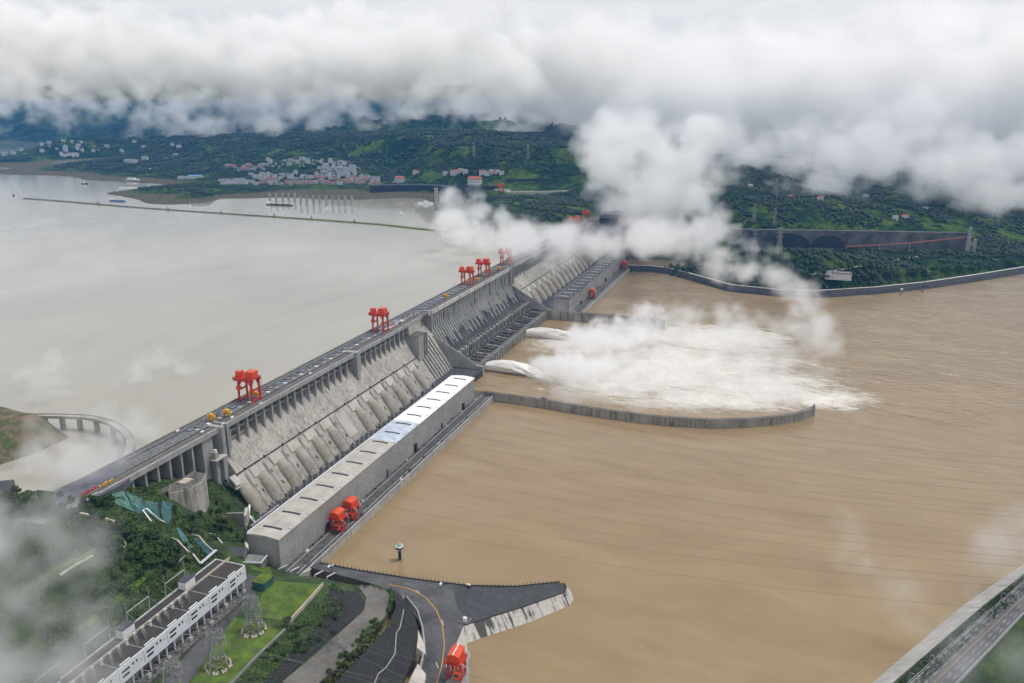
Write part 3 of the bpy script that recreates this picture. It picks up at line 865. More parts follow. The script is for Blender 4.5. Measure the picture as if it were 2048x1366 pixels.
# nothing of the hill inside the dam body or the halls
inside = (xx > -40) & (xx < 0.5) & (yy > Y_AB - 6)
zz_ = np.where(inside, np.minimum(zz_, 178), zz_)
bank = (xx < -42) & (yy > 540)
zz_ = np.where((xx > 100) & (xx < 180) & (yy > 645), np.minimum(zz_, 74.0), zz_)
zz_ = np.where((xx > 178.5) & (yy > 612 + (xx - 180) * 0.38), np.minimum(zz_, 55.0), zz_)
nx, ny = xx.shape
idx = np.arange(nx * ny).reshape(nx, ny)
fq = np.stack([idx[:-1, :-1], idx[1:, :-1], idx[1:, 1:], idx[:-1, 1:]], -1).reshape(-1, 4)
def ground_mat():
    m, nt, nd, lk, b = newmat('near_ground')
    p = wpos(nt)
    n1 = noise(nt, p, 0.06, 6, 0.65)
    r = ramp(nt, [(0.3, (0.014, 0.028, 0.010)), (0.5, (0.034, 0.062, 0.014)), (0.72, (0.085, 0.115, 0.022))]); lk.new(n1, r.inputs[0])
    n2 = noise(nt, p, 0.03, 5, 0.6)
    rk = ramp(nt, [(0.62, 0.0), (0.7, 0.8)]); lk.new(n2, rk.inputs[0])
    lk.new(mixc(nt, rk.outputs[0], r.outputs[0], (0.12, 0.11, 0.085)), b.inputs['Base Color'])
    b.inputs['Roughness'].default_value = 0.95
    bp = nd.new('ShaderNodeBump'); bp.inputs['Strength'].default_value = 0.9; bp.inputs['Distance'].default_value = 2.0
    lk.new(noise(nt, p, 0.35, 5, 0.7), bp.inputs['Height']); lk.new(bp.outputs[0], b.inputs['Normal'])
    return m
M_ground = ground_mat()
tag(npmesh('near_hillside', np.stack([xx, yy, zz_], -1).reshape(-1, 3), fq, M_ground, smooth=True), kind='structure')


def gz(x, y):
    i = (x - GX[0]) / 3.0; j = (y - GY[0]) / 3.0
    i0 = int(max(0, min(nx - 2, math.floor(i)))); j0 = int(max(0, min(ny - 2, math.floor(j))))
    fi = min(1, max(0, i - i0)); fj = min(1, max(0, j - j0))
    return float((zz_[i0, j0] * (1 - fi) + zz_[i0 + 1, j0] * fi) * (1 - fj) + (zz_[i0, j0 + 1] * (1 - fi) + zz_[i0 + 1, j0 + 1] * fi) * fj)


def hit(px, py, up=0.0):
    """where the line of sight meets the near ground"""
    d = ray(px, py); d = d / -d.z
    t = 565 - 215.0
    while t < 520:
        p = CAM + d * t
        if p.z <= gz(p.x, p.y): break
        t += 1.5
    for _ in range(3):
        p = CAM + d * t; t += (p.z - gz(p.x, p.y)) * 0.5
    p = CAM + d * t
    return Vector((p.x, p.y, gz(p.x, p.y) + up))


def lerp2(a, b, t): return tuple(x + (y - x) * t for x, y in zip(a, b))


def pl(poly, n):
    """resample a px polyline to n+1 points"""
    ds = [0]
    for a, b in zip(poly, poly[1:]): ds.append(ds[-1] + math.dist(a[:2], b[:2]))
    out = []
    for k in range(n + 1):
        s = ds[-1] * k / n
        i = max(j for j in range(len(ds)) if ds[j] <= s + 1e-9); i = min(i, len(poly) - 2)
        t = (s - ds[i]) / max(1e-9, ds[i + 1] - ds[i])
        out.append(lerp2(poly[i], poly[i + 1], t))
    return out


def ribbon_on_ground(name, L, Rr, mat, n=40, m=6, up=0.5, kind='structure', parent=None, thick=2.5):
    """a sheet of ground cover with its own thickness between two outlines"""
    A = pl(L, n); B = pl(Rr, n)
    P = [[hit(*lerp2(a, b, k / m), up) for k in range(m + 1)] for a, b in zip(A, B)]
    b = MB(); b.grid([[tuple(p) for p in row] for row in P])
    # skirts
    edge = [P[i][0] for i in range(n + 1)] + [P[n][k] for k in range(1, m + 1)] + [P[i][m] for i in range(n - 1, -1, -1)] + [P[0][k] for k in range(m - 1, 0, -1)]
    e2 = [(p[0], p[1], p[2] - thick) for p in edge]
    k = len(edge)
    b.add([tuple(p) for p in edge] + e2, [(i, (i + 1) % k, k + (i + 1) % k, k + i) for i in range(k)])
    o = b.build(name, mat, parent)
    if kind: o['kind'] = kind
    return o


# lawns of the switchyard
ribbon_on_ground('lawn', [(535, 1162), (505, 1235)], [(645, 1170), (578, 1243)], M_grass, 16, 12, 0.5)
ribbon_on_ground('lawn', [(470, 1235), (380, 1366), (340, 1420)], [(562, 1262), (462, 1366), (420, 1420)], M_grass, 26, 10, 0.5)
ribbon_on_ground('lawn', [(500, 1130), (540, 1135)], [(505, 1140), (545, 1150)], M_grass, 6, 4, 0.5)
ribbon_on_ground('yard_pavement', [(498, 1150), (330, 1366), (290, 1420)], [(535, 1160), (470, 1235), (378, 1366), (338, 1420)], M_asph, 30, 5, 0.4)
for (a_, b_) in (([(100, 1300), (200, 1222), (300, 1140), (335, 1108)], [(112, 1308), (210, 1230), (308, 1147), (340, 1113)]), ([(40, 1180), (120, 1130), (190, 1098)], [(46, 1188), (126, 1138), (196, 1104)])):
    ribbon_on_ground('grass_terrace', a_, b_, M_grass, 24, 2, 1.0)
# upper road, dark cut slopes
ribbon_on_ground('upper_road', [(596, 1121), (645, 1130), (700, 1142), (748, 1160), (779, 1190), (772, 1232), (727, 1284), (664, 1344), (600, 1400)],
                 [(590, 1131), (635, 1143), (680, 1157), (718, 1176), (733, 1197), (728, 1222), (685, 1262), (627, 1314), (565, 1365)], M_uproad, 60, 5, 0.8)
ribbon_on_ground('rock_slope', [(660, 1180), (655, 1215), (640, 1250), (560, 1330), (500, 1390)], [(716, 1185), (730, 1205), (722, 1228), (680, 1260), (560, 1366), (520, 1400)], M_rock, 40, 10, 0.7)
ribbon_on_ground('rock_slope', [(786, 1186), (792, 1215), (770, 1262), (720, 1315), (672, 1366), (630, 1410)], [(800, 1190), (826, 1222), (836, 1258), (832, 1300), (815, 1345), (790, 1400)], M_rock, 50, 12, 0.7)

# retaining walls beside the lower road
def wall_line(name, label, px, h0, h1, wd, mat, cat='wall', group=None):
    t = thing(name, label, cat, tuple(hit(*px[0])), group)
    P = [hit(*q) for q in pl(px, 14)]
    L = []; Rr = []
    for i, p in enumerate(P):
        d = P[min(i + 1, len(P) - 1)] - P[max(i - 1, 0)]; d.z = 0; d.normalize()
        nn = Vector((-d.y, d.x, 0)) * wd / 2
        hh = h0 + (h1 - h0) * i / (len(P) - 1)
        L.append(p + nn + Vector((0, 0, hh))); Rr.append(p - nn + Vector((0, 0, hh)))
    MB().ribbon(L, Rr, max(h0, h1) + 4).build('wall_body', mat, t)
    return t


wall_line('retaining_wall', 'beige retaining wall along the right edge of the bright lawn', [(646, 1172), (620, 1202), (580, 1246)], 4, 4, 1.2, M_beige)
wall_line('retaining_wall', 'grey stone wall along the lower lawn under the steel towers', [(570, 1262), (510, 1320), (450, 1385)], 2.5, 2.5, 2.2, M_conc_dark)
wall_line('retaining_wall', 'pale low wall bordering the curved lower road beside black rock', [(806, 1186), (835, 1222), (846, 1258), (850, 1300), (838, 1345), (826, 1390)], 1.6, 1.6, 1.2, M_conc_grey)
# pale sloped wall panels between rock and road
for (q, lab) in (([(836, 1262), (848, 1290), (852, 1312), (834, 1302), (836, 1284)], 'upper pale leaf-shaped concrete slope panel beside the lower road'),
                 ([(836, 1330), (852, 1352), (842, 1400), (806, 1400), (822, 1360)], 'lower pale concrete slope panel beside the lower road at the picture edge')):
    P = [hit(*p) for p in q]
    t = thing('slope_panel', lab, 'wall', tuple(P[0]))
    MB().prism([(p.x, p.y) for p in P], [p.z - 3 for p in P], [p.z + 1.6 + (2.0 if i in (3, 4) else 0) for i, p in enumerate(P)]).build('panel', M_conc_panel, t)


def path_beam(name, label, px, wd, th, up, mat, cat, ground=True):
    t = thing(name, label, cat, tuple(hit(*px[0])))
    P = [hit(*q, up) for q in px]
    for a, b in zip(P, P[1:]): MB().beam(a, b, wd, th).build('flight', mat, t)
    return t


path_beam('stairway', 'thin grey stair path winding down the black rock slope', [(806, 1192), (807, 1225), (800, 1258), (793, 1268), (790, 1310), (772, 1338), (757, 1350), (748, 1372)], 0.9, 0.6, 1.2, M_conc_grey, 'stairs')
path_beam('covered_stairway', 'white roofed stairway zigzagging below the green netted slope', [(303, 1046), (286, 1024), (293, 1020), (318, 1042), (331, 1048)], 1.4, 1.0, 2.0, M_hatch, 'stairs')
path_beam('covered_stairway', 'long pale roofed stairway running down towards the white switchgear building', [(340, 1078), (354, 1083), (376, 1106), (384, 1108), (402, 1132)], 1.9, 1.2, 2.0, M_conc_panel, 'stairs')
path_beam('covered_stairway', 'pale stairway on the upper edge of the small netted slope', [(384, 1072), (398, 1075), (412, 1092), (430, 1108)], 1.4, 1.0, 2.0, M_conc_panel, 'stairs')
path_beam('footbridge', 'short pale covered footbridge leading to the switchgear building roof', [(402, 1134), (433, 1107)], 2.6, 1.4, 4.0, M_hatch, 'footbridge')
path_beam('covered_stairway', 'white bent handrail stairway beside the overgrown pit', [(420, 1070), (427, 1069), (445, 1090)], 1.1, .8, 1.8, M_hatch, 'stairs')
path_beam('footpath', 'pale stone footpath descending through the shrubs of the hillside', [(160, 1028), (205, 1037), (226, 1043), (238, 1062), (250, 1090), (246, 1098)], 2.6, 1.2, 1.0, M_beige, 'path')
path_beam('footpath', 'narrow grey footpath curving above the switchgear building', [(347, 1140), (354, 1128), (372, 1112)], 1.6, 1.0, 1.0, M_conc_grey, 'path')
path_beam('drain', 'pale ruined drain lying on the misty hillside', [(120, 1152), (150, 1132), (186, 1112)], 3.2, 1.2, 0.8, M_beige, 'drain')

# netted terraces
def netting(label, L, Rr, mat):
    t = thing('netted_slope', label, 'netting', tuple(hit(*L[0])))
    ribbon_on_ground('net', L, Rr, mat, 14, 8, 1.6, None, t, 2.0)
    for k in range(5):
        f = (k + 0.5) / 5
        a = hit(*lerp2(L[0], Rr[0], f), 2.0); b = hit(*lerp2(L[-1], Rr[-1], f), 2.0)
        MB().beam(a, b, 0.5, 0.5).build('net_rope', M_net2 if mat is M_net1 else M_net1, t)


netting('green netted slope nearest the crest road, first of the row', [(220, 982), (232, 1010), (268, 1026)], [(248, 984), (262, 1012), (284, 1030)], M_net1)
netting('green netted slope second from the crest road', [(252, 986), (264, 1010), (288, 1030)], [(282, 998), (290, 1014), (300, 1034)], M_net1)
netting('green netted slope third from the crest road, above the white stairway', [(290, 1004), (292, 1020), (310, 1040)], [(316, 1008), (314, 1024), (322, 1046)], M_net1)
netting('teal blue netted slope nearest the concrete tower block', [(326, 1004), (322, 1024), (330, 1050)], [(352, 1012), (344, 1030), (338, 1052)], M_net2)
netting('small green netted slope above the long pale stairway', [(352, 1058), (362, 1080), (384, 1108)], [(360, 1060), (376, 1082), (392, 1104)], M_net1)
netting('narrow green netted slope close to the covered footbridge', [(384, 1078), (396, 1092), (416, 1114)], [(396, 1078), (410, 1092), (424, 1108)], M_net1)

# concrete tower block in front of the abutment
t = thing('intake_tower', 'tall stained concrete tower block standing in front of the abutment bays', 'tower', (26, 650, 110))
MB().prism([(14, 682), (14, 644), (27, 628), (42, 644), (42, 666), (33, 682)], 96, 157.5).build('tower_body', concrete('tower_concrete', (0.45, 0.415, 0.36), streak=0.9, streakcol=(0.06, 0.055, 0.045), thr=(0.53, 0.72), lifts=(4, .4, .25), sscale=(0.3, 0.3, 0.02)), t)
MB().prism([(15.5, 680.5), (15.5, 645.5), (27, 630.5), (40.5, 645), (40.5, 665), (32.5, 680.5)], 157.6, 158.2).build('tower_roof', M_rough, t)
MB().box(20, 30, 650, 664, 158.2, 159.4).build('roof_slab', M_beige, t)
MB().prism([(14, 644), (27, 628), (27, 629.4), (14.8, 644.6)], 157.6, 159.3).build('parapet', M_conc_dark, t)
t = thing('access_bridge', 'dark mossy access bridge joining the concrete tower block to the abutment', 'bridge', (6, 620, 156))
MB().prism([(1, 612), (1, 622), (15, 650), (24, 634), (10, 616)], 154.5, 157.4).build('bridge_deck', M_rough, t)
MB().box(3, 6, 617, 620, 130, 154.5).build('bridge_pier', M_conc_panel, t)
MB().box(11, 14, 628, 631, 120, 154.5).build('bridge_pier', M_conc_panel, t)
t = thing('stair_tower', 'narrow concrete stair tower with a roof slab beside the abutment pier', 'tower', (12, 738, 100))
MB().box(2.8, 9, 728, 734, 100, 160).build('tower_body', M_conc_grey, t)
MB().box(2.6, 12, 738, 744, 98, 150).build('tower_body', M_conc_grey, t)
MB().box(2.4, 12.6, 725, 746, 150.2, 151.6).build('tower_roof', M_conc_panel, t)
MB().box(6, 9, 729, 732, 160.2, 164).build('white_box', M_white, t)
t = thing('valve_house', 'small pale concrete block at the end of the dark gallery line', 'building', (20, 741, 118))
MB().prof([(14, 121), (24, 111), (30, 116), (20, 126)], 736, 746).build('wall', M_conc_panel, t)

# white pipes by the first penstock
t = thing('pipeline', 'bent white pipe running down beside the first penstock', 'pipe', (64, 712, 90))
MB().tube([(44, 738, 91), (50, 727, 84), (70, 716, 80.5), (76, 690, 83)], 1.6, 8).build('pipe', M_white, t)
MB().tube([(76, 690, 83), (80, 688, 82), (84, 676, 81), (96, 664, 81), (106, 660, 82)], 1.9, 8).build('pipe', M_white, t)
t = thing('service_hall', 'low grey hall with dark roof between the first penstock and the near powerhouse', 'building', (95, 705, 79))
MB().box(82, 109, 676, 745, 79, 92).build('wall', M_conc_dark, t)
MB().box(81.5, 109.4, 675.5, 745.5, 92, 92.8).build('roof', M_glass, t)
MB().tube([(82, 690, 94), (82, 745, 94)], 1.5, 7).build('duct', M_conc_grey, t)
MB().box(106, 109, 676, 745, 92.9, 95).build('parapet', M_white, t)
# flat-roofed buildings against the end wall of the hall
t = thing('annex_building', 'low flat dark-roofed annex at the near end of the tan-roofed hall', 'building', (104, 632, 92))
MB().prism([(74, 636), (80, 622), (118, 630), (112, 645)], 88, 97).build('wall', M_conc_dark, t)
MB().prism([(74.6, 635.4), (80.4, 623), (117.2, 630.6), (111.6, 644)], 97, 97.6).build('roof', M_tdeck, t)
t = thing('annex_building', 'small dark platform with white railing beside the near end of the hall', 'building', (128, 628, 88))
MB().prism([(116, 640), (121, 622), (141, 628), (138, 644)], 84, 93).build('wall', M_conc_dark, t)
for a, b_ in (((121, 622, 93.8), (141, 628, 93.8)), ((141, 628, 93.8), (138, 644, 93.8))): MB().beam(a, b_, .8, 1.6).build('railing', M_white, t)
t = thing('pit_wall', 'weathered pale retaining wall with plants on top beside the overgrown pit', 'wall', (60, 706, 80))
MB().prism([(50, 722), (62, 704), (64, 706), (54, 724)], 74, 97).build('wall_body', M_conc_panel, t)
MB().prism([(30, 690), (62, 703), (61, 705.5), (29, 693)], 74, 101).build('wall_body', M_conc_dark, t)

# ------------------------------------------------------------------ quay
Q = [at(*q, 76) for q in [(604, 1119), (655, 1129), (720, 1141), (820, 1157), (935, 1171), (1030, 1173), (1100, 1166), (1118, 1164), (1129, 1167), (1134, 1175), (1128, 1186), (1050, 1214), (927, 1252), (905, 1300), (895, 1345), (880, 1420), (760, 1420), (830, 1350), (845, 1300), (842, 1250), (820, 1212), (790, 1183), (740, 1166), (680, 1150), (625, 1136)]]
tag(MB().prism([(p.x, p.y) for p in Q], 50, 76).build('quay', M_asph), kind='structure')
tag(MB().prism([(150, 646), (150, 618), (178, 600), (186, 634), (178, 646)], 60, 75.9).build('forecourt', M_asph), kind='structure')
# darker paving of the outer tip
T_ = [at(*q, 76.06) for q in [(905, 1170), (1030, 1174.5), (1116, 1166), (1128, 1169), (1131, 1175), (1126, 1184.5), (1050, 1212), (945, 1243), (915, 1218)]]
tag(MB().prism([(p.x, p.y) for p in T_], 75.5, 76.06).build('quay_paving', simple('dark_wet_paving', (0.045, 0.046, 0.05), 0.6, 0.5, 0.15)), kind='structure')
# sloped revetment around the tip
top = [(927, 1252), (1050, 1214), (1128, 1186), (1134, 1175), (1129, 1167)]
bot = [(934, 1288), (1062, 1245), (1139, 1213), (1148, 1200), (1143, 1184)]
t = thing('revetment', 'pale sloped revetment with black run-off stains around the quay tip', 'wall', tuple(at(1050, 1214, 66)))
A = [at(*p, 76) for p in pl(top, 30)]; B = [at(*p, 65.5) for p in pl(bot, 30)]
MB().grid([[tuple(A[i] + Vector((0, 0, -.05))), tuple(A[i].lerp(B[i], .5)), tuple(B[i]), tuple(B[i] + Vector((0, 0, -8)))] for i in range(31)]).build('sloped_face', M_revet, t)
MB().ribbon([p + Vector((0, 0, .9)) for p in A], [p + (p - at(1000, 1190, 76)).normalized() * -1.2 + Vector((0, 0, .9)) for p in A], 0.85).build('kerb', M_black, t)
t = thing('revetment', 'pale concrete slope between the white kiosk and the quay crane', 'wall', tuple(at(915, 1280, 66)))
A2 = [at(*p, 76) for p in pl([(927, 1252), (916, 1278), (905, 1304)], 8)]; B2 = [at(*p, 65.5) for p in pl([(934, 1288), (936, 1300), (936, 1315)], 8)]
MB().grid([[tuple(a), tuple(a.lerp(b, .5)), tuple(b), tuple(b + Vector((0, 0, -6)))] for a, b in zip(A2, B2)]).build('sloped_face', M_conc_panel, t)
# crane platform
C_ = [at(*q, 76.1) for q in [(905, 1299), (940, 1303), (936, 1420), (880, 1420)]]
tag(MB().prism([(p.x, p.y) for p in C_], 50, 76.1).build('crane_platform', M_conc_grey), kind='structure')
# yellow line of the quay road
yl = [at(*p, 76) for p in pl([(775, 1168), (820, 1178), (852, 1195), (874, 1222), (885, 1252), (889, 1290), (884, 1330), (870, 1380)], 40)]
def flat_line(name, P, wd, z, mat):
    L = []; Rr = []
    for i, p in enumerate(P):
        d = P[min(i + 1, len(P) - 1)] - P[max(i - 1, 0)]; d.z = 0; d.normalize()
        nn = Vector((-d.y, d.x, 0)) * wd / 2
        L.append(Vector((p.x, p.y, z)) + nn); Rr.append(Vector((p.x, p.y, z)) - nn)
    return tag(MB().ribbon(L, Rr, .05).build(name, mat), kind='structure')
flat_line('road_marking', yl, 0.9, 76.12, M_line)
for a, b_ in (((890, 1322), (894, 1334)), ((872, 1324), (876, 1336)), ((830, 1180), (840, 1186)), ((884, 1240), (887, 1250))):
    flat_line('road_marking', [at(*a, 76), at(*b_, 76)], 0.7, 76.1, M_wline)
# hedge between the two roads
HP = [hit(*q) for q in pl([(668, 1132), (720, 1148), (760, 1160), (782, 1184), (783, 1205), (775, 1225)], 26)]
# guard rail of the quay edge
t = thing('quay_fence', 'dark post fence along the curved river edge of the quay', 'fence', tuple(at(820, 1157, 76)))
E = [at(*p, 76) for p in pl([(640, 1126), (720, 1141), (820, 1157), (935, 1171), (1030, 1173), (1118, 1164)], 60)]
MB().ribbon([p + Vector((0, 0, 1.0)) for p in E], [p + Vector((-.2, -.9, 1.0)) for p in E], .95).build('kerb', M_black, t)
for p in E[::1]:
    MB().beam((p.x, p.y, 76), (p.x, p.y, 79.2), .45).build('post', M_black, t)
t = thing('kiosk', 'small white kiosk in a railed enclosure at the corner of the quay', 'kiosk', tuple(at(930, 1243, 76.1)))
b0 = t.location
MB().box(b0.x - 1.6, b0.x + 1.6, b0.y - 1.6, b0.y + 1.6, 76.1, 80.2).build('cabin', M_white, t)
MB().box(b0.x - 1.8, b0.x + 1.8, b0.y - 1.8, b0.y + 1.8, 80.2, 80.6).build('roof', M_hatch, t)
for dx, dy in ((-5, -4), (5, -4), (-5, 4), (5, 4)): MB().box(b0.x + dx - .3, b0.x + dx + .3, b0.y + dy - .3, b0.y + dy + .3, 76.1, 78).build('post', M_conc_dark, t)
for (dx0, dy0, dx1, dy1) in ((-5, -4, 5, -4), (5, -4, 5, 4), (5, 4, -5, 4)): MB().beam((b0.x + dx0, b0.y + dy0, 77.7), (b0.x + dx1, b0.y + dy1, 77.7), .5).build('rail', M_conc_dark, t)
t = thing('mooring_winch', 'dark mooring winch on the river edge of the quay', 'winch', tuple(at(939, 1172, 76.1)))
b0 = t.location
MB().box(b0.x - 2, b0.x + 2, b0.y - 3.5, b0.y - .6, 76.1, 78.2).build('base', M_black, t)
MB().tube([(b0.x - 2.2, b0.y - 2, 79), (b0.x + 2.2, b0.y - 2, 79)], 1.2, 9).build('drum', M_hatch, t)
for q, lab in (((883, 1168), 'small white van parked near the middle of the quay edge'), ((660, 1133), 'small white van parked where the quay begins'), ((667, 1131), 'silver car parked beside the van where the quay begins')):
    p = at(*q, 76.15)
    t = thing('parked_van', lab, 'van', tuple(p))
    MB().prof([(p.x - 1, 76.6), (p.x + 1, 76.6), (p.x + .95, 77.6), (p.x + .75, 78.5), (p.x - .75, 78.5), (p.x - .95, 77.6)], p.y - 4.6, p.y - .2).build('body', M_white if 'white' in lab else M_steel, t)
    MB().box(p.x - .8, p.x + .8, p.y - 4.65, p.y - 4.55, 77.6, 78.3).build('windscreen', M_glass, t)
    for dx in (-.85, .85):
        for dy in (-3.8, -1): MB().tube([(p.x + dx - .15, p.y + dy, 76.5), (p.x + dx + .15, p.y + dy, 76.5)], .4, 8).build('wheel', M_black, t)
# walled bays along the quay road start
for i in range(5):
    p = at(566 + 24 * i, 1134 + 4.0 * i, 79)
    b = MB(); b.beam((p.x - 2, p.y - 5, 79.2), (p.x + 2, p.y + 5, 79.2), 1.1, .8); b.beam((p.x - 2, p.y - 5, 74), (p.x - 2, p.y - 5.1, 79.2), .8)
    tag(b.build('concrete_beam', M_hatch), 'pale cross beam spanning the service trench beside the upper road', 'beam', 'cross beams over the service trench')

# river beacon tower
p = at(800, 1120, 66)
t = thing('gauge_tower', 'slender dark gauge tower with round cabin standing in the river', 'tower', tuple(p))
MB().tube([(p.x, p.y, 55), (p.x, p.y, 80)], [1.9, 1.7], 10).build('column', M_black, t)
MB().tube([(p.x, p.y, 79), (p.x, p.y, 80.5), (p.x, p.y, 84.5), (p.x, p.y, 85)], [2.2, 4.4, 4.6, 3.8], 14).build('cabin', M_hatch, t)
MB().tube([(p.x, p.y, 81.4), (p.x, p.y, 83.0)], 4.75, 14).build('window_band', M_glass, t)
MB().tube([(p.x, p.y, 85), (p.x, p.y, 86.6), (p.x, p.y, 88.2)], [3.4, 2.8, 0.8], 12).build('roof', simple('pale_green_roof', (0.25, 0.4, 0.36), .6, .2, .5), t)
MB().beam((p.x, p.y, 88), (p.x, p.y, 91), .4).build('mast', M_steel, t)
MB().box(p.x - 3, p.x + 3, p.y - 2.5, p.y + 2.5, 60, 67).build('footing', M_conc_dark, t)

# ------------------------------------------------------------------ near right bank with the highway
def pz(z, *q): return [at(a, b, z) for a, b in q]
W1 = pz(66, (1742, 1366), (1835, 1286), (1928, 1207), (2048, 1126), (2180, 1040), (1690, 1410))
top1 = pz(80, (1735, 1410), (1781, 1366), (1872, 1288), (1964, 1210), (2048, 1145), (2180, 1050))
wat1 = pz(65, (1692, 1410), (1742, 1366), (1835, 1286), (1928, 1207), (2048, 1126), (2180, 1036))
t = thing('river_embankment', 'pale sloped concrete embankment beside the highway, in the lower right', 'wall', tuple(wat1[2]))
MB().grid([[tuple(a), tuple(a.lerp(b, .5)), tuple(b), tuple(b - Vector((0, 0, 8)))] for a, b in zip(top1, wat1)]).build('sloped_face', concrete('embankment_concrete', (0.46, 0.44, 0.41), streak=0.55, streakcol=(0.2, 0.19, 0.175), sscale=(0.12, 0.12, 0.01), thr=(0.5, 0.8)), t)
MB().ribbon([p + Vector((0, 0, 1)) for p in top1], [p + Vector((1.4, -.6, 1)) for p in top1], 1.0).build('coping', M_conc_grey, t)
far1 = [p + Vector((260, -240, 0)) for p in top1]
b = MB()
rows = []
for a, c in zip(top1, far1):
    rows.append([(a.x + (c.x - a.x) * f, a.y + (c.y - a.y) * f, 80 + h) for f, h in ((0, 0), (.03, 1.2), (.08, 2.0), (.3, 2.0), (.5, 6), (1, 30))])
b.grid(rows)
tag(b.build('right_bank_ground', M_ground, smooth=True), kind='structure')
rl = pz(83, (1770, 1410), (1818, 1366), (1933, 1262), (2048, 1163), (2180, 1050)); rr_ = pz(83, (1868, 1410), (1916, 1366), (1985, 1294), (2048, 1226), (2180, 1095))
tag(MB().ribbon(rl, rr_, 3).build('highway', asphalt_mat('highway_asphalt', (.06, .06, .066), (.105, .105, .112), (.13, .13, .13))), kind='structure')
def along(f, n, z=83.05):
    A_ = [l.lerp(r_, f) for l, r_ in zip(rl, rr_)]
    out = []
    L = [0]
    for a, c in zip(A_, A_[1:]): L.append(L[-1] + (c - a).length)
    for k in range(n + 1):
        s = L[-1] * k / n; i = min(max(j for j in range(len(L)) if L[j] <= s + 1e-6), len(A_) - 2)
        q = A_[i].lerp(A_[i + 1], (s - L[i]) / (L[i + 1] - L[i])); out.append(Vector((q.x, q.y, z)))
    return out
for f, m in ((0.04, M_wline), (0.5, M_line), (0.96, M_wline)): flat_line('road_marking', along(f, 30), 0.4, 83.06, m)
for f in (.18, .33, .67, .82):
    P = along(f, 48)
    for a, c in list(zip(P, P[1:]))[::2]: flat_line('road_marking', [a, c], 0.3, 83.06, M_wline)
for f, lab in ((-.02, 'low steel guard rail on the river side of the highway'), (1.02, 'low steel guard rail on the bushy side of the highway')):
    t = thing('guard_rail', lab, 'guard rail', tuple(along(f, 1)[0]))
    P = along(f, 30, 83.9)
    MB().ribbon(P, [p + Vector((.25, -.15, 0)) for p in P], .45).build('rail', M_steel, t)
    for p in P[::2]: MB().box(p.x - .15, p.x + .15, p.y - .15, p.y + .15, 82.5, 83.85).build('post', M_steel, t)


def street_lamp(p, label, group, h=9, az=0):
    t = thing('street_lamp', label, 'street lamp', tuple(p), group)
    MB().taper(p, p + Vector((0, 0, h)), .35, .2).build('pole', M_steel, t)
    d = Vector((math.cos(az), math.sin(az), 0))
    MB().beam(p + Vector((0, 0, h)), p + Vector((0, 0, h + .4)) + d * 2.2, .2).build('arm', M_steel, t)
    q = p + Vector((0, 0, h + .4)) + d * 2.6
    MB().beam(q - d * .6, q + d * .6, .5, .25).build('lamp_head', M_hatch, t)
    return t


for i, q in enumerate(((1818, 1362), (1858, 1326), (1896, 1294), (1965, 1238), (2001, 1200))):
    street_lamp(at(*q, 83), 'grey street lamp on the river side of the highway, %s from the picture bottom' % ('first', 'second', 'third', 'fourth', 'fifth')[i], 'street lamps along the highway', 9, -.75)
for i, q in enumerate(((1902, 1368), (2008, 1262), (2038, 1216))):
    street_lamp(at(*q, 83), 'grey street lamp on the bushy side of the highway, %s' % ('beside the picture bottom', 'half way up', 'nearest the picture edge')[i], 'street lamps along the highway', 9, 2.4)
for i, q in enumerate(((121, 1008), (183, 990))):
    street_lamp(at(*q, 184.6), 'tall pale lamp at the %s of the paved crest approach' % ('left edge', 'middle')[i], 'street lamps on the crest approach', 10, 1.0)

# crest approach and the ring trestle road in the lake
AP = [at(*q, 184.6) for q in [(88, 990), (150, 962), (215, 930), (262, 952), (246, 968), (150, 1016), (126, 1014)]]
tag(MB().prism([(p.x, p.y) for p in AP], 176, 184.62).build('approach_road', simple('approach_asphalt', (0.10, 0.10, 0.125), .8, .35, .1)), kind='structure')
ring = [(60, 1015), (100, 991), (170, 962), (225, 936), (254, 912), (266, 888), (252, 862), (220, 843), (175, 833), (110, 831), (60, 831), (20, 834)]
RP = [at(*p, 176) for p in pl(ring, 60)]
# smooth
for _ in range(4): RP = [RP[0]] + [(RP[i - 1] + RP[i] * 2 + RP[i + 1]) / 4 for i in range(1, len(RP) - 1)] + [RP[-1]]
t = thing('trestle_road', 'curved concrete trestle road looping out into the misty lake', 'bridge', tuple(RP[20]))
L = []; Rr = []
for i, p in enumerate(RP):
    d = RP[min(i + 1, len(RP) - 1)] - RP[max(i - 1, 0)]; d.normalize(); nn = Vector((-d.y, d.x, 0)) * 5
    L.append(p + nn); Rr.append(p - nn)
M_trestle = concrete('trestle_concrete', (0.40, 0.37, 0.33), streak=.5)
MB().ribbon(L, Rr, 2.4).build('deck', M_trestle, t)
for Qs in (L, Rr):
    MB().ribbon([q + Vector((0, 0, 1.2)) for q in Qs], [q + (p - q) * .12 + Vector((0, 0, 1.2)) for q, p in zip(Qs, RP)], 1.15).build('parapet', M_conc_col, t)
for i in range(8, 54, 4):
    p = RP[i]; MB().taper((p.x, p.y, 140), (p.x, p.y, 173.4), (5.5, 5.5), (4.5, 4.5)).build('pier', M_trestle, t)
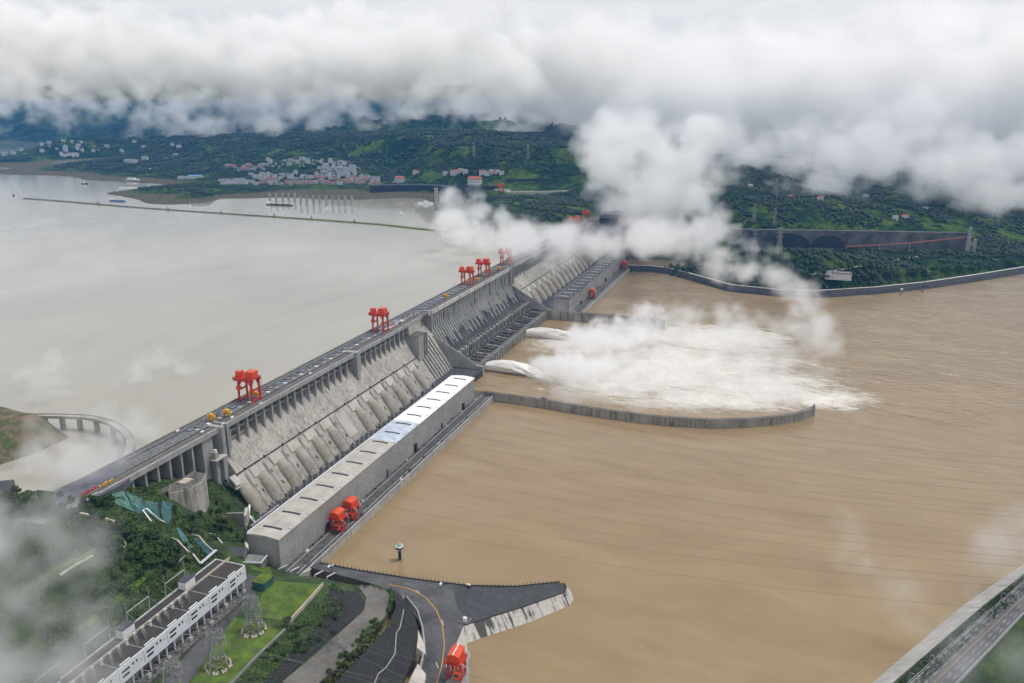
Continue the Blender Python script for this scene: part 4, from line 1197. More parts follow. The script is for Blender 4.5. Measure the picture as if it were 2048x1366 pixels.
# causeway bank where the ring meets land at the left
cw = [at(*q, 178) for q in [(-60, 800), (0, 812), (60, 829), (100, 832), (118, 845), (60, 870), (-40, 900)]]
b = MB(); n = len(cw); c0 = sum(cw, Vector()) / n
b.grid([[tuple(c0 + (p - c0) * f) [:2] + (z,) for f, z in ((0.02, 186), (.55, 184), (.8, 176), (1.12, 160), (1.3, 150))] for p in cw + [cw[0]]])
def earth_mat():
    m, nt, nd, lk, bs = newmat('bank_earth')
    p = wpos(nt); n1 = noise(nt, p, 0.05, 6, .65)
    r = ramp(nt, [(.36, (.19, .14, .09)), (.48, (.115, .09, .055)), (.56, (.05, .07, .02)), (.7, (.085, .12, .02))]); lk.new(n1, r.inputs[0])
    lk.new(r.outputs[0], bs.inputs['Base Color']); bs.inputs['Roughness'].default_value = .95
    return m
M_earth = earth_mat()
tag(b.build('lake_island', M_earth, smooth=True), kind='structure')
t = thing('dock_corner', 'dark concrete dock corner cut by the left picture edge', 'dock', tuple(at(10, 965, 190)))
D_ = [at(*q, 190) for q in [(-60, 970), (28, 961), (30, 967), (20, 985), (-60, 1010)]]
MB().prism([(p.x, p.y) for p in D_], 150, 190).build('dock_wall', M_conc_dark, t)
MB().prism([(p.x, p.y) for p in D_], 190.05, 191.2).build('dock_roof', M_tdeck, t)
M_tower = simple('weathered_steel', (.25, .255, .25), .6, .3, .5)
# ------------------------------------------------------------------ cranes
def pair(t, child, parent):
    """hang pieces on the part they belong to, in the order they were made"""
    st = lambda o: o.name.split('.')[0]
    C = sorted([c for c in t.children if st(c) == child], key=lambda o: o.name); P = sorted([c for c in t.children if st(c) == parent], key=lambda o: o.name)
    for i, c in enumerate(C):
        c.parent = P[min(i * len(P) // len(C), len(P) - 1)]


def crest_crane():
    t = thing('gantry_crane', 'tmp', 'gantry crane', (0, 0, 0), 'red gantry cranes on the dam crest')
    for x in (-10, 10):
        for y in (-8, 8):
            b = MB(); b.taper((x * 1.05, y * 1.12, .9), (x, y, 30), (1.9, 1.9), (2.6, 2.6)); b.build('leg', M_red, t)
            w_ = MB(); w_.box(x * 1.05 - .9, x * 1.05 + .9, y * 1.12 - 3, y * 1.12 + 3, 0, 1.3); w_.build('bogie', M_red, t)
    for x in (-10, 10):
        MB().beam((x, -8, 17), (x, 8, 17), 1.5, 2.2).build('cross_beam', M_red, t)
        MB().beam((x, -8, 22), (x, -3.5, 30), 1.1).build('knee_brace', M_red, t); MB().beam((x, 8, 22), (x, 3.5, 30), 1.1).build('knee_brace', M_red, t)
        MB().beam((x * 1.04, -8.6, 3), (x * 1.04, 8.6, 3), 1.0, 1.4).build('sill_beam', M_red, t)
    for y in (-8, 8):
        MB().box(-17.5, 13.5, y - 1.5, y + 1.5, 29.5, 33).build('girder', M_red, t)
        MB().beam((-10, y, 22), (-5, y, 29.5), 1.0).build('knee_brace', M_red, t); MB().beam((10, y, 22), (5, y, 29.5), 1.0).build('knee_brace', M_red, t)
    MB().box(-18, 14, -9.8, 9.8, 33, 33.8).build('platform', M_red, t)
    b = MB()
    for (a, c) in (((-18, -9.7, 35), (14, -9.7, 35)), ((-18, 9.7, 35), (14, 9.7, 35)), ((-18, -9.7, 35), (-18, 9.7, 35)), ((14, -9.7, 35), (14, 9.7, 35))): b.beam(a, c, .25, .25)
    for i in range(9):
        for y in (-9.7, 9.7): b.beam((-18 + 4 * i, y, 33.6), (-18 + 4 * i, y, 35), .2)
    b.build('railing', M_red, t)
    h = MB().box(0, 12, -6, 6, 34, 42).build('machinery_house', M_redhouse, t)
    MB().prof([(-.4, 42), (12.4, 42), (12.4, 42.4), (6, 43), (-.4, 42.4)], -6.4, 6.4).build('house_roof', M_redhouse, t)
    MB().box(-17, -9, -4, 4, 34, 40.5).build('trolley_house', M_redhouse, t)
    MB().box(-17.3, -8.7, -4.3, 4.3, 40.5, 41).build('house_roof', M_redhouse, t)
    MB().box(-12.5, -7, -10.8, -6.4, 17.5, 22.5).build('operator_cabin', M_redhouse, t)
    MB().box(-12.55, -12.45, -10.2, -7.2, 19.2, 21.5).build('cabin_window', M_glass, t)
    b = MB()
    for y in (-2, 2): b.beam((4, y, 33), (4, y, 16), .3)
    b.box(2, 6, -3.4, 3.4, 12, 16); b.build('hook_block', M_yellow, t)
    MB().beam((4, 0, 43), (4, 0, 47), .25).build('mast', M_red, t)
    b = MB(); b.beam((10.8, 9.5, 1), (12, 12, 29), .5); b.build('ladder', M_red, t)
    pair(t, 'cabin_window', 'operator_cabin'); pair(t, 'bogie', 'leg')
    hr = sorted([c for c in t.children if c.name.startswith('house_roof')], key=lambda o: o.name)
    for c, h in zip(hr, ('machinery_house', 'trolley_house')): c.parent = [q for q in t.children if q.name.startswith(h)][0]
    return t


cc = crest_crane()
crs = [((508, 802), 'red gantry crane on the crest nearest the near bank, alone above the bays'),
       ((758, 662), 'red gantry crane on the crest beside the pale walled block'),
       ((947, 571), 'nearer of two close red gantry cranes above the dark spillway'),
       ((972, 553), 'farther of two close red gantry cranes above the dark spillway'),
       ((1005, 529), 'red gantry crane at the far end of the spillway, half in mist'),
       ((1143, 456), 'wide red gantry crane beyond the mist on the far dam crest')]
for i, (q, lab) in enumerate(crs):
    p = at(q[0], q[1], 184.6)
    o = cc if i == 0 else dup(cc)
    o.location = (-22.5, p.y + (0 if i else 0), 184.75); o['label'] = lab
    if i == 5: o.scale = (1.1, 1.5, .95)


def tail_crane():
    t = thing('tailrace_crane', 'tmp', 'gantry crane', (0, 0, 0), 'orange red gantry cranes by the river')
    for x in (-6.5, 6.5):
        for y in (-6, 6):
            MB().taper((x, y, .8), (x * .96, y * .96, 16), 1.7, 1.9).build('leg', M_red, t)
        MB().box(x - .9, x + .9, -8, 8, 0, 1.5).build('bogie', M_red, t)
        MB().beam((x, -6, 7), (x, 6, 7), 1.0, 1.5).build('cross_beam', M_red, t)
        b = MB(); b.beam((x, -6, 7), (x, 0, 15.5), .7); b.beam((x, 6, 7), (x, 0, 15.5), .7); b.build('brace', M_red, t)
    MB().box(-9.5, 9, -8.5, 8.5, 16, 17.2).build('platform', M_red, t)
    MB().box(-6.5, 5.5, -7.2, 7.2, 17.2, 23).build('machinery_house', M_redhouse, t)
    MB().prof([(-7, 23), (6, 23), (5.2, 24.4), (-.5, 26), (-6.2, 24.4)], -7.7, 7.7).build('house_roof', M_redhouse, t)
    b = MB()
    for (a, c) in (((-9.5, -8.5, 18.6), (9, -8.5, 18.6)), ((9, -8.5, 18.6), (9, 8.5, 18.6)), ((-9.5, 8.5, 18.6), (9, 8.5, 18.6))): b.beam(a, c, .25)
    for i in range(5): b.beam((-9.5 + 4.6 * i, -8.5, 17.2), (-9.5 + 4.6 * i, -8.5, 18.6), .2)
    b.build('railing', M_red, t)
    MB().box(1.5, 7, -11, -6.5, 5, 11.5).build('operator_cabin', M_redhouse, t)
    MB().box(1.9, 6.6, -11.1, -11, 7.4, 9.6).build('cabin_window', M_glass, t)
    MB().tube([(8, -8, 19), (10.5, -4, 14), (10, 0, 8), (9, 3, 2)], .4, 6).build('cable_chute', M_hatch, t)
    MB().tube([(8, 5, 21), (10.8, 6, 15), (10, 8, 8), (8.5, 9, 3)], .4, 6).build('cable_chute', M_hatch, t)
    b = MB(); b.beam((0, 0, 16), (0, 0, 9), .3); b.box(-1.2, 1.2, -1.6, 1.6, 6, 9); b.build('hook_block', M_yellow, t)
    pair(t, 'cabin_window', 'operator_cabin'); pair(t, 'house_roof', 'machinery_house')
    return t


tc_ = tail_crane()
for i, (q, z, X, lab) in enumerate((((677, 1052), 75.4, 164.4, 'orange red crane on the river deck, nearer of two beside the tan-roofed hall'),
                                    ((703, 1028), 75.4, 164.4, 'orange red crane on the river deck, farther of two beside the tan-roofed hall'),
                                    ((1184, 594), 75.4, 164.4, 'red crane in the middle of the deck of the dark-roofed far hall'),
                                    ((1248, 540), 75.4, 164.4, 'red crane at the far end of the dark-roofed hall'))):
    p = atx(q[0], q[1], X)
    o = tc_ if i == 0 else dup(tc_)
    o.location = (X, p.y, z); o['label'] = lab
p = at(911, 1355, 76.1)
qc = dup(tc_, (p.x, p.y + 3, 76.2), 0.05, 'orange red crane with a white roof stripe at the end of the quay'); qc.scale = (.92, 1.05, 1.05)
st = MB().box(-.9, .1, -7.9, 7.9, 26.02, 26.3).build('roof_stripe', M_white); st.parent = qc

# yellow lifting frames on the crest
def lift_frame():
    t = thing('lifting_frame', 'tmp', 'lifting frame', (0, 0, 0), 'yellow lifting frames on the crest')
    b = MB()
    for x in (-4, 4): b.box(x - .7, x + .7, -1, 1, 0, 5)
    b.build('frame_leg', M_yellow, t)
    b = MB(); b.box(-5.5, 5.5, -1.6, 1.6, 5, 7.5); b.box(-2.5, 2.5, -2.4, 2.4, 7.5, 9.5); b.build('head_beam', M_yellow, t)
    b = MB(); b.beam((-4, -1.2, .5), (4, -1.2, 5), .5); b.beam((4, 1.2, .5), (-4, 1.2, 5), .5); b.build('brace', M_yellow, t)
    return t
lf = lift_frame()
for i, (q, lab) in enumerate((((427, 842), 'yellow lifting frame on the crest, nearer of two by the bay end pier'), ((446, 831), 'yellow lifting frame on the crest, farther of two by the bay end pier'),
                              ((513, 795), 'yellow lifting frame under the nearest crest crane'), ((891, 597), 'single yellow lifting frame midway along the spillway crest'),
                              ((940, 569), 'yellow lifting frame before the two close cranes, nearer of two'), ((949, 563), 'yellow lifting frame before the two close cranes, farther of two'),
                              ((981, 546), 'yellow lifting frame just behind the two close cranes'), ((993, 540), 'yellow lifting frame before the last spillway crane'))):
    p = at(q[0], q[1], 185)
    o = lf if i == 0 else dup(lf)
    o.location = (-22 + 8 * (i % 2), p.y, 184.9); o['label'] = lab
# yellow barrier and works on the crest approach
for q, c, lab in (((212, 968), M_yellow, 'low yellow works barrier on the crest approach road'), ((178, 984), M_red, 'low red works barrier on the crest approach road')):
    p = at(q[0], q[1], 184.7)
    b = MB()
    for k in range(5): b.box(p.x - 1 + (k % 2), p.x + .6 + (k % 2), p.y - 9 + 4 * k, p.y - 6.2 + 4 * k, 184.65, 186.4 + .4 * (k % 3))
    b.box(p.x - .3, p.x + .3, p.y - 9, p.y + 10, 185.2, 185.6)
    tag(b.build('works_barrier', c), lab, 'barrier')
# red fence posts of the works area next to the walled block
for k, (a, c, lab) in enumerate((((779, 655), (800, 645), 'red and white works fence near the second crest crane'), ((810, 636), (838, 628), 'red and white works fence beyond the pale concrete pad'))):
    A_ = at(*a, 185); B_ = at(*c, 185)
    t = thing('works_fence', lab, 'fence', tuple(A_))
    for i in range(9):
        p = A_.lerp(B_, i / 8); MB().box(p.x - .6, p.x + .6, p.y - .8, p.y + .8, 184.6, 187).build('panel', M_red if i % 2 else M_white, t)
p0 = at(790, 640, 184.8)
MB().box(-33, -15, 1225, 1300, 184.5, 184.9).build('paved_pad', M_conc_panel, dam)
for k in range(3):
    p = (-26 + 5 * k, 1240 + 17 * k)
    b = MB(); b.box(p[0] - 2, p[0] + 2, p[1] - 4, p[1] + 4, 184.9, 187.4); b.box(p[0] - 1.4, p[0] + 1.4, p[1] - 3, p[1] + 3, 187.4, 188)
    tag(b.build('site_container', M_conc_dark if k else M_blue_gear), 'dark site container on the pale pad beside the works fence', 'container', 'containers on the crest pad')
for k, (q, c) in enumerate((((464, 836), M_white), ((446, 849), M_white), ((355, 863), M_white), ((404, 865), M_white), ((521, 808), M_hatch), ((620, 748), M_white))):
    p = at(q[0], q[1], 185)
    t = thing('parked_car', ['white car on the crest between yellow frames and bay pier', 'white car beside the bay end pier on the crest', 'white car at the lake side parapet of the crest', 'white car on the crest road before the bay end pier', 'silver car at the feet of the nearest crest crane', 'white car on the crest between the first two cranes'][k], 'car', (p.x, p.y, 184.8))
    MB().prof([(p.x - 1.1, 185.2), (p.x + 1.1, 185.2), (p.x + 1.05, 186.1), (p.x + .7, 186.9), (p.x - .7, 186.9), (p.x - 1.05, 186.1)], p.y - 2.6, p.y + 2.6).build('body', c, t)
    MB().box(p.x - .85, p.x + .85, p.y - 2.7, p.y - 2.62, 186.1, 186.8).build('windscreen', M_glass, t)
    for dx in (-.9, .9):
        for dy in (-1.6, 1.6): MB().tube([(p.x + dx - .12, p.y + dy, 185.2), (p.x + dx + .12, p.y + dy, 185.2)], .4, 8).build('wheel', M_black, t)

# ------------------------------------------------------------------ switchgear building
SX0, SX1, SY0, SY1, SZ, SB = 133.5, 168.5, 300.0, 570.0, 130.0, 104.0
sg = thing('switchgear_building', 'long white switchgear building with dark flat roof at the foot of the hillside', 'building', (150, 570, SB))
MB().box(SX0, SX1 - 6, SY0, SY1, SB - 4, SZ - 14.5).build('ground_floor', M_conc_dark, sg)
MB().box(SX0, SX1, SY0, SY1, SZ - 14.5, SZ - .6).build('wall', simple('white_wall', (0.70, 0.73, 0.78), .6, .1, .08), sg)
MB().box(SX0 + .6, SX1 - .6, SY0, SY1 - .6, SZ - .6, SZ).build('roof', concrete('brown_roof', (0.06, 0.049, 0.041), streak=.8, streakcol=(.03, .03, .03), thr=(.45, .7), sscale=(.1, .1, .1)), sg)
MB().box(SX1 - .7, SX1, SY0, SY1, SZ - .6, SZ + 1).build('parapet', M_white, sg)
MB().box(SX0, SX0 + .8, SY0, SY1, SZ - .6, SZ + 1.4).build('parapet', M_hatch, sg)
MB().box(SX0, SX1, SY1 - .7, SY1, SZ - .6, SZ + 1.1).build('parapet', M_hatch, sg)
MB().box(SX0 + 11.3, SX0 + 12.3, SY0, SY1 + 6, SZ - .6, SZ + 2.0).build('parapet', M_beige, sg)
for i in range(10):
    y = SY1 - 26 - 27 * i
    MB().box(SX0 + 12.6, SX1 - 1, y, y + .7, SZ, SZ + .5).build('roof_joint', M_conc_col, sg)
    b = MB()
    MB().box(SX1 - 3.2, SX1 - 2.2, y + 3, y + 14, SZ + .6, SZ + 1.1).build('pipe_rail', M_white, sg)
for i in range(10):
    y = SY1 - 24 - 27 * i
    for dz, ln in ((-4.2, 8), (-8.6, 7)): MB().box(SX1 + .02, SX1 + .25, y, y + ln, SZ + dz - 1.2, SZ + dz + .6).build('window', M_glass, sg)
    for dy in (11, 15):
        MB().box(SX1 + .02, SX1 + .25, y + dy, y + dy + 1.6, SZ - 5, SZ - 3).build('window', M_glass, sg)
    MB().box(SX1 + .02, SX1 + .25, y + 20, y + 20.8, SZ - 6.6, SZ - 5.8).build('vent', M_glass, sg)
    MB().box(SX1 + .02, SX1 + .3, y - 3.2, y - 3.0, SZ - 12, SZ - .6).build('wall_joint', M_steel, sg)
for i in range(28):
    y = SY1 - 4 - 9.6 * i
    MB().box(SX1 - 1.6, SX1 - .3, y - 1.2, y, SB - 3, SZ - 14.5).build('column', M_hatch, sg)
for i in range(5):
    y = SY1 - 30 - 54 * i
    MB().box(SX1 - 5.9, SX1 - 5.6, y - 12, y, SB, SZ - 15).build('louvre', M_steel, sg)
MB().box(SX1 - 6, SX1 + 9, SY0, SY1 - 8, SB - 3, SB + 1.4).build('platform', M_rough, sg)
for i, y in enumerate((SY1 - 54, SY1 - 130, SY1 - 206)):
    MB().box(SX0 + 1, SX0 + 9.5, y, y + 13, SZ, SZ + 8.5).build('stair_house', M_white, sg)
    MB().box(SX0 + .6, SX0 + 9.9, y - .4, y + 13.4, SZ + 8.5, SZ + 9.2).build('stair_house_roof', M_tdeck, sg)
rp = random.Random(3)
for i in range(30):
    y = SY1 - 8 - 8.6 * i
    b = MB(); x = SX1 + rp.uniform(1, 6); h = rp.uniform(2, 7)
    b.box(x - 1.2, x + 1.2, y - 2, y + 1.6, SB + 1.4, SB + 1.4 + h * .6); b.tube([(x, y, SB + 1.4), (x, y, SB + 1.4 + h)], .5, 6); b.beam((x, y, SB + 1.4 + h), (SX1 - 1, y - 3, SB + 3 + h), .3)
    tag(b.build('outgoing_bushing', M_conc_dark if i % 3 else M_steel), 'grey outgoing bushing on the platform under the white facade', 'bushing', 'bushings below the white facade')
# bushings and surge arresters: three sets of pots on the roof
k = 0
for gi_ in range(7):
    for j in range(7):
        y = SY1 - 62 - 27 * gi_ - 3.0 * j
        x = SX0 + 17 + (j % 3) * 4.0
        b = MB(); b.tube([(x, y, SZ), (x, y, SZ + 2.4), (x, y, SZ + 2.5), (x, y, SZ + 5.6)], [1.3, 1.1, .6, .35], 8)
        b.tube([(x + 1.3 * math.cos(a), y + 1.3 * math.sin(a), SZ + 5) for a in [2 * math.pi * q / 10 for q in range(11)]], .28, 5)
        tag(b.build('bushing', M_conc_dark if j % 3 else M_hatch), 'dark porcelain bushing with corona ring on the brown switchgear roof', 'bushing', 'bushings on the switchgear roof')
pair(sg, 'stair_house_roof', 'stair_house'); pair(sg, 'vent', 'wall'); pair(sg, 'roof_joint', 'roof'); pair(sg, 'pipe_rail', 'roof')
# guyed poles with beams behind the building
for i in range(6):
    y = SY1 - 40 - 46 * i
    t = thing('pole_frame', 'steel pole frame with a pale beam behind the white switchgear building', 'pole frame', (SX0 - 6, y, 110), 'pole frames behind the switchgear building')
    for dy in (0, -26):
        MB().taper((SX0 - 3, y + dy, 108), (SX0 - 3, y + dy, SZ + 22), .6, .4).build('pole', M_tower, t)
        b = MB(); b.beam((SX0 - 3, y + dy, SZ + 12), (SX0 + 1.5, y + dy - 5, SZ + 1), .4); b.beam((SX0 - 3, y + dy, SZ + 12), (SX0 + 1.5, y + dy + 5, SZ + 1), .4); b.build('brace', M_tower, t)
    MB().beam((SX0 - 3, y, SZ + 12), (SX0 - 3, y - 26, SZ + 12), .6, .7).build('beam', M_steel, t)

# ------------------------------------------------------------------ lattice towers
def lattice(t, h, wb, wt, arms, n=7, r=0.22, base=0, mat=None, armw=1.0):
    mat = mat or M_steel
    W = lambda z: wb + (wt - wb) * (z / h) ** 0.8
    for sx in (-1, 1):
        for sy in (-1, 1):
            P = [(sx * W(z) / 2, sy * W(z) / 2, base + z) for z in [h * k / 6 for k in range(7)]]
            MB().tube(P, r * 1.3, 4, cap=False).build('leg', mat, t)
    b = MB()
    zs = [h * (1 - (1 - k / n) ** 1.25) for k in range(n + 1)]
    for a, c in zip(zs, zs[1:]):
        wa, wc = W(a) / 2, W(c) / 2
        for s in (-1, 1):
            b.beam((-wa, s * wa, base + a), (wc, s * wc, base + c), r); b.beam((wa, s * wa, base + a), (-wc, s * wc, base + c), r)
            b.beam((s * wa, -wa, base + a), (s * wc, wc, base + c), r); b.beam((s * wa, wa, base + a), (s * wc, -wc, base + c), r)
            b.beam((-wc, s * wc, base + c), (wc, s * wc, base + c), r); b.beam((s * wc, -wc, base + c), (s * wc, wc, base + c), r)
    b.build('bracing', mat, t)
    for z, L in arms:
        for s in (-1, 1):
            b = MB(); w_ = W(z) / 2
            for y in (-w_, w_):
                b.beam((s * w_, y, base + z), (s * L, 0, base + z + .3), r); b.beam((s * w_, y, base + z + 2.4 * armw), (s * L, 0, base + z + .4), r)
            for k in range(3):
                f = (k + 1) / 4; b.beam((s * (w_ + (L - w_) * f), w_ * (1 - f), base + z), (s * (w_ + (L - w_) * f), w_ * (1 - f), base + z + 2.4 * (1 - f)), r * .8)
            o = b.build('cross_arm', mat, t)
            i_ = MB().tube([(s * (L - .6), 0, base + z), (s * (L - .6), 0, base + z - 3)], .3, 5).build('insulator', M_hatch, t)


def yard_tower():
    t = thing('lattice_tower', 'tmp', 'lattice tower', (0, 0, 0), 'lattice towers of the switchyard')
    lattice(t, 36, 16, 4.5, [(23, 9), (29, 8), (35, 7)], 6, .3, 0, M_tower)
    b = MB()
    rnd = random.Random(4)
    for k in range(26):
        a = rnd.random() * 6.28; rr = rnd.uniform(2, 9); z = rnd.uniform(24, 34)
        b.beam((0, 0, z), (rr * math.cos(a), rr * math.sin(a), z + rnd.uniform(-3, 3)), .25)
    b.build('jumper_frame', M_steel, t)
    for k in range(9):
        a = 2 * math.pi * k / 9 + .2
        c = Vector((math.cos(a), math.sin(a), 0)); s = Vector((-c.y, c.x, 0))
        p = c * 10
        a_ = MB(); a_.tube([c * 5 + Vector((0, 0, 3.6)), c * 8 + Vector((0, 0, 3.4)), p + Vector((0, 0, 1.8))], .45, 5)
        ar = a_.build('foot_arm', simple('ochre_metal', (.28, .17, .06), .6, .3, .5) if k == 0 else bpy.data.materials['ochre_metal'], t)
        w_ = MB()
        for sg_ in (-1, 1):
            q = p + Vector((0, 0, .4)); e = p + s * sg_ * 2.2 + Vector((0, 0, 2.6)); e2 = p + s * sg_ * 1.6 + c * 1.2 + Vector((0, 0, -.1))
            w_.beam(q, e, .42); w_.beam(e, e2, .42); w_.beam(e2, q, .42)
        w_.build('insulator_yoke', M_white, t)
        MB().tube([p + c * .6 + Vector((0, 0, .4)), p + c * 2.0 + Vector((0, 0, -.4))], .5, 6).build('insulator_tip', M_red, t)
    pair(t, 'insulator', 'cross_arm'); pair(t, 'insulator_tip', 'insulator_yoke')
    return t


yt = yard_tower()
for i, (q, lab) in enumerate((((508, 1262), 'steel lattice tower between the two bright lawns, nearest the white building end'), ((437, 1334), 'steel lattice tower standing on the lower lawn, middle of three'), ((352, 1398), 'steel lattice tower beside the white facade, cut by the picture bottom'))):
    p = hit(*q)
    o = yt if i == 0 else dup(yt)
    o.location = p + Vector((0, 0, .6)); o.rotation_euler = (0, 0, .3 + .5 * i); o['label'] = lab
YT = [hit(*q) for q in ((508, 1262), (437, 1334), (352, 1398))]

t = thing('kiosk', 'teal kiosk with grass-covered roof beside the white switchgear building', 'kiosk', tuple(hit(527, 1172)))
p = t.location
MB().box(p.x - 7, p.x + 7, p.y - 8, p.y + 8, p.z - 2, p.z + 8).build('wall', simple('teal_metal', (.03, .11, .115), .6, .3, .3), t)
MB().box(p.x - 7.4, p.x + 7.4, p.y - 8.4, p.y + 8.4, p.z + 8, p.z + 8.8).build('roof', M_grass, t)

# ------------------------------------------------------------------ power lines
def line(A, B, sag, label, group, r=.16, n=24):
    P = [A.lerp(B, k / n) - Vector((0, 0, 4 * sag * (k / n) * (1 - k / n))) for k in range(n + 1)]
    o = MB().tube(P, r, 4, cap=False).build('power_line', M_wire)
    return tag(o, label, 'power line', group)


for k in range(15):
    ya = [830, 850, 872, 884, 905, 928, 940, 955, 968, 985, 1000, 1018, 1032, 1047, 1075][k]
    A = Vector((152, 850 + (15 - k) * 22, 116)); A = Vector((152.5, 690 + 34 * (15 - k), 115))
    e = [905, 921, 940, 960, 975, 1002, 1014, 1022, 1062, 1092, 1104, 1120, 1148, 1160, 1210][k]
    B = at(2190, e + 22, 150)
    line(A, B, 20, 'thin dark power line crossing high over the brown river', 'power lines over the river', .12)
for k in range(8):
    T = YT[k % 3]
    A = T + Vector((3, 0, 30 - 4 * (k // 3)))
    B = at(1000 + 60 * k, 1440 + 4 * k, 120)
    line(A, B, 3, 'thin power line slanting down from the switchyard towers over the black rock', 'power lines from the switchyard', .15)

# ------------------------------------------------------------------ outlet jets
def jet_mat():
    m, nt, nd, lk, b = newmat('jet_water')
    p = wpos(nt)
    n1 = noise(nt, mapped(nt, p, (.03, .6, .35)), 1.0, 6, .65)
    r = ramp(nt, [(.3, (.58, .54, .48)), (.65, (.85, .84, .81))]); lk.new(n1, r.inputs[0]); lk.new(r.outputs[0], b.inputs['Base Color'])
    b.inputs['Roughness'].default_value = .6
    bp = nd.new('ShaderNodeBump'); bp.inputs['Strength'].default_value = .6; bp.inputs['Distance'].default_value = 1.0
    lk.new(noise(nt, mapped(nt, p, (.05, .6, .5)), 1.0, 5, .7), bp.inputs['Height']); lk.new(bp.outputs[0], b.inputs['Normal'])
    return m
M_jet = jet_mat()
def jet(px0, px1, label, H):
    a = atx(px0[0], px0[1], 104); y0 = a.y
    e = at(px1[0], px1[1], 66)
    n = 60; m = 36; P = []
    L = e.x - 103 + 22
    for i in range(n + 1):
        s = i / n
        x = 103 + L * s; yc = y0 + (e.y - y0) * s
        ztop = 81 + H * 4 * s * (1 - s) * 1.15 - 17 * s ** 2.2
        zbot = 63.0
        hw = 8 + 10 * s
        row = []
        for j in range(m):
            an = 2 * math.pi * j / m
            nz = float(fbm(np.array([x / 60 + 2.2 * math.cos(an)]), np.array([y0 + x / 90 + 2.2 * math.sin(an)]), 4, 5)[0])
            nf = float(fbm(np.array([x / 14 + 8 * math.cos(an)]), np.array([y0 + 8 * math.sin(an)]), 3, 8)[0])
            rr = 1 + nz * (.25 + .8 * s) + nf * (.22 + .9 * s * s)
            zc = (ztop + zbot) / 2; hz = (ztop - zbot) / 2
            row.append((x + nf * 10 * s * s, yc + hw * math.cos(an) * rr, max(61, zc + hz * math.sin(an) * rr)))
        row.append(row[0]); P.append(row)
    return tag(MB().grid(P).build('water_jet', M_jet, smooth=True), label, 'water jet', 'water jets from the spillway')
jet((972, 720), (1070, 750), 'arching white water jet from the spillway, nearer of two', 9)
jet((1053, 655), (1150, 678), 'arching white water jet from the spillway, farther of two', 9)

# ------------------------------------------------------------------ trees of the near bank
def crown_mesh(nm, h, rad, nclump, nleaf, leaf, seed, mat, squash=.8, flat=0.0):
    rg = np.random.default_rng(seed)
    cl = rg.normal(size=(nclump, 3)); cl /= np.linalg.norm(cl, axis=1)[:, None]
    cl *= (rg.random(nclump) ** .45)[:, None]
    cl *= np.array([rad, rad, rad * squash]) * .75; cl[:, 2] += h
    cr = rad * rg.uniform(.28, .5, nclump)
    ci = rg.integers(0, nclump, nleaf)
    d = rg.normal(size=(nleaf, 3)); d /= np.linalg.norm(d, axis=1)[:, None]; d[:, 2] = d[:, 2] * .8 + .1
    c = cl[ci] + d * (cr[ci] * rg.uniform(.7, 1.05, nleaf))[:, None]
    u = rg.normal(size=(nleaf, 3)); u -= (u * d).sum(1)[:, None] * d * .6; u /= np.linalg.norm(u, axis=1)[:, None]
    v = np.cross(d, u); v /= np.linalg.norm(v, axis=1)[:, None]
    s = leaf * rg.uniform(.6, 1.3, nleaf)[:, None]
    V = np.stack([c - u * s, c + v * s * .7, c + u * s, c - v * s * .7], 1).reshape(-1, 3)
    F = np.arange(nleaf * 4).reshape(-1, 4)
    return npmesh(nm, V, F, mat)


def tree_proto(h, rad, seed, mat, squash=.85, nl=420, leaf=.75, name='tree'):
    t = thing(name, 'tmp', 'tree', (0, 0, 0))
    tr = MB(); tr.tube([(0, 0, -1.5), (.1, 0, h * .35), (.2, .1, h * .8), (.15, .2, h * 1.05)], [.38, .3, .2, .08], 6)
    for k in range(4):
        a = k * 1.6 + seed; tr.tube([(.12, 0, h * (.4 + .1 * k)), (math.cos(a) * rad * .5, math.sin(a) * rad * .5, h * (.7 + .1 * k))], [.18, .07], 4)
    tr.build('trunk', M_bark, t)
    c = crown_mesh('crown', h, rad, 16, nl, leaf, seed, mat, squash); c.parent = t
    return t


protos = [tree_proto(5.0, 4.2, 1, M_leaf), tree_proto(6.5, 3.6, 2, M_leaf, 1.1), tree_proto(4.0, 4.8, 3, M_leaf, .7), tree_proto(3.2, 3.4, 4, M_leaf_bright, .75), tree_proto(7.5, 4.6, 5, M_leaf, 1.0, 560)]
used = [False] * len(protos)
rt = random.Random(5)
def plant(px, py, kind, sc_, label, group):
    p = hit(px, py)
    o = protos[kind]
    if used[kind]: o = dup(o)
    used[kind] = True
    o.location = p; o.rotation_euler = (0, 0, rt.random() * 6.28); s = sc_ * rt.uniform(.85, 1.15); o.scale = (s, s, s * rt.uniform(.9, 1.15))
    o['label'] = label; o['group'] = group


g1 = 'dark trees on the hill crest'
for i in range(46):
    plant(rt.uniform(-10, 150), 990 + rt.uniform(0, 40) + max(0, 8 * math.sin(i)), rt.choice((0, 1, 2, 4)), 1.0, 'dark leafy tree on the hilltop in front of the ring road', g1)
for i in range(14):
    plant(rt.uniform(165, 225), rt.uniform(1000, 1022), rt.choice((0, 1, 4)), .95, 'dark rounded tree below the crest approach, beside the netted slopes', 'trees below the crest approach')
for i in range(70):
    x = rt.uniform(180, 345); y = 1040 + (x - 180) * .35 + rt.uniform(-6, 55)
    plant(x, y, rt.choice((0, 1, 2, 4, 4)), 1.0, 'dark leafy tree on the slope between footpath and netting', 'trees on the slope below the netting')
for i in range(60):
    x = rt.uniform(120, 400); y = 1330 - (x - 120) * .72 + rt.uniform(-95, -18)
    plant(x, y, rt.choice((0, 1, 2, 3, 3)), .9, 'green tree on the slope above the white switchgear building', 'trees above the switchgear building')
for i in range(26):
    plant(rt.uniform(375, 490), 1020 + rt.uniform(-10, 62), rt.choice((0, 1, 4)), .85, 'dark tree in the overgrown pit beside the near hall', 'trees in the pit')
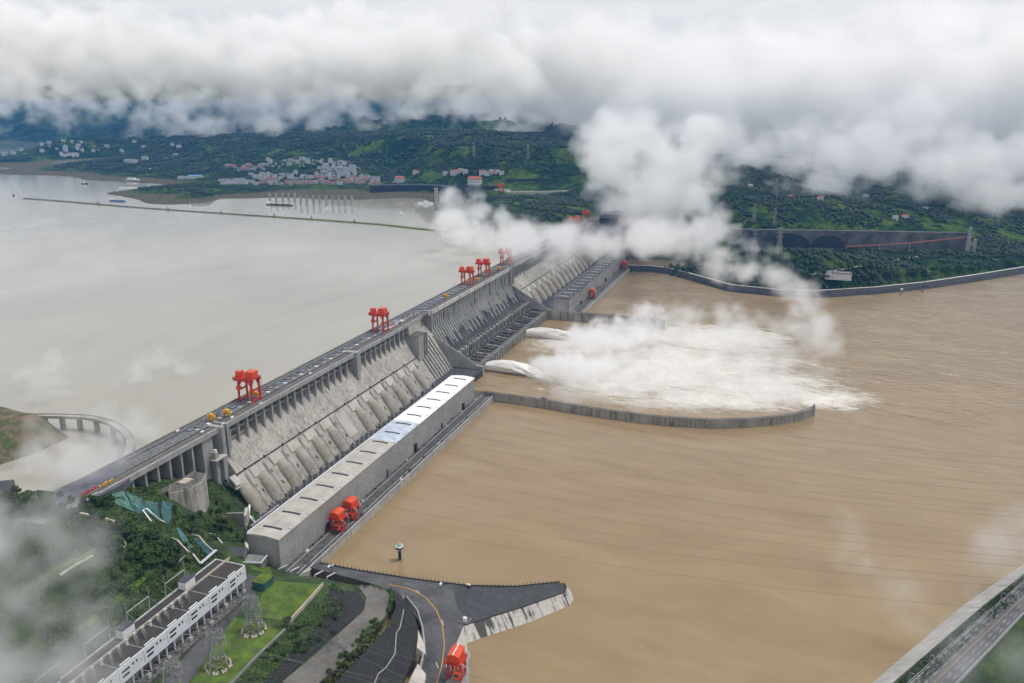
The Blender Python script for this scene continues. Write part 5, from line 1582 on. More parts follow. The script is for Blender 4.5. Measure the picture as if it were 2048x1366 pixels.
for i in range(34):
    x = rt.uniform(520, 690); y = 1366 - (x - 470) * .62 + rt.uniform(-34, 26)
    plant(x, y, rt.choice((2, 3, 0)), .62, 'small bushy tree on the strip between lower lawn and black rock', 'bushes beside the lower lawn')
for i in range(28):
    x = rt.uniform(655, 760); y = 1366 - (x - 655) * 1.12 + rt.uniform(-20, 8)
    plant(x, y, rt.choice((2, 3)), .6, 'small green bush between upper road and black rock slope', 'bushes beside the upper road')
plant(575, 1252, 4, .9, 'dark green tree standing at the corner between the two lawns', 'tree between lawns')
plant(352, 1028, 1, 1.0, 'dark conifer-like tree at the foot of the concrete tower block', 'tree by tower block')

# hedge along the road
def hedge():
    V = []; rg = np.random.default_rng(3)
    t = thing('hedge', 'trimmed green hedge curving between the upper and the lower road', 'hedge', tuple(HP[10]))
    pts = []
    for a, b in zip(HP, HP[1:]):
        for k in range(160): pts.append(a.lerp(b, rg.random()) + Vector((rg.normal() * 1.0, rg.normal() * 1.0, rg.random() * 2.6)))
    c = np.array([tuple(p) for p in pts]) - np.array(tuple(t.location)); n = len(c)
    u = rg.normal(size=(n, 3)); u /= np.linalg.norm(u, axis=1)[:, None]; v = np.cross(u, rg.normal(size=(n, 3))); v /= np.linalg.norm(v, axis=1)[:, None]
    s = .7
    o = npmesh('leaves', np.stack([c - u * s, c + v * s, c + u * s, c - v * s], 1).reshape(-1, 3), np.arange(4 * n).reshape(-1, 4), M_leaf_bright)
    o.parent = t
hedge()

# low undergrowth that nobody could count
def undergrowth(name, x0, x1, y0, y1, n, keep, zf, seed, size=(0.5, 1.3), up=1.0):
    rg = np.random.default_rng(seed)
    x = rg.uniform(x0, x1, n); y = rg.uniform(y0, y1, n)
    k = keep(x, y) & (fbm(x / 14, y / 14, 3, seed) + rg.normal(size=n) * .08 > -.06)
    x = x[k]; y = y[k]; n = len(x)
    z = zf(x, y)
    cl = (fbm(x / 6, y / 6, 3, 21) + .35).clip(0, 1)
    c = np.stack([x, y, z + rg.random(n) * up * (0.4 + 3.2 * cl)], 1)
    u = rg.normal(size=(n, 3)); u[:, 2] *= .6; u /= np.linalg.norm(u, axis=1)[:, None]
    v = np.cross(u, rg.normal(size=(n, 3))); v /= np.linalg.norm(v, axis=1)[:, None]
    s = rg.uniform(*size, n)[:, None]
    V = np.stack([c - u * s, c + v * s * .8, c + u * s, c - v * s * .8], 1).reshape(-1, 3)
    return tag(npmesh(name, V, np.arange(4 * n).reshape(-1, 4), M_leaf), kind='stuff')


def zlook(x, y):
    i = np.clip((x - GX[0]) / 3.0, 0, nx - 1.001); j = np.clip((y - GY[0]) / 3.0, 0, ny - 1.001)
    i0 = i.astype(int); j0 = j.astype(int); fi = i - i0; fj = j - j0
    return (zz_[i0, j0] * (1 - fi) + zz_[i0 + 1, j0] * fi) * (1 - fj) + (zz_[i0, j0 + 1] * (1 - fi) + zz_[i0 + 1, j0 + 1] * fi) * fj
def keep1(x, y):
    k = ~((x > -44) & (x < 3) & (y > 512)) & ~((x > 128) & (y < 575)) & ~((x > 80) & (y > 615)) & ~((x > 12) & (x < 46) & (y > 624) & (y < 690))
    # keep clear of nets, paths
    k &= ~((x > 112) & (y > 600))
    return k & (zlook(x, y) > 70)
undergrowth('undergrowth', -140, 132, 330, 745, 150000, keep1, zlook, 31)
def keep2(x, y):
    # strips beside the lower lawn and upper road
    out = np.zeros(len(x), bool)
    for i in range(len(x)):
        px, py = pix((x[i], y[i], zlook(x[i:i + 1], y[i:i + 1])[0]))
        f = px - (1366 - py) * .98
        out[i] = (-0 < py - 1120 < 260) and ((470 < f + 0 < 555 and px < 690) or (640 < f < 672 and py > 1240))
    return out
undergrowth('undergrowth', 200, 330, 380, 620, 26000, keep2, zlook, 37, (.5, 1.1), 1.2)
A_ = np.array([tuple(p) for p in top1]); 
def rb_pts(n, seed):
    rg = np.random.default_rng(seed); f = rg.random(n); s = np.where(rg.random(n) < .35, rg.uniform(.01, .055, n), rg.uniform(.19, .6, n))
    i = np.minimum((f * (len(top1) - 1)).astype(int), len(top1) - 2); ff = f * (len(top1) - 1) - i
    p = A_[i] * (1 - ff)[:, None] + A_[i + 1] * ff[:, None]
    x = p[:, 0] + 260 * s; y = p[:, 1] - 240 * s; z = np.interp(s, [0, .03, .08, .3, .5, 1], [80, 81.2, 82, 82, 86, 110])
    return x, y, z
x, y, z = rb_pts(40000, 5); rg = np.random.default_rng(8); n = len(x)
cl = (fbm(x / 7, y / 7, 3, 4) + .4).clip(0, 1)
c = np.stack([x, y, z + rg.random(n) * (0.3 + 4 * cl)], 1); u = rg.normal(size=(n, 3)); u /= np.linalg.norm(u, axis=1)[:, None]; v = np.cross(u, rg.normal(size=(n, 3))); v /= np.linalg.norm(v, axis=1)[:, None]
s = rg.uniform(.5, 1.2, n)[:, None]
tag(npmesh('roadside_shrubbery', np.stack([c - u * s, c + v * s * .8, c + u * s, c - v * s * .8], 1).reshape(-1, 3), np.arange(4 * n).reshape(-1, 4), M_leaf), kind='stuff')

pair(dam, 'tier_niche', 'tier_block'); pair(dam, 'gate_frame', 'tier_block')
for _o in list(bpy.data.objects):
    if _o.parent is None and _o.name.startswith(('powerhouse',)): pair(_o, 'skylight', 'roof')
    if _o.parent is None and _o.name.startswith(('parked_car', 'parked_van')): pair(_o, 'windscreen', 'body')
    if _o.parent is None and _o.name.startswith('street_lamp'): pair(_o, 'lamp_head', 'arm')
# ------------------------------------------------------------------ far terrain
FC = []
def fcp(*rows):
    for (px, py, z) in rows:
        p = at(px, py, z); FC.append((p.x, p.y, z))
def fcy(*rows):
    for (px, py, Y) in rows:
        p = aty(px, py, Y); FC.append((p.x, p.y, p.z))


# lake side: below water
fcp((-300, 420, 148), (0, 420, 146), (200, 420, 146), (330, 430, 146), (420, 415, 148), (520, 412, 148), (640, 412, 148), (760, 412, 148), (860, 415, 148), (560, 440, 140), (700, 445, 140), (860, 440, 145), (60, 372, 148), (110, 362, 148), (-200, 372, 146), (215, 372, 150), (300, 375, 150), (700, 520, 135), (300, 520, 135), (0, 520, 135), (900, 480, 140))
# shore and shelf
fcp((0, 343, 158), (60, 334, 160), (110, 326, 160), (160, 318, 164), (150, 352, 159), (190, 340, 176), (240, 346, 178), (290, 352, 172), (250, 390, 160), (290, 378, 180), (340, 382, 176), (370, 390, 170), (420, 388, 178), (470, 392, 164), (430, 396, 159), (530, 391, 162), (600, 391, 160), (680, 391, 163), (760, 392, 162), (860, 395, 160))
fcp((220, 325, 200), (300, 320, 205), (380, 325, 205), (420, 345, 196), (420, 362, 182), (500, 366, 180), (560, 372, 176), (620, 368, 180), (700, 366, 182), (760, 362, 186))
fcp((480, 335, 210), (560, 340, 212), (640, 342, 215), (700, 345, 215), (760, 350, 205), (560, 318, 255), (640, 322, 250), (700, 328, 245))
# distant mountains
fcy((-300, 268, 8200), (0, 262, 8200), (120, 258, 8300), (300, 262, 8300), (420, 268, 8000), (520, 272, 7600), (-300, 190, 10500), (0, 170, 10500), (300, 170, 10500), (600, 190, 10500), (-900, 260, 9000), (-900, 180, 11000), (-600, 250, 8600), (-200, 225, 9400), (-60, 292, 7600), (-400, 300, 7600))
fcp((0, 318, 185), (150, 300, 235), (300, 300, 240), (60, 300, 230), (420, 305, 240), (380, 292, 280))
# middle ridge
fcy((480, 296, 5200), (560, 291, 5200), (640, 288, 5000), (720, 272, 4900), (800, 268, 4800), (880, 264, 4700), (960, 270, 4600), (1040, 274, 4500), (1120, 276, 4500), (1200, 280, 4500), (1300, 290, 4500), (1420, 300, 4600))
fcp((620, 305, 290), (760, 300, 310), (860, 300, 315), (960, 300, 310), (1060, 310, 300), (1150, 310, 300), (860, 330, 240), (960, 330, 235), (1060, 335, 235), (1160, 335, 235))
fcy((760, 250, 6800), (830, 241, 7000), (890, 238, 7000), (960, 252, 6800), (700, 264, 6600), (1100, 262, 7000), (1300, 260, 7200))
# left bank behind the dam
fcp((900, 372, 195), (900, 400, 168), (880, 420, 160), (960, 380, 195), (960, 400, 192), (1040, 380, 195), (1120, 380, 195), (1000, 420, 188), (1080, 420, 188), (1160, 415, 188), (1190, 390, 192), (1060, 440, 182), (1120, 440, 178), (1250, 400, 180), (1250, 440, 140), (1320, 420, 150), (1320, 460, 110), (1230, 500, 90), (1300, 500, 86))
# downstream left bank
fcp((1275, 530, 82), (1340, 534, 82), (1400, 548, 82), (1470, 565, 82), (1560, 576, 82), (1640, 578, 82), (1750, 572, 82), (1850, 562, 82), (1960, 545, 82), (2080, 528, 82), (2300, 500, 82))
fcp((1270, 545, 45), (1330, 553, 45), (1400, 580, 42), (1470, 598, 42), (1560, 606, 42), (1640, 608, 42), (1750, 602, 42), (1850, 592, 42), (1960, 576, 42), (2080, 558, 42), (1500, 660, 30), (1900, 650, 30), (2200, 600, 30), (1350, 620, 30))
fcp((1258, 560, 40), (1240, 590, 38), (1300, 600, 36), (1235, 545, 40), (1190, 640, 30))
fcp((1500, 530, 86), (1650, 535, 86), (1800, 525, 88), (1500, 510, 90), (1650, 510, 90), (1800, 508, 90), (1960, 515, 86), (2080, 505, 84))
# plateau above the rock cut
fcp((1470, 470, 150), (1560, 468, 160), (1660, 468, 160), (1780, 470, 160), (1900, 474, 152), (1990, 470, 120), (2100, 470, 110))
fcp((1480, 492, 97), (1600, 494, 96), (1720, 495, 96), (1840, 496, 95), (1930, 498, 94))
fcp((1480, 430, 185), (1600, 430, 180), (1720, 430, 178), (1840, 430, 172), (1980, 430, 160), (2100, 430, 150), (1400, 440, 150))
fcp((1450, 390, 230), (1560, 390, 222), (1700, 395, 205), (1850, 395, 195), (2000, 395, 185), (2150, 395, 175), (1400, 350, 280), (1560, 350, 260), (1700, 355, 240), (1850, 350, 235), (2000, 345, 230), (2150, 345, 225))
fcy((1500, 300, 5600), (1650, 292, 5800), (1800, 286, 6000), (1950, 284, 6200), (2150, 280, 6400), (1650, 240, 8500), (2000, 235, 8800), (2400, 240, 9000), (1300, 235, 9000), (1000, 225, 9000))
far_z0 = rbf_fit([(a, b) for a, b, c in FC], [c for a, b, c in FC], 0.02)


Q_PX = [(1225, 531), (1255, 531), (1300, 532), (1345, 538), (1400, 553), (1460, 570), (1560, 580), (1640, 582), (1750, 575), (1850, 565), (1960, 549), (2070, 531), (2250, 500), (2500, 455)]
def pixa(x, y, z):
    M = np.array(_RM.transposed()); v = (np.stack([x, y, z], -1) - np.array(CAM)) @ M.T
    return 1024 + FPX * v[:, 0] / -v[:, 2], 683 - FPX * v[:, 1] / -v[:, 2]
CUT_A = at(1462, 490, 97); CUT_B = at(1934, 499, 97)


def far_z(x, y):
    z = far_z0(x, y)
    k = np.clip((z - 175) / 120, 0, 1.6)
    rid = np.abs(fbm(x / 420, y / 420, 5, 41))
    z = z + k * (34 - rid * 190) * np.clip((y - 3000) / 1500, 0.25, 1) + fbm(x / 120, y / 120, 4, 13) * (3 + 16 * k)
    z = np.where((y < 6000) & (z > 370), 370 + (z - 370) * .22, z)
    z = np.where((x > 150) & (z > 300) & (y < 5600), 300 + (z - 300) * .3, z)
    # river bed in front of the far quay wall
    if Q_PX is not None:
        fx_, fy_ = pixa(x.ravel(), y.ravel(), np.full(x.size, 82.0)); fx_ = fx_.reshape(x.shape); fy_ = fy_.reshape(x.shape)
        z = np.where((x > 140) & (y < 4600) & (y > 1900) & (fx_ > 1225) & (fy_ > np.interp(fx_, [q[0] for q in Q_PX], [q[1] for q in Q_PX]) + 1.0), np.minimum(z, 52), z)
    # level yard in front of the rock cut
    u = ((x - CUT_A.x) * (CUT_B.x - CUT_A.x) + (y - CUT_A.y) * (CUT_B.y - CUT_A.y)) / ((CUT_B - CUT_A).to_2d().length ** 2)
    v = ((x - CUT_A.x) * (CUT_B.y - CUT_A.y) - (y - CUT_A.y) * (CUT_B.x - CUT_A.x)) / (CUT_B - CUT_A).to_2d().length
    z = np.where((u > -0.12) & (u < 1.15) & (v > -12) & (v < 420), np.minimum(z, 95 + fbm(x / 60, y / 60, 3, 2) * 5), z)
    return z


def terrain_patch(name, x0, x1, y0, y1, st, mat, hole=None):
    X = np.arange(x0, x1 + 1, st); Y = np.arange(y0, y1 + 1, st)
    a, b = np.meshgrid(X, Y, indexing='ij')
    z = far_z(a, b)
    # keep the ground out of the lake and river beds next to the dam
    z = np.where((a > -60) & (a < 200) & (b < 2860), np.minimum(z, 50), z)
    n1, n2 = a.shape; id_ = np.arange(n1 * n2).reshape(n1, n2)
    f = np.stack([id_[:-1, :-1], id_[1:, :-1], id_[1:, 1:], id_[:-1, 1:]], -1).reshape(-1, 4)
    if hole is not None:
        cx_ = a[:-1, :-1].ravel() + st / 2; cy_ = b[:-1, :-1].ravel() + st / 2
        f = f[~((cx_ > hole[0]) & (cx_ < hole[1]) & (cy_ > hole[2]) & (cy_ < hole[3]))]
    return tag(npmesh(name, np.stack([a, b, z], -1).reshape(-1, 3), f, mat, smooth=True), kind='structure')


def far_mat():
    m, nt, nd, lk, b = newmat('far_land')
    p = wpos(nt)
    n1 = noise(nt, p, 0.004, 7, 0.65); n2 = noise(nt, p, 0.03, 6, 0.65)
    s = math_(nt, 'ADD', math_(nt, 'MULTIPLY', n1, .6), math_(nt, 'MULTIPLY', n2, .4))
    r = ramp(nt, [(.36, (.005, .016, .012)), (.49, (.012, .032, .015)), (.57, (.055, .095, .018)), (.68, (.12, .15, .04))]); lk.new(s, r.inputs[0])
    sp = nd.new('ShaderNodeSeparateXYZ'); lk.new(p, sp.inputs[0])
    # bare drawdown band along the lake
    zz = math_(nt, 'ADD', sp.outputs['Z'], math_(nt, 'MULTIPLY', math_(nt, 'SUBTRACT', n2, .5), 26))
    left = math_(nt, 'LESS_THAN', sp.outputs['X'], -150)
    band = math_(nt, 'MULTIPLY', math_(nt, 'LESS_THAN', zz, 169), left)
    e = ramp(nt, [(.38, (.055, .043, .032)), (.5, (.13, .10, .07)), (.58, (.06, .08, .025))]); lk.new(n2, e.inputs[0])
    lk.new(mixc(nt, band, r.outputs[0], e.outputs[0]), b.inputs['Base Color'])
    b.inputs['Roughness'].default_value = .95; b.inputs['Specular IOR Level'].default_value = .1
    bp = nd.new('ShaderNodeBump'); bp.inputs['Strength'].default_value = 1.0; bp.inputs['Distance'].default_value = 8.0
    lk.new(noise(nt, p, 0.06, 6, .7), bp.inputs['Height']); lk.new(bp.outputs[0], b.inputs['Normal'])
    return m


M_far = far_mat()
terrain_patch('far_terrain', -3600, 3900, 2000, 5600, 25, M_far)
terrain_patch('distant_hills', -12600, 7800, 2000, 11600, 60, M_far, (-3580, 3880, 1990, 5580))

# far forest mass: clumps
def blobs(n, x0, x1, y0, y1, seed, smin, smax, keep):
    rg = np.random.default_rng(seed)
    x = rg.uniform(x0, x1, n); y = rg.uniform(y0, y1, n); z = far_z(x, y)
    k = keep(x, y, z) & (fbm(x / 90, y / 90, 4, 7) + rg.normal(size=n) * .05 > .0)
    return x[k], y[k], z[k], rg.uniform(smin, smax, k.sum()), rg


_ico = np.array([(0, 0, 1), (.894, 0, .447), (.276, .851, .447), (-.724, .526, .447), (-.724, -.526, .447), (.276, -.851, .447), (.724, .526, -.447), (-.276, .851, -.447), (-.894, 0, -.447), (-.276, -.851, -.447), (.724, -.526, -.447)])
_icf = np.array([(0, 1, 2), (0, 2, 3), (0, 3, 4), (0, 4, 5), (0, 5, 1), (1, 6, 2), (2, 7, 3), (3, 8, 4), (4, 9, 5), (5, 10, 1), (6, 7, 2), (7, 8, 3), (8, 9, 4), (9, 10, 5), (10, 6, 1)])
def forest(name, *a):
    x, y, z, s, rg = blobs(*a)
    n = len(x)
    J = _ico[None] * rg.uniform(.65, 1.3, (n, 11, 1)) * s[:, None, None] * np.array([1, 1, .95])
    V = J + np.stack([x, y, z + s * .55], -1)[:, None]
    F = _icf[None] + (np.arange(n) * 11)[:, None, None]
    return tag(npmesh(name, V.reshape(-1, 3), F.reshape(-1, 3), M_leaf_far), kind='stuff')


def keep_far(x, y, z):
    px, py = pixa(x, y, z)
    k = (z > 176) | ((x > 100) & (z > 80))
    k &= (px > -60) & (px < 2110)
    k &= ~((px > 410) & (px < 770) & (py > 316) & (py < 380) & (_hash(x, y, 5) > .3))       # town, thinly planted
    k &= ~((px > 430) & (px < 765) & (py > 366))
    k &= ~((px > 890) & (px < 1200) & (py > 352) & (py < 384))     # lock works
    k &= ~((px > 1612) & (px < 1700) & (py > 540) & (py < 566))
    k &= ~((x > -60) & (x < 200) & (y < 2860))
    k &= ~((px > 1440) & (px < 1935) & (py > 455) & (py < 500))
    return k
forest('far_forest', 110000, -3000, 3600, 2200, 4200, 51, 3.5, 7.5, keep_far)
forest('hill_forest', 100000, -5200, 5200, 4000, 7000, 52, 6, 12, keep_far)

# ------------------------------------------------------------------ far quay wall downstream
bk_t = [(1255, 531), (1300, 532), (1345, 538), (1400, 553), (1460, 570), (1560, 580), (1640, 582), (1750, 575), (1850, 565), (1960, 549), (2070, 531), (2250, 500)]
T1 = [at(x, y, 82.5) for x, y in pl(bk_t, 90)]
M_riprap = simple('dark_riprap', (.045, .045, .05), .9, .6, .1, dark=(.02, .02, .022))
t = thing('far_quay_wall', 'long dark sloped quay wall along the far river bank', 'wall', tuple(T1[30]))
P = []
for i, p in enumerate(T1):
    d = T1[min(i + 1, 90)] - T1[max(i - 1, 0)]; d.normalize(); nn = Vector((d.y, -d.x, 0))
    if nn.y > 0 and nn.x < 0: nn = -nn
    if nn.y > 0: nn = -nn
    P.append([tuple(p + Vector((0, 0, .8)) - nn * 9), tuple(p + Vector((0, 0, .9))), tuple(p + nn * 9 + Vector((0, 0, -9))), tuple(p + nn * 20 + Vector((0, 0, -26)))])
MB().grid([[r_[1], r_[2], r_[3]] for r_ in P]).build('sloped_face', M_riprap, t)
MB().ribbon([Vector(r_[0]) for r_ in P], [Vector(r_[1]) + Vector((0, 0, .1)) for r_ in P], 3).build('quay_path', M_conc_panel, t)
for i in range(34, 88, 2):
    p = T1[i]; street_lamp(p + Vector((2, 6, 1)), 'small lamp in the row on the far quay wall', 'lamps on the far quay', 10, -1.4)
for (q, lab) in (((1802, 590), 'white river marker post off the far quay'), ((1845, 584), 'dark river marker post off the far quay')):
    p = at(*q, 66); t = thing('river_marker', lab, 'marker', tuple(p))
    MB().taper((p.x, p.y, 60), (p.x, p.y, 80), 3.4, 2.4).build('post', M_conc_dark, t); MB().box(p.x - 3, p.x + 3, p.y - 3, p.y + 3, 80, 84).build('board', M_white if 'white' in lab else M_black, t)

# ------------------------------------------------------------------ buildings
def winmat(name, col):
    m, nt, nd, lk, b = newmat(name)
    tc = nd.new('ShaderNodeTexCoord'); sp = nd.new('ShaderNodeSeparateXYZ'); lk.new(tc.outputs['Object'], sp.inputs[0])
    fz = math_(nt, 'FRACT', math_(nt, 'DIVIDE', sp.outputs['Z'], 3.2)); fx = math_(nt, 'FRACT', math_(nt, 'DIVIDE', math_(nt, 'ADD', sp.outputs['X'], sp.outputs['Y']), 3.6))
    w_ = math_(nt, 'MULTIPLY', math_(nt, 'LESS_THAN', math_(nt, 'ABSOLUTE', math_(nt, 'SUBTRACT', fz, .5)), .25), math_(nt, 'LESS_THAN', math_(nt, 'ABSOLUTE', math_(nt, 'SUBTRACT', fx, .5)), .3))
    lk.new(mixc(nt, w_, col, (.06, .07, .09)), b.inputs['Base Color']); b.inputs['Roughness'].default_value = .7
    return m


M_bw = winmat('white_facade', (.68, .68, .67)); M_bg = winmat('grey_facade', (.42, .42, .42)); M_by = winmat('cream_facade', (.60, .50, .34)); M_bp = winmat('pink_facade', (.48, .38, .35))
M_rr = simple('red_tile_roof', (.34, .10, .07), .8, .25, .1); M_rg = simple('grey_roof', (.22, .23, .25), .8, .25, .1); M_rb = simple('blue_sheet_roof', (.08, .26, .48), .5, .2, .1)
def bproto(w_, d_, h, kind, fac, roof):
    b = MB(); b.box(-w_ / 2, w_ / 2, -d_ / 2, d_ / 2, -8, h, 0)
    if kind == 'flat':
        b.box(-w_ / 2 - .4, w_ / 2 + .4, -d_ / 2 - .4, d_ / 2 + .4, h, h + .9, 1)
        b.box(-w_ / 5, -w_ / 5 + 5, -2.5, 2.5, h + .9, h + 4, 0); b.box(w_ / 5, w_ / 5 + 5, -2.5, 2.5, h + .9, h + 4, 0)
    else:
        r_ = min(d_ * .32, 4.5); i_ = 0 if kind == 'gable' else d_ * .4
        v = [(-w_ / 2 - .6, -d_ / 2 - .6, h), (w_ / 2 + .6, -d_ / 2 - .6, h), (w_ / 2 + .6, d_ / 2 + .6, h), (-w_ / 2 - .6, d_ / 2 + .6, h), (-w_ / 2 + i_, 0, h + r_), (w_ / 2 - i_, 0, h + r_)]
        b.add(v, [(0, 1, 5, 4), (2, 3, 4, 5), (1, 2, 5), (3, 0, 4), (3, 2, 1, 0)], 1)
    me = b.build('building', [fac, roof])
    return me


BP = {'white block': bproto(42, 14, 19, 'flat', M_bw, M_rg), 'tall white block': bproto(24, 16, 30, 'flat', M_bw, M_rg), 'pink red-roofed block': bproto(48, 14, 17, 'hip', M_bp, M_rr),
      'cream block': bproto(34, 15, 18, 'flat', M_by, M_rg), 'grey block': bproto(38, 14, 16, 'hip', M_bg, M_rg), 'blue-roofed hall': bproto(58, 24, 11, 'gable', M_bw, M_rb),
      'white house': bproto(17, 11, 9, 'gable', M_bw, M_rg), 'red-roofed house': bproto(19, 11, 9, 'gable', M_bw, M_rr), 'long white hall': bproto(74, 15, 13, 'hip', M_bw, M_rg)}
bused = set(); rb = random.Random(9)
def far_hit(px, py):
    d = ray(px, py); d = d / -d.z if d.z < 0 else d
    ts = np.linspace(560 - 460, 505, 600) if False else np.linspace(80, 500, 700)
    X = CAM.x + d.x * ts; Y = CAM.y + d.y * ts; Z = CAM.z + d.z * ts
    g = far_z(X, Y); k = np.nonzero((Z <= g) & (Y > 2000))[0]
    if len(k) == 0: return at(px, py, 160)
    i = k[0]; return Vector((X[i], Y[i], g[i]))
def put(px, py, kind, where, group, rz=None, s=1.0):
    p = far_hit(px, py)
    o = BP[kind]
    if kind in bused: o = o.copy(); COL.objects.link(o)
    bused.add(kind)
    o.location = p; o.rotation_euler = (0, 0, rb.uniform(-.5, .7) if rz is None else rz)
    s *= rb.uniform(.8, 1.2) * (.8 if 'town' in group else 1); o.scale = (s, s, s * rb.uniform(.85, 1.2))
    o.name = 'house' if 'house' in kind else ('hall' if 'hall' in kind else 'apartment_block')
    tag(o, kind + ' ' + where, 'building', group)
for r_, (x0, x1, ya, yb, n, kinds) in enumerate(((442, 505, 362, 369, 12, ('white block', 'long white hall', 'cream block')), (505, 760, 366, 371, 28, ('pink red-roofed block', 'white block', 'grey block', 'cream block')),
                            (510, 760, 357, 364, 32, ('white block', 'pink red-roofed block', 'tall white block', 'grey block')), (500, 740, 350, 357, 30, ('white block', 'tall white block', 'grey block')),
                            (455, 530, 332, 345, 18, ('grey block', 'pink red-roofed block', 'grey block')), (640, 715, 337, 350, 28, ('white block', 'grey block', 'white block')), (530, 700, 321, 336, 32, ('white block', 'grey block', 'white house', 'tall white block')))):
    for i in range(n):
        f = (i + .5) / n
        k_ = rb.choice(kinds)
        put(x0 + (x1 - x0) * f + rb.uniform(-4, 4), rb.uniform(ya, yb), k_, ('at the left end of the lakeside town', 'in the front row of the lakeside town', 'in the second row of the lakeside town', 'in the middle of the lakeside town', 'in the low quarter left of the town', 'in the terraced rows right of the town', 'on the upper slope above the town')[r_], 'buildings of the lakeside town')
put(392, 357, 'blue-roofed hall', 'standing alone at the left of the town', 'halls by the lake', .1, 1.3); put(366, 358, 'long white hall', 'beside the blue-roofed hall left of the town', 'halls by the lake', .1)
put(290, 321, 'white block', 'standing alone on the lakeside plateau', 'lone buildings', .1, 1.4); put(332, 320, 'white house', 'standing alone right of the plateau block', 'lone buildings', .1, 1.3); put(302, 341, 'white house', 'alone above the bare lake slope', 'lone buildings')
put(262, 326, 'long white hall', 'on the plateau edge above the lake', 'lone buildings', .05, 1.6)
put(800, 366, 'red-roofed house', 'large and white on the slope right of the town', 'lone buildings', .1, 2.6); put(790, 368, 'white house', 'small, beside the large red-roofed house', 'lone buildings')
for i in range(32):
    x = rb.choice((rb.uniform(8, 45), rb.uniform(55, 165), rb.uniform(120, 165), rb.uniform(180, 360)))
    put(x, rb.uniform(284, 314), 'white house', 'scattered on the dark blue far mountain slope', 'houses on the far mountain', None, 1.7)
for i in range(8): put(124 + i * 4.5, 311 + (i % 3), 'white house', 'in a small cluster on the far lower mountain slope', 'houses on the far mountain', None, 1.5)
for i, (x, y) in enumerate(((832, 348), (891, 349), (905, 350), (912, 349), (922, 347), (931, 348), (965, 350), (975, 351), (983, 346), (988, 349), (996, 347), (1003, 349))):
    put(x, y, 'white house' if i % 3 else 'red-roofed house', 'in the small group under the forested ridge', 'houses under the ridge', None, 1.5)
for i, (x, y) in enumerate(((1640, 400), (1790, 440), (1810, 438), (1730, 398), (1878, 372), (1980, 402), (2010, 336), (2030, 334), (2020, 338), (1850, 420), (1580, 396), (1500, 376))):
    put(x, y, 'white house' if i % 2 else 'red-roofed house', 'among the trees of the far right bank', 'houses of the far right bank', None, 1.2)
# long white building on the far plain
p = far_hit(1656, 557)
t = thing('office_building', 'long white building with grey roof among trees on the far bank', 'building', tuple(p))
b = MB(); b.box(p.x - 45, p.x + 60, p.y - 8, p.y + 8, p.z - 5, p.z + 13); b.build('wall', M_bw, t)
MB().box(p.x - 6, p.x + 8, p.y - 9.5, p.y + 9.5, p.z - 5, p.z + 20).build('stair_block', M_bw, t)
MB().prof([(p.x - 46, p.z + 13), (p.x - 6.2, p.z + 13), (p.x - 10, p.z + 17), (p.x - 40, p.z + 17)], p.y - 8.8, p.y + 8.8).build('roof', M_rg, t)
MB().prof([(p.x + 8.2, p.z + 13), (p.x + 61, p.z + 13), (p.x + 55, p.z + 17), (p.x + 12, p.z + 17)], p.y - 8.8, p.y + 8.8).build('roof', M_rg, t)
for o in list(t.children): pass

# ------------------------------------------------------------------ lake: dike, dolphins, boats
DK = [at(x, y, 158) for x, y in pl([(48, 397), (100, 400.5), (200, 409), (300, 417), (400, 424), (520, 432), (640, 440), (760, 449), (850, 459), (900, 463)], 80)]
t = thing('dike', 'long narrow dike crossing the lake, bare brown at one end and grassy at the other', 'dike', tuple(DK[40]))
for a, b_, m, nm in ((0, 45, M_earth, 'bare_crest'), (45, 80, simple('dike_grass', (.10, .12, .035), .95, .4, .05), 'grassy_crest')):
    P = []
    for i in range(a, b_ + 1):
        p = DK[i]; d = DK[min(i + 1, 80)] - DK[max(i - 1, 0)]; d.normalize(); nn = Vector((-d.y, d.x, 0)); wv = 7 + 4 * i / 80
        P.append([tuple(p - nn * wv * 1.6 + Vector((0, 0, -4))), tuple(p - nn * wv * .6 + Vector((0, 0, 2.5))), tuple(p + nn * wv * .6 + Vector((0, 0, 2.7))), tuple(p + nn * wv * 1.6 + Vector((0, 0, -4)))])
    MB().grid(P).build(nm, m, t)
for k, i in enumerate((14, 27, 37, 47, 54, 62)):
    p = DK[i]; o = thing('channel_marker', 'small dark channel marker standing on the long dike', 'marker', tuple(p), 'channel markers on the dike')
    MB().box(p.x - 5, p.x + 5, p.y - 4, p.y + 4, 156, 163).build('base', M_conc_dark, o); MB().taper((p.x, p.y, 163), (p.x, p.y, 172), 2.4, 1.2).build('post', M_black, o)
for k, x in enumerate((540, 553, 566, 578, 590, 602, 614, 627.5, 639.5, 653, 665.6, 678, 690.5, 704)):
    p = at(x, 403 if k < 5 else 409, 157)
    t = thing('mooring_pillar', 'tall pale concrete mooring pillar standing in the lake before the town', 'pillar', tuple(p), 'mooring pillars in the lake')
    MB().taper((p.x, p.y, 140), (p.x, p.y, 192), 8.5, 7).build('shaft', M_trestle, t)
    MB().box(p.x - 5, p.x + 5, p.y - 5, p.y + 5, 192, 195).build('cap', M_conc_col, t)
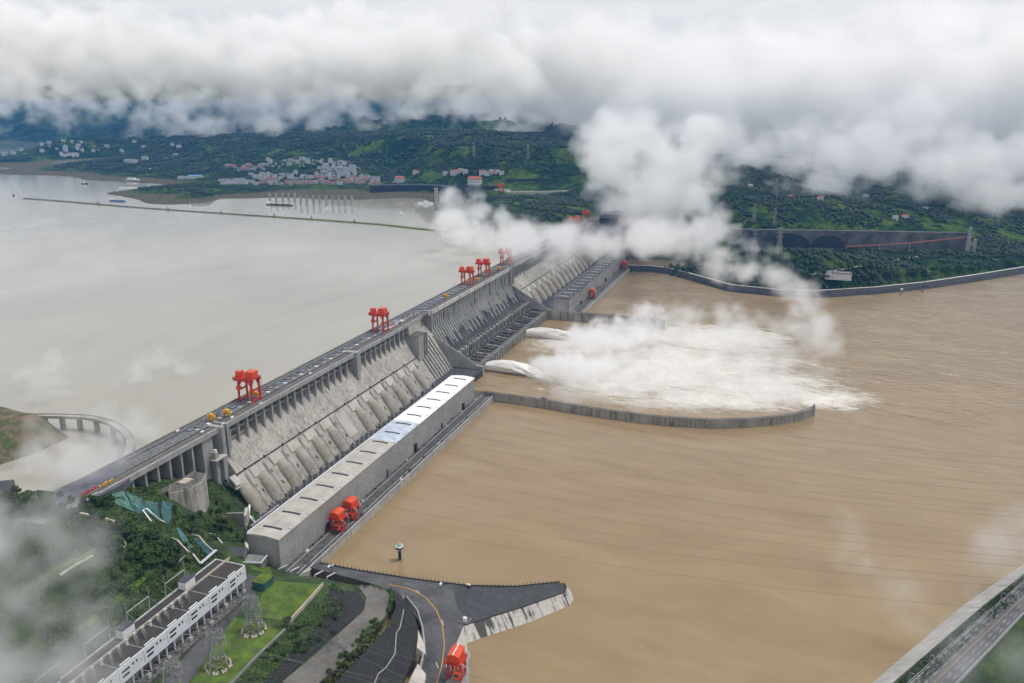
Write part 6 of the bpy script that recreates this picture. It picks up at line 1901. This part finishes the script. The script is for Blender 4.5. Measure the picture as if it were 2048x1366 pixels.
def boat(q, L, W, hullm, label, deck, az, cabs, cat='boat', name='boat'):
    p = at(*q, 157); t = thing(name, label, cat, tuple(p))
    R2 = lambda x, y: (p.x + x * math.cos(az) - y * math.sin(az), p.y + x * math.sin(az) + y * math.cos(az))
    out = [(-L / 2, -W / 2), (L * .38, -W / 2), (L / 2, 0), (L * .38, W / 2), (-L / 2, W / 2)]
    MB().prism([R2(*c) for c in out], 156, 162).build('hull', hullm, t)
    MB().prism([R2(c[0] * .8 + L * .02, c[1] * .72) for c in out], 162, 163.2).build('hatch', deck, t)
    for (x0, x1, w_, h) in cabs:
        MB().prism([R2(x, y) for x, y in ((x0 * L, -w_ * W / 2), (x1 * L, -w_ * W / 2), (x1 * L, w_ * W / 2), (x0 * L, w_ * W / 2))], 162, 162 + h).build('cabin', M_white, t)
    a = R2(cabs[0][0] * L + 2, 0); MB().beam((a[0], a[1], 162 + cabs[0][3]), (a[0], a[1], 170 + cabs[0][3]), .5).build('mast', M_steel, t)
M_hb = simple('blue_hull', (.03, .12, .32), .5, .2, .1); M_hk = simple('black_hull', (.02, .02, .022), .5, .3, .1)
boat((236, 403), 84, 15, M_hb, 'blue cargo barge between the dike and the lake shore', M_hb, .02, [(-.48, -.34, .8, 7)], 'barge', 'barge')
boat((560, 411), 128, 18, M_hk, 'black cargo barge in front of the mooring pillars', M_hk, .05, [(-.49, -.40, .8, 11)], 'barge', 'barge')
boat((851, 408), 74, 12, M_white, 'white passenger ship left of the mist', M_white, .1, [(-.1, .15, .7, 9), (-.4, -.2, .6, 3)], 'ship', 'ship')
boat((268, 362), 120, 20, M_white, 'long white passenger ship moored under the green lake slope', M_bw, .0, [(-.35, .1, .9, 12), (.15, .3, .7, 6)], 'ship', 'ship')
boat((256, 383), 110, 24, M_white, 'white passenger ship moored at the brown headland, left of two', M_bw, .35, [(-.4, .3, .9, 14)], 'ship', 'ship')
boat((275, 381), 90, 20, M_white, 'white passenger ship moored at the brown headland, right of two', M_bw, .35, [(-.4, .3, .9, 9)], 'ship', 'ship')
boat((170, 368), 40, 9, M_hk, 'tiny dark boat off the green point', M_conc_dark, .1, [(-.3, .1, .8, 5)])
boat((656, 419), 28, 7, M_white, 'tiny white boat among the mooring pillars', M_white, .4, [(-.3, .1, .8, 4)])
boat((802, 428), 26, 7, M_white, 'tiny white boat in open water before the mist', M_white, -.6, [(-.3, .1, .8, 4)])
boat((535, 417), 22, 6, M_white, 'tiny white boat below the black barge', M_white, .2, [(-.3, .1, .8, 4)])
p = at(27, 392, 157); t = thing('buoy', 'small dark buoy off the tip of the long dike', 'buoy', tuple(p))
MB().tube([(p.x, p.y, 155), (p.x, p.y, 160), (p.x, p.y, 161)], [5, 5, 2], 10).build('float', M_hk, t); MB().taper((p.x, p.y, 161), (p.x, p.y, 171), 2.4, 1.4).build('post', M_black, t)
p = at(873, 421, 157); t = thing('lock_pillar', 'single tall pale pillar in the lake at the edge of the mist', 'pillar', tuple(p))
MB().box(p.x - 6, p.x + 6, p.y - 6, p.y + 6, 140, 245).build('shaft', M_trestle, t); MB().box(p.x - 7, p.x + 7, p.y - 7, p.y + 7, 245, 249).build('cap', M_conc_col, t)

# ------------------------------------------------------------------ walls and works on the far bank
def long_wall(name, label, base, h, mat, cat='wall', th=10, zb=None, lean=0.0):
    P = [at(x, y, z) for x, y, z in base]
    t = thing(name, label, cat, tuple(P[0]))
    L = [p + Vector((0, 0, h)) for p in P]; Rr = []
    for i, p in enumerate(P):
        d = P[min(i + 1, len(P) - 1)] - P[max(i - 1, 0)]; d.z = 0; d.normalize(); nn = Vector((-d.y, d.x, 0))
        if nn.y < 0: nn = -nn
        Rr.append(p + nn * th + Vector((0, 0, h)))
    MB().ribbon(Rr, L, h + 10).build('wall_body', mat, t)
    return t, P
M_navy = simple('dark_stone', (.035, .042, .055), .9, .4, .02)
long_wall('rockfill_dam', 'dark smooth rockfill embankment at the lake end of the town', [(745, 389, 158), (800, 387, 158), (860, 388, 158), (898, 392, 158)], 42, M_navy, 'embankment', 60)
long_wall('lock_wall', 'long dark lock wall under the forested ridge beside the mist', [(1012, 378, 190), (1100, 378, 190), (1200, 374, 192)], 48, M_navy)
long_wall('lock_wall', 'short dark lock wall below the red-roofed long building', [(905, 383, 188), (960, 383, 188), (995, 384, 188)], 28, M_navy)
long_wall('quay_edge', 'pale straight concrete lock edge in front of the long dark lock wall', [(1010, 386, 190), (1100, 385, 190), (1190, 382, 190)], 6, M_conc_panel, 'lock edge', 14)
put(950, 371, 'red-roofed house', 'very long and low beside the red lock machinery', 'lock buildings', .05, 3.4)
put(1188, 378, 'white block', 'small office at the end of the lock', 'lock buildings', .1, 1.2)
o = dup(cc, None, .4, 'red lock gantry machinery on the pale lock head'); p = at(1002, 384, 192); o.location = p; o.scale = (1.1, 1.1, .9)
long_wall('lock_head', 'pale concrete lock head under the red machinery', [(988, 388, 180), (1016, 390, 180)], 22, M_conc_panel, 'lock', 24)
o = dup(cc, None, 0, 'slim tall red gantry crane at the end of the far dam crest'); p = at(1171, 445, 184.8); o.location = (-20, p.y, 184.75); o.scale = (.8, .6, 1.0)
o = dup(cc, None, .2, 'red crane on top of the dark ship lift in the mist'); p = at(1243, 412, 185); o.location = p; o.scale = (1.3, 1, .6)
t = thing('ship_lift', 'dark massive ship lift block half hidden by mist at the far end of the dam', 'ship lift', (120, 2760, 60))
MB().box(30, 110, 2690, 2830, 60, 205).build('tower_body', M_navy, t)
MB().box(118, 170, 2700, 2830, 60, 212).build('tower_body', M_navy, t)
MB().box(28, 172, 2700, 2820, 205.2, 216).build('machine_hall', M_conc_dark, t)
for i in range(4): MB().box(34, 39, 2689, 2689.9, 110 + 22 * i, 122 + 22 * i).build('opening', M_black, t)
# rock cut with arch-shaped dark nets
t, P = long_wall('rock_cut_wall', 'long rock cut wall with dark arched patches behind the far plain', [(1462, 490, 97), (1560, 492, 97), (1680, 494, 97), (1800, 496, 97), (1934, 499, 97)], 57, simple('rock_cut', (.14, .135, .125), .95, .6, .03, dark=(.045, .047, .05)), 'wall', 16)
for (xa, xb, hh) in ((1466, 1520, 62), (1520, 1622, 52), (1622, 1690, 44), (1712, 1784, 54), (1800, 1846, 56)):
    A_ = at(xa, 494, 97); B_ = at(xb, 495, 97); n = 16
    o_ = Vector((A_.y - B_.y, B_.x - A_.x, 0)).normalized(); o_ = -o_ if o_.y > 0 else o_
    pts = [A_.lerp(B_, k / n) + o_ * 1.5 + Vector((0, 0, hh * math.sqrt(max(0, 1 - (2 * k / n - 1) ** 2)) * .95)) for k in range(n + 1)]
    base = [A_.lerp(B_, k / n) + o_ * 1.5 + Vector((0, 0, -4)) for k in range(n + 1)]
    b = MB(); b.grid([[tuple(b0), tuple(p0)] for b0, p0 in zip(base, pts)]); b.grid([[tuple(p0), tuple(p0 - o_ * 4)] for p0 in pts])
    b.build('arched_patch', M_navy, t)
# suspension bridge tower and red cable deck
p = at(1939, 510, 86)
t = thing('bridge_tower', 'pale grey concrete bridge tower on the far right bank', 'tower', tuple(p))
MB().taper((p.x - 9, p.y, 80), (p.x - 9, p.y, 180), (12, 14), (9, 11)).build('tower_leg', M_conc_col, t)
MB().taper((p.x + 10, p.y, 80), (p.x + 10, p.y, 140), (10, 14), (8, 11)).build('tower_leg', M_conc_col, t)
MB().box(p.x - 6, p.x + 8, p.y - 4, p.y + 4, 120, 128).build('cross_beam', M_conc_col, t)
RD = [at(x, y, z) for x, y, z in ((1932, 474, 146), (1880, 480, 132), (1820, 486, 120), (1760, 490, 110), (1690, 493.5, 102))]
t = thing('conveyor_bridge', 'thin red sloping conveyor bridge ending at the pale concrete tower', 'bridge', tuple(RD[2]))
for a, c in zip(RD, RD[1:]): MB().beam(a, c, 4, 3.5).build('deck_span', simple('faded_red', (.42, .14, .11), .7, .2, .1) if a is RD[0] else bpy.data.materials['faded_red'], t)
for q in (RD[2], RD[3]): MB().taper((q.x, q.y, 80), (q.x, q.y, q.z - 2), 4, 3).build('pier', M_conc_col, t)
# far pylons
def pylon():
    t = thing('pylon', 'tmp', 'pylon', (0, 0, 0), 'pylons of the far bank')
    lattice(t, 92, 17, 3.4, [(60, 15), (74, 13), (87, 11)], 8, .6, 0, M_tower, 2.0)
    return t
py_ = pylon()
for i, (q, s, lab) in enumerate((((1507, 512), 1.0, 'steel pylon on the far plain in front of the dark rock cut, tallest'), ((1557, 508), .85, 'steel pylon on the far plain right of the tallest one'), ((1463, 489), .7, 'steel pylon at the left end of the rock cut, next to the mist'),
                                 ((1507, 447), .75, 'steel pylon on the hillside right above the tallest one'), ((1548, 452), .7, 'steel pylon on the hillside above the rock cut, near the red roof'), ((1583, 392), .8, 'steel pylon high on the wooded hillside of the far right bank'), ((1552, 394), .8, 'steel pylon high on the wooded hillside, left of another'),
                                 ((948, 316), .8, 'steel pylon on the forested ridge, left of two'), ((1056, 318), .8, 'steel pylon on the forested ridge near the clouds'), ((1829, 345), .7, 'steel pylon on the far right slopes under the clouds'))):
    p = far_hit(*q); o = py_ if i == 0 else dup(py_)
    o.location = p - Vector((0, 0, 1)); o.rotation_euler = (0, 0, .5 + .1 * i); o.scale = (s, s, s); o['label'] = lab
# tree row and road on the far plain
FR = [far_hit(*q) for q in pl([(1575, 562), (1640, 548), (1720, 533), (1800, 518), (1850, 512)], 40)]
tag(MB().ribbon([p + Vector((-3, 4, 1.4)) for p in FR], [p + Vector((3, -4, 1.4)) for p in FR], 2).build('far_road', M_conc_panel), kind='structure')
for i, p in enumerate(FR):
    o = dup(protos[i % 2], p + Vector((6, -12, 0)), i, 'dark avenue tree beside the straight far bank road', 'avenue trees of the far bank road', 1.5)
rt2 = random.Random(12)
for i in range(60):
    x = rt2.uniform(1580, 2040); f = (x - 1580) / 460
    p = far_hit(x, 572 - 34 * f ** 1.6 + rt2.uniform(-12, -3))
    dup(protos[rt2.choice((0, 1, 2, 4))], p, i, 'rounded dark tree on the far bank just behind the quay wall', 'trees behind the far quay wall', rt2.uniform(1.5, 2.4))
# ------------------------------------------------------------------ clouds and mist: density grids
def cloud(name, label, pts, Rr, vox, dens, nscale=0.6, namp=3.0, sharp=1.5, seed=0.0, detail=5.0, color=(1, 1, 1), aniso=0.15, pad=1.35, zsq=1.2, lac=2.1, rough=0.6, floor=None, warp=2.2, cut=0.1):
    pts = np.asarray(pts, dtype=np.float64)
    me = bpy.data.meshes.new(name)
    me.from_pydata([tuple(p) for p in pts], [], [])
    o = bpy.data.objects.new(name, me); COL.objects.link(o)
    tag(o, label, 'cloud', None, 'stuff')
    m = bpy.data.materials.new(name); m.use_nodes = True
    nt = m.node_tree; nt.nodes.clear()
    out = nt.nodes.new('ShaderNodeOutputMaterial'); pv = nt.nodes.new('ShaderNodeVolumePrincipled')
    pv.inputs['Color'].default_value = (*color, 1)
    pv.inputs['Density'].default_value = dens
    pv.inputs['Anisotropy'].default_value = aniso
    nt.links.new(pv.outputs[0], out.inputs['Volume'])
    lo = pts.min(0) - Rr * pad; hi = pts.max(0) + Rr * pad
    if floor is not None: lo[2] = max(lo[2], floor)
    g = bpy.data.node_groups.new(name, 'GeometryNodeTree')
    g.interface.new_socket('Geometry', in_out='INPUT', socket_type='NodeSocketGeometry')
    g.interface.new_socket('Geometry', in_out='OUTPUT', socket_type='NodeSocketGeometry')
    gi = g.nodes.new('NodeGroupInput'); go = g.nodes.new('NodeGroupOutput')
    px = g.nodes.new('GeometryNodeProximity'); px.target_element = 'POINTS'
    pos = g.nodes.new('GeometryNodeInputPosition')
    g.links.new(gi.outputs[0], px.inputs[0])
    def M(op, a, b, clamp=False):
        n = g.nodes.new('ShaderNodeMath'); n.operation = op; n.use_clamp = clamp
        for i, v in enumerate((a, b)):
            if isinstance(v, (int, float)): n.inputs[i].default_value = v
            else: g.links.new(v, n.inputs[i])
        return n.outputs[0]

    def NZ(sc_, det, w, vec):
        nz = g.nodes.new('ShaderNodeTexNoise'); nz.noise_dimensions = '4D'
        nz.inputs['W'].default_value = w; nz.inputs['Scale'].default_value = sc_
        nz.inputs['Detail'].default_value = det; nz.inputs['Roughness'].default_value = rough; nz.inputs['Lacunarity'].default_value = lac
        g.links.new(vec, nz.inputs['Vector']); return nz
    def VM(op, a, b):
        n = g.nodes.new('ShaderNodeVectorMath'); n.operation = op
        for i, v in enumerate((a, b)):
            if v is None: continue
            if isinstance(v, tuple): n.inputs[i].default_value = v
            else: g.links.new(v, n.inputs[i])
        return n
    # puff outlines: distance to the seed points, bent by a coarse and a fine noise
    w1 = NZ(0.55 / Rr, 3.0, seed + 5, pos.outputs[0])
    wv = VM('MULTIPLY', VM('SUBTRACT', w1.outputs['Color'], (.5, .5, .5)).outputs[0], (warp * Rr, warp * Rr, warp * Rr * .8))
    wp = VM('ADD', pos.outputs[0], wv.outputs[0])
    src = px.inputs['Sample Position'] if 'Sample Position' in px.inputs else px.inputs['Source Position']
    g.links.new(wp.outputs[0], src)
    wp2 = VM('MULTIPLY', VM('ADD', pos.outputs[0], VM('MULTIPLY', wv.outputs[0], (.5, .5, .5)).outputs[0]).outputs[0], (1, 1, zsq))
    nz = NZ(nscale / Rr, detail, seed, wp2.outputs[0])
    t = M('SUBTRACT', 1.0, M('DIVIDE', px.outputs['Distance'], Rr))
    t = M('ADD', t, M('MULTIPLY', M('SUBTRACT', nz.outputs[0], 0.5), namp))
    dn = M('MULTIPLY', M('SUBTRACT', t, cut), sharp, True)
    vc = g.nodes.new('GeometryNodeVolumeCube')
    g.links.new(dn, vc.inputs['Density'])
    vc.inputs['Min'].default_value = lo; vc.inputs['Max'].default_value = hi
    for k, ax in enumerate('XYZ'):
        vc.inputs['Resolution ' + ax].default_value = max(4, int((hi[k] - lo[k]) / vox))
    sm = g.nodes.new('GeometryNodeSetMaterial'); sm.inputs['Material'].default_value = m
    g.links.new(vc.outputs[0], sm.inputs[0]); g.links.new(sm.outputs[0], go.inputs[0])
    md = o.modifiers.new('volume', 'NODES'); md.node_group = g
    me.materials.append(m)
    return o
rc_ = random.Random(21)
U_ = rc_.uniform
def base_y(x):
    return float(np.interp(x, [-300, 0, 100, 200, 300, 400, 500, 600, 700, 800, 900, 1000, 1100, 1200, 1300, 1450, 1600, 1800, 2048, 2300],
                           [188, 188, 184, 188, 200, 220, 232, 226, 212, 202, 210, 236, 246, 262, 290, 304, 302, 312, 312, 312]))
pts = []
for i in range(430):
    x = U_(-350, 2400); d = U_(6600, 8600) if x < 1150 else U_(4700, 7000)
    rpx = 240 / d * 1593
    y = base_y(x) - rpx * .75 - abs(rc_.gauss(0, 1)) * 62
    pts.append(aty(x, y, d))
cloud('cloud_bank', 'low grey white cloud bank over the hills', pts, 280, 28, 0.0060, seed=1.0, detail=7, namp=4.4, sharp=2.2, cut=.12, floor=180)
# ragged scud under the bank
pts = []
for i in range(150):
    x = U_(-120, 1250); y = base_y(x) + U_(-30, 34); pts.append(aty(x, y, U_(5600, 7000)))
for i in range(40):
    x = U_(-60, 620); y = base_y(x) + U_(10, 72); pts.append(aty(x, y, U_(6200, 7200)))
cloud('cloud_scud', 'torn cloud shreds clinging to the dark mountain slopes', pts, 120, 15, 0.0048, seed=3.0, detail=7, namp=5.2, sharp=1.3, cut=.14, floor=190)
pts = []
for i in range(150):
    x = U_(1380, 2200); y = base_y(x) + U_(-40, 30); pts.append(aty(x, y, U_(3600, 4700)))
for (x0, y0, x1, y1, n) in ((1640, 375, 1560, 430, 12), (1680, 350, 1640, 390, 10), (1900, 330, 1990, 430, 14), (1980, 330, 1960, 400, 8), (1480, 330, 1440, 400, 12), (1860, 330, 1840, 370, 8), (2000, 380, 2060, 400, 8)):
    for i in range(n):
        f = i / n; pts.append(aty(x0 + (x1 - x0) * f + U_(-16, 16), y0 + (y1 - y0) * f + U_(-8, 8), U_(3500, 3900)))
cloud('cloud_scud', 'torn cloud shreds over the wooded right bank', pts, 92, 12, 0.0075, seed=5.0, detail=7, namp=5.2, sharp=1.3, cut=.16, floor=150)
# plume over the far end of the dam
pts = []
for i in range(150):
    f = rc_.random() ** .8
    y = 480 - 235 * f; xc = float(np.interp(y, [240, 300, 380, 480], [1300, 1290, 1330, 1330])); hw = float(np.interp(y, [240, 300, 360, 420, 480], [150, 105, 85, 75, 90]))
    pts.append(aty(xc + U_(-hw, hw), y, U_(2500, 2900)))
for i in range(26): pts.append(aty(U_(1190, 1330), U_(330, 470), U_(2700, 3000)) )
cloud('mist_plume', 'tall white plume of mist rising from the far end of the dam', pts, 68, 7.5, 0.0125, seed=9.0, detail=6, namp=4.4, sharp=1.4, cut=.14, floor=70)
# band of mist lying across the dam
pts = []
for i in range(170):
    x = U_(890, 1440); lo = float(np.interp(x, [890, 960, 1040, 1120, 1250, 1440], [470, 486, 500, 508, 496, 474])); hi = float(np.interp(x, [890, 920, 1000, 1100, 1200, 1440], [405, 398, 428, 462, 462, 440]))
    pts.append(at(x, U_(hi, lo), U_(190, 250)))
for i in range(22): pts.append(at(U_(880, 960), U_(385, 450), U_(190, 240)))
cloud('mist_bank', 'white mist bank lying across the dam crest and the lake', pts, 42, 6.0, 0.017, seed=12.0, detail=6, namp=4.4, sharp=1.2, cut=.18, floor=100)
# drifting wisps on the downstream side
pts = []
for (x0, y0, x1, y1, n, zz0, w_) in ((1380, 480, 1470, 560, 40, 170, 34), (1440, 505, 1560, 560, 36, 160, 22), (1540, 530, 1610, 600, 26, 150, 18), (1590, 580, 1645, 690, 26, 120, 22), (1440, 470, 1560, 520, 14, 190, 14), (1270, 470, 1400, 510, 30, 170, 25)):
    for i in range(n):
        f = i / n; pts.append(at(x0 + (x1 - x0) * f + U_(-w_, w_), y0 + (y1 - y0) * f + U_(-12, 12), zz0 + U_(-25, 25)))
cloud('mist_wisps', 'thin drifting wisps of mist in front of the wooded bank', pts, 30, 6.0, 0.012, seed=15.0, namp=4.8, sharp=1.2, cut=.25, floor=70)
# spray above the churned water
pts = []
for i in range(26): pts.append(at(U_(1056, 1104), U_(724, 756), U_(67, 86)))
for i in range(18): pts.append(at(U_(1138, 1180), U_(660, 682), U_(67, 88)))
for i in range(70): pts.append(at(1095 + abs(rc_.gauss(0, 1)) * 90, 735 + rc_.gauss(0, 14), U_(68, 104)))
for i in range(70): pts.append(at(1165 + abs(rc_.gauss(0, 1)) * 80, 668 + rc_.gauss(0, 10), U_(68, 118)))
for i in range(26): pts.append(at(U_(1250, 1330), U_(610, 680), U_(80, 140)))
cloud('spray', 'dense white spray where the water jets strike the river', pts, 18, 3.4, 0.040, seed=17.0, namp=4.4, cut=.15, sharp=1.5, floor=64)
pts = []
for i in range(300):
    x = 1120 + 530 * rc_.random() ** 1.15; y = 725 + rc_.gauss(0, 1) * 42 + (x - 1160) * .04
    pts.append(at(x, min(y, 800), U_(66, 92)))
for i in range(60): pts.append(at(U_(1240, 1660), U_(625, 690), U_(80, 140)))
cloud('spray', 'thin veil of spray drifting over the white water', pts, 30, 5.0, 0.0135, seed=19.0, namp=4.2, sharp=.9, cut=.1, floor=64)
# near mist
pts = []
for i in range(60):
    y = U_(1020, 1400); x = U_(-80, 120 + 100 * math.sin((y - 1000) / 130)); p = hit(x, min(y, 1380)); pts.append(CAM.lerp(p, U_(.86, .95)))
for i in range(14): p = hit(U_(20, 200), U_(1300, 1380)); pts.append(CAM.lerp(p, U_(.86, .95)))
cloud('hillside_mist', 'grey mist drifting over the near hillside', pts, 32, 4.5, 0.015, seed=23.0, namp=5.2, sharp=1.0, cut=.26)
pts = [at(U_(60, 250), U_(845, 920), U_(165, 182)) for i in range(26)] + [at(U_(150, 260), U_(880, 965), U_(170, 195)) for i in range(16)]
pts += [at(U_(20, 420), U_(700, 790), U_(165, 185)) for i in range(14)] + [at(U_(255, 300), U_(820, 900), U_(165, 185)) for i in range(8)]
cloud('lake_mist', 'pale mist patches around the curved trestle road', pts, 24, 4, 0.026, seed=27.0, namp=3.6, sharp=.8, floor=157.5)
pts = [at(U_(1970, 2090), U_(1030, 1170), U_(110, 150)) for i in range(22)] + [at(1690 + 14 * i + U_(-14, 14), 1080 + 14 * i + U_(-16, 16), U_(95, 120)) for i in range(12)] + [at(U_(1870, 1960), U_(1180, 1360), U_(95, 115)) for i in range(8)] + [at(U_(2000, 2060), U_(1280, 1366), U_(100, 120)) for i in range(6)]
cloud('river_mist', 'thin mist shreds over the river beside the highway', pts, 22, 4, 0.009, seed=29.0, namp=3.8, sharp=.8, floor=70)
# still, slightly blue air
HB = MB().box(-13000, 9500, -700, 12500, 20, 620).build('haze', bpy.data.materials.new('haze'))
tag(HB, kind='stuff')
hm = HB.data.materials[0]; hm.use_nodes = True; hm.node_tree.nodes.clear()
ho = hm.node_tree.nodes.new('ShaderNodeOutputMaterial'); hv = hm.node_tree.nodes.new('ShaderNodeVolumePrincipled')
hv.inputs['Color'].default_value = (.10, .42, 1.0, 1); hv.inputs['Density'].default_value = 2.5e-5; hv.inputs['Anisotropy'].default_value = 0.0
hm.node_tree.links.new(hv.outputs[0], ho.inputs['Volume'])
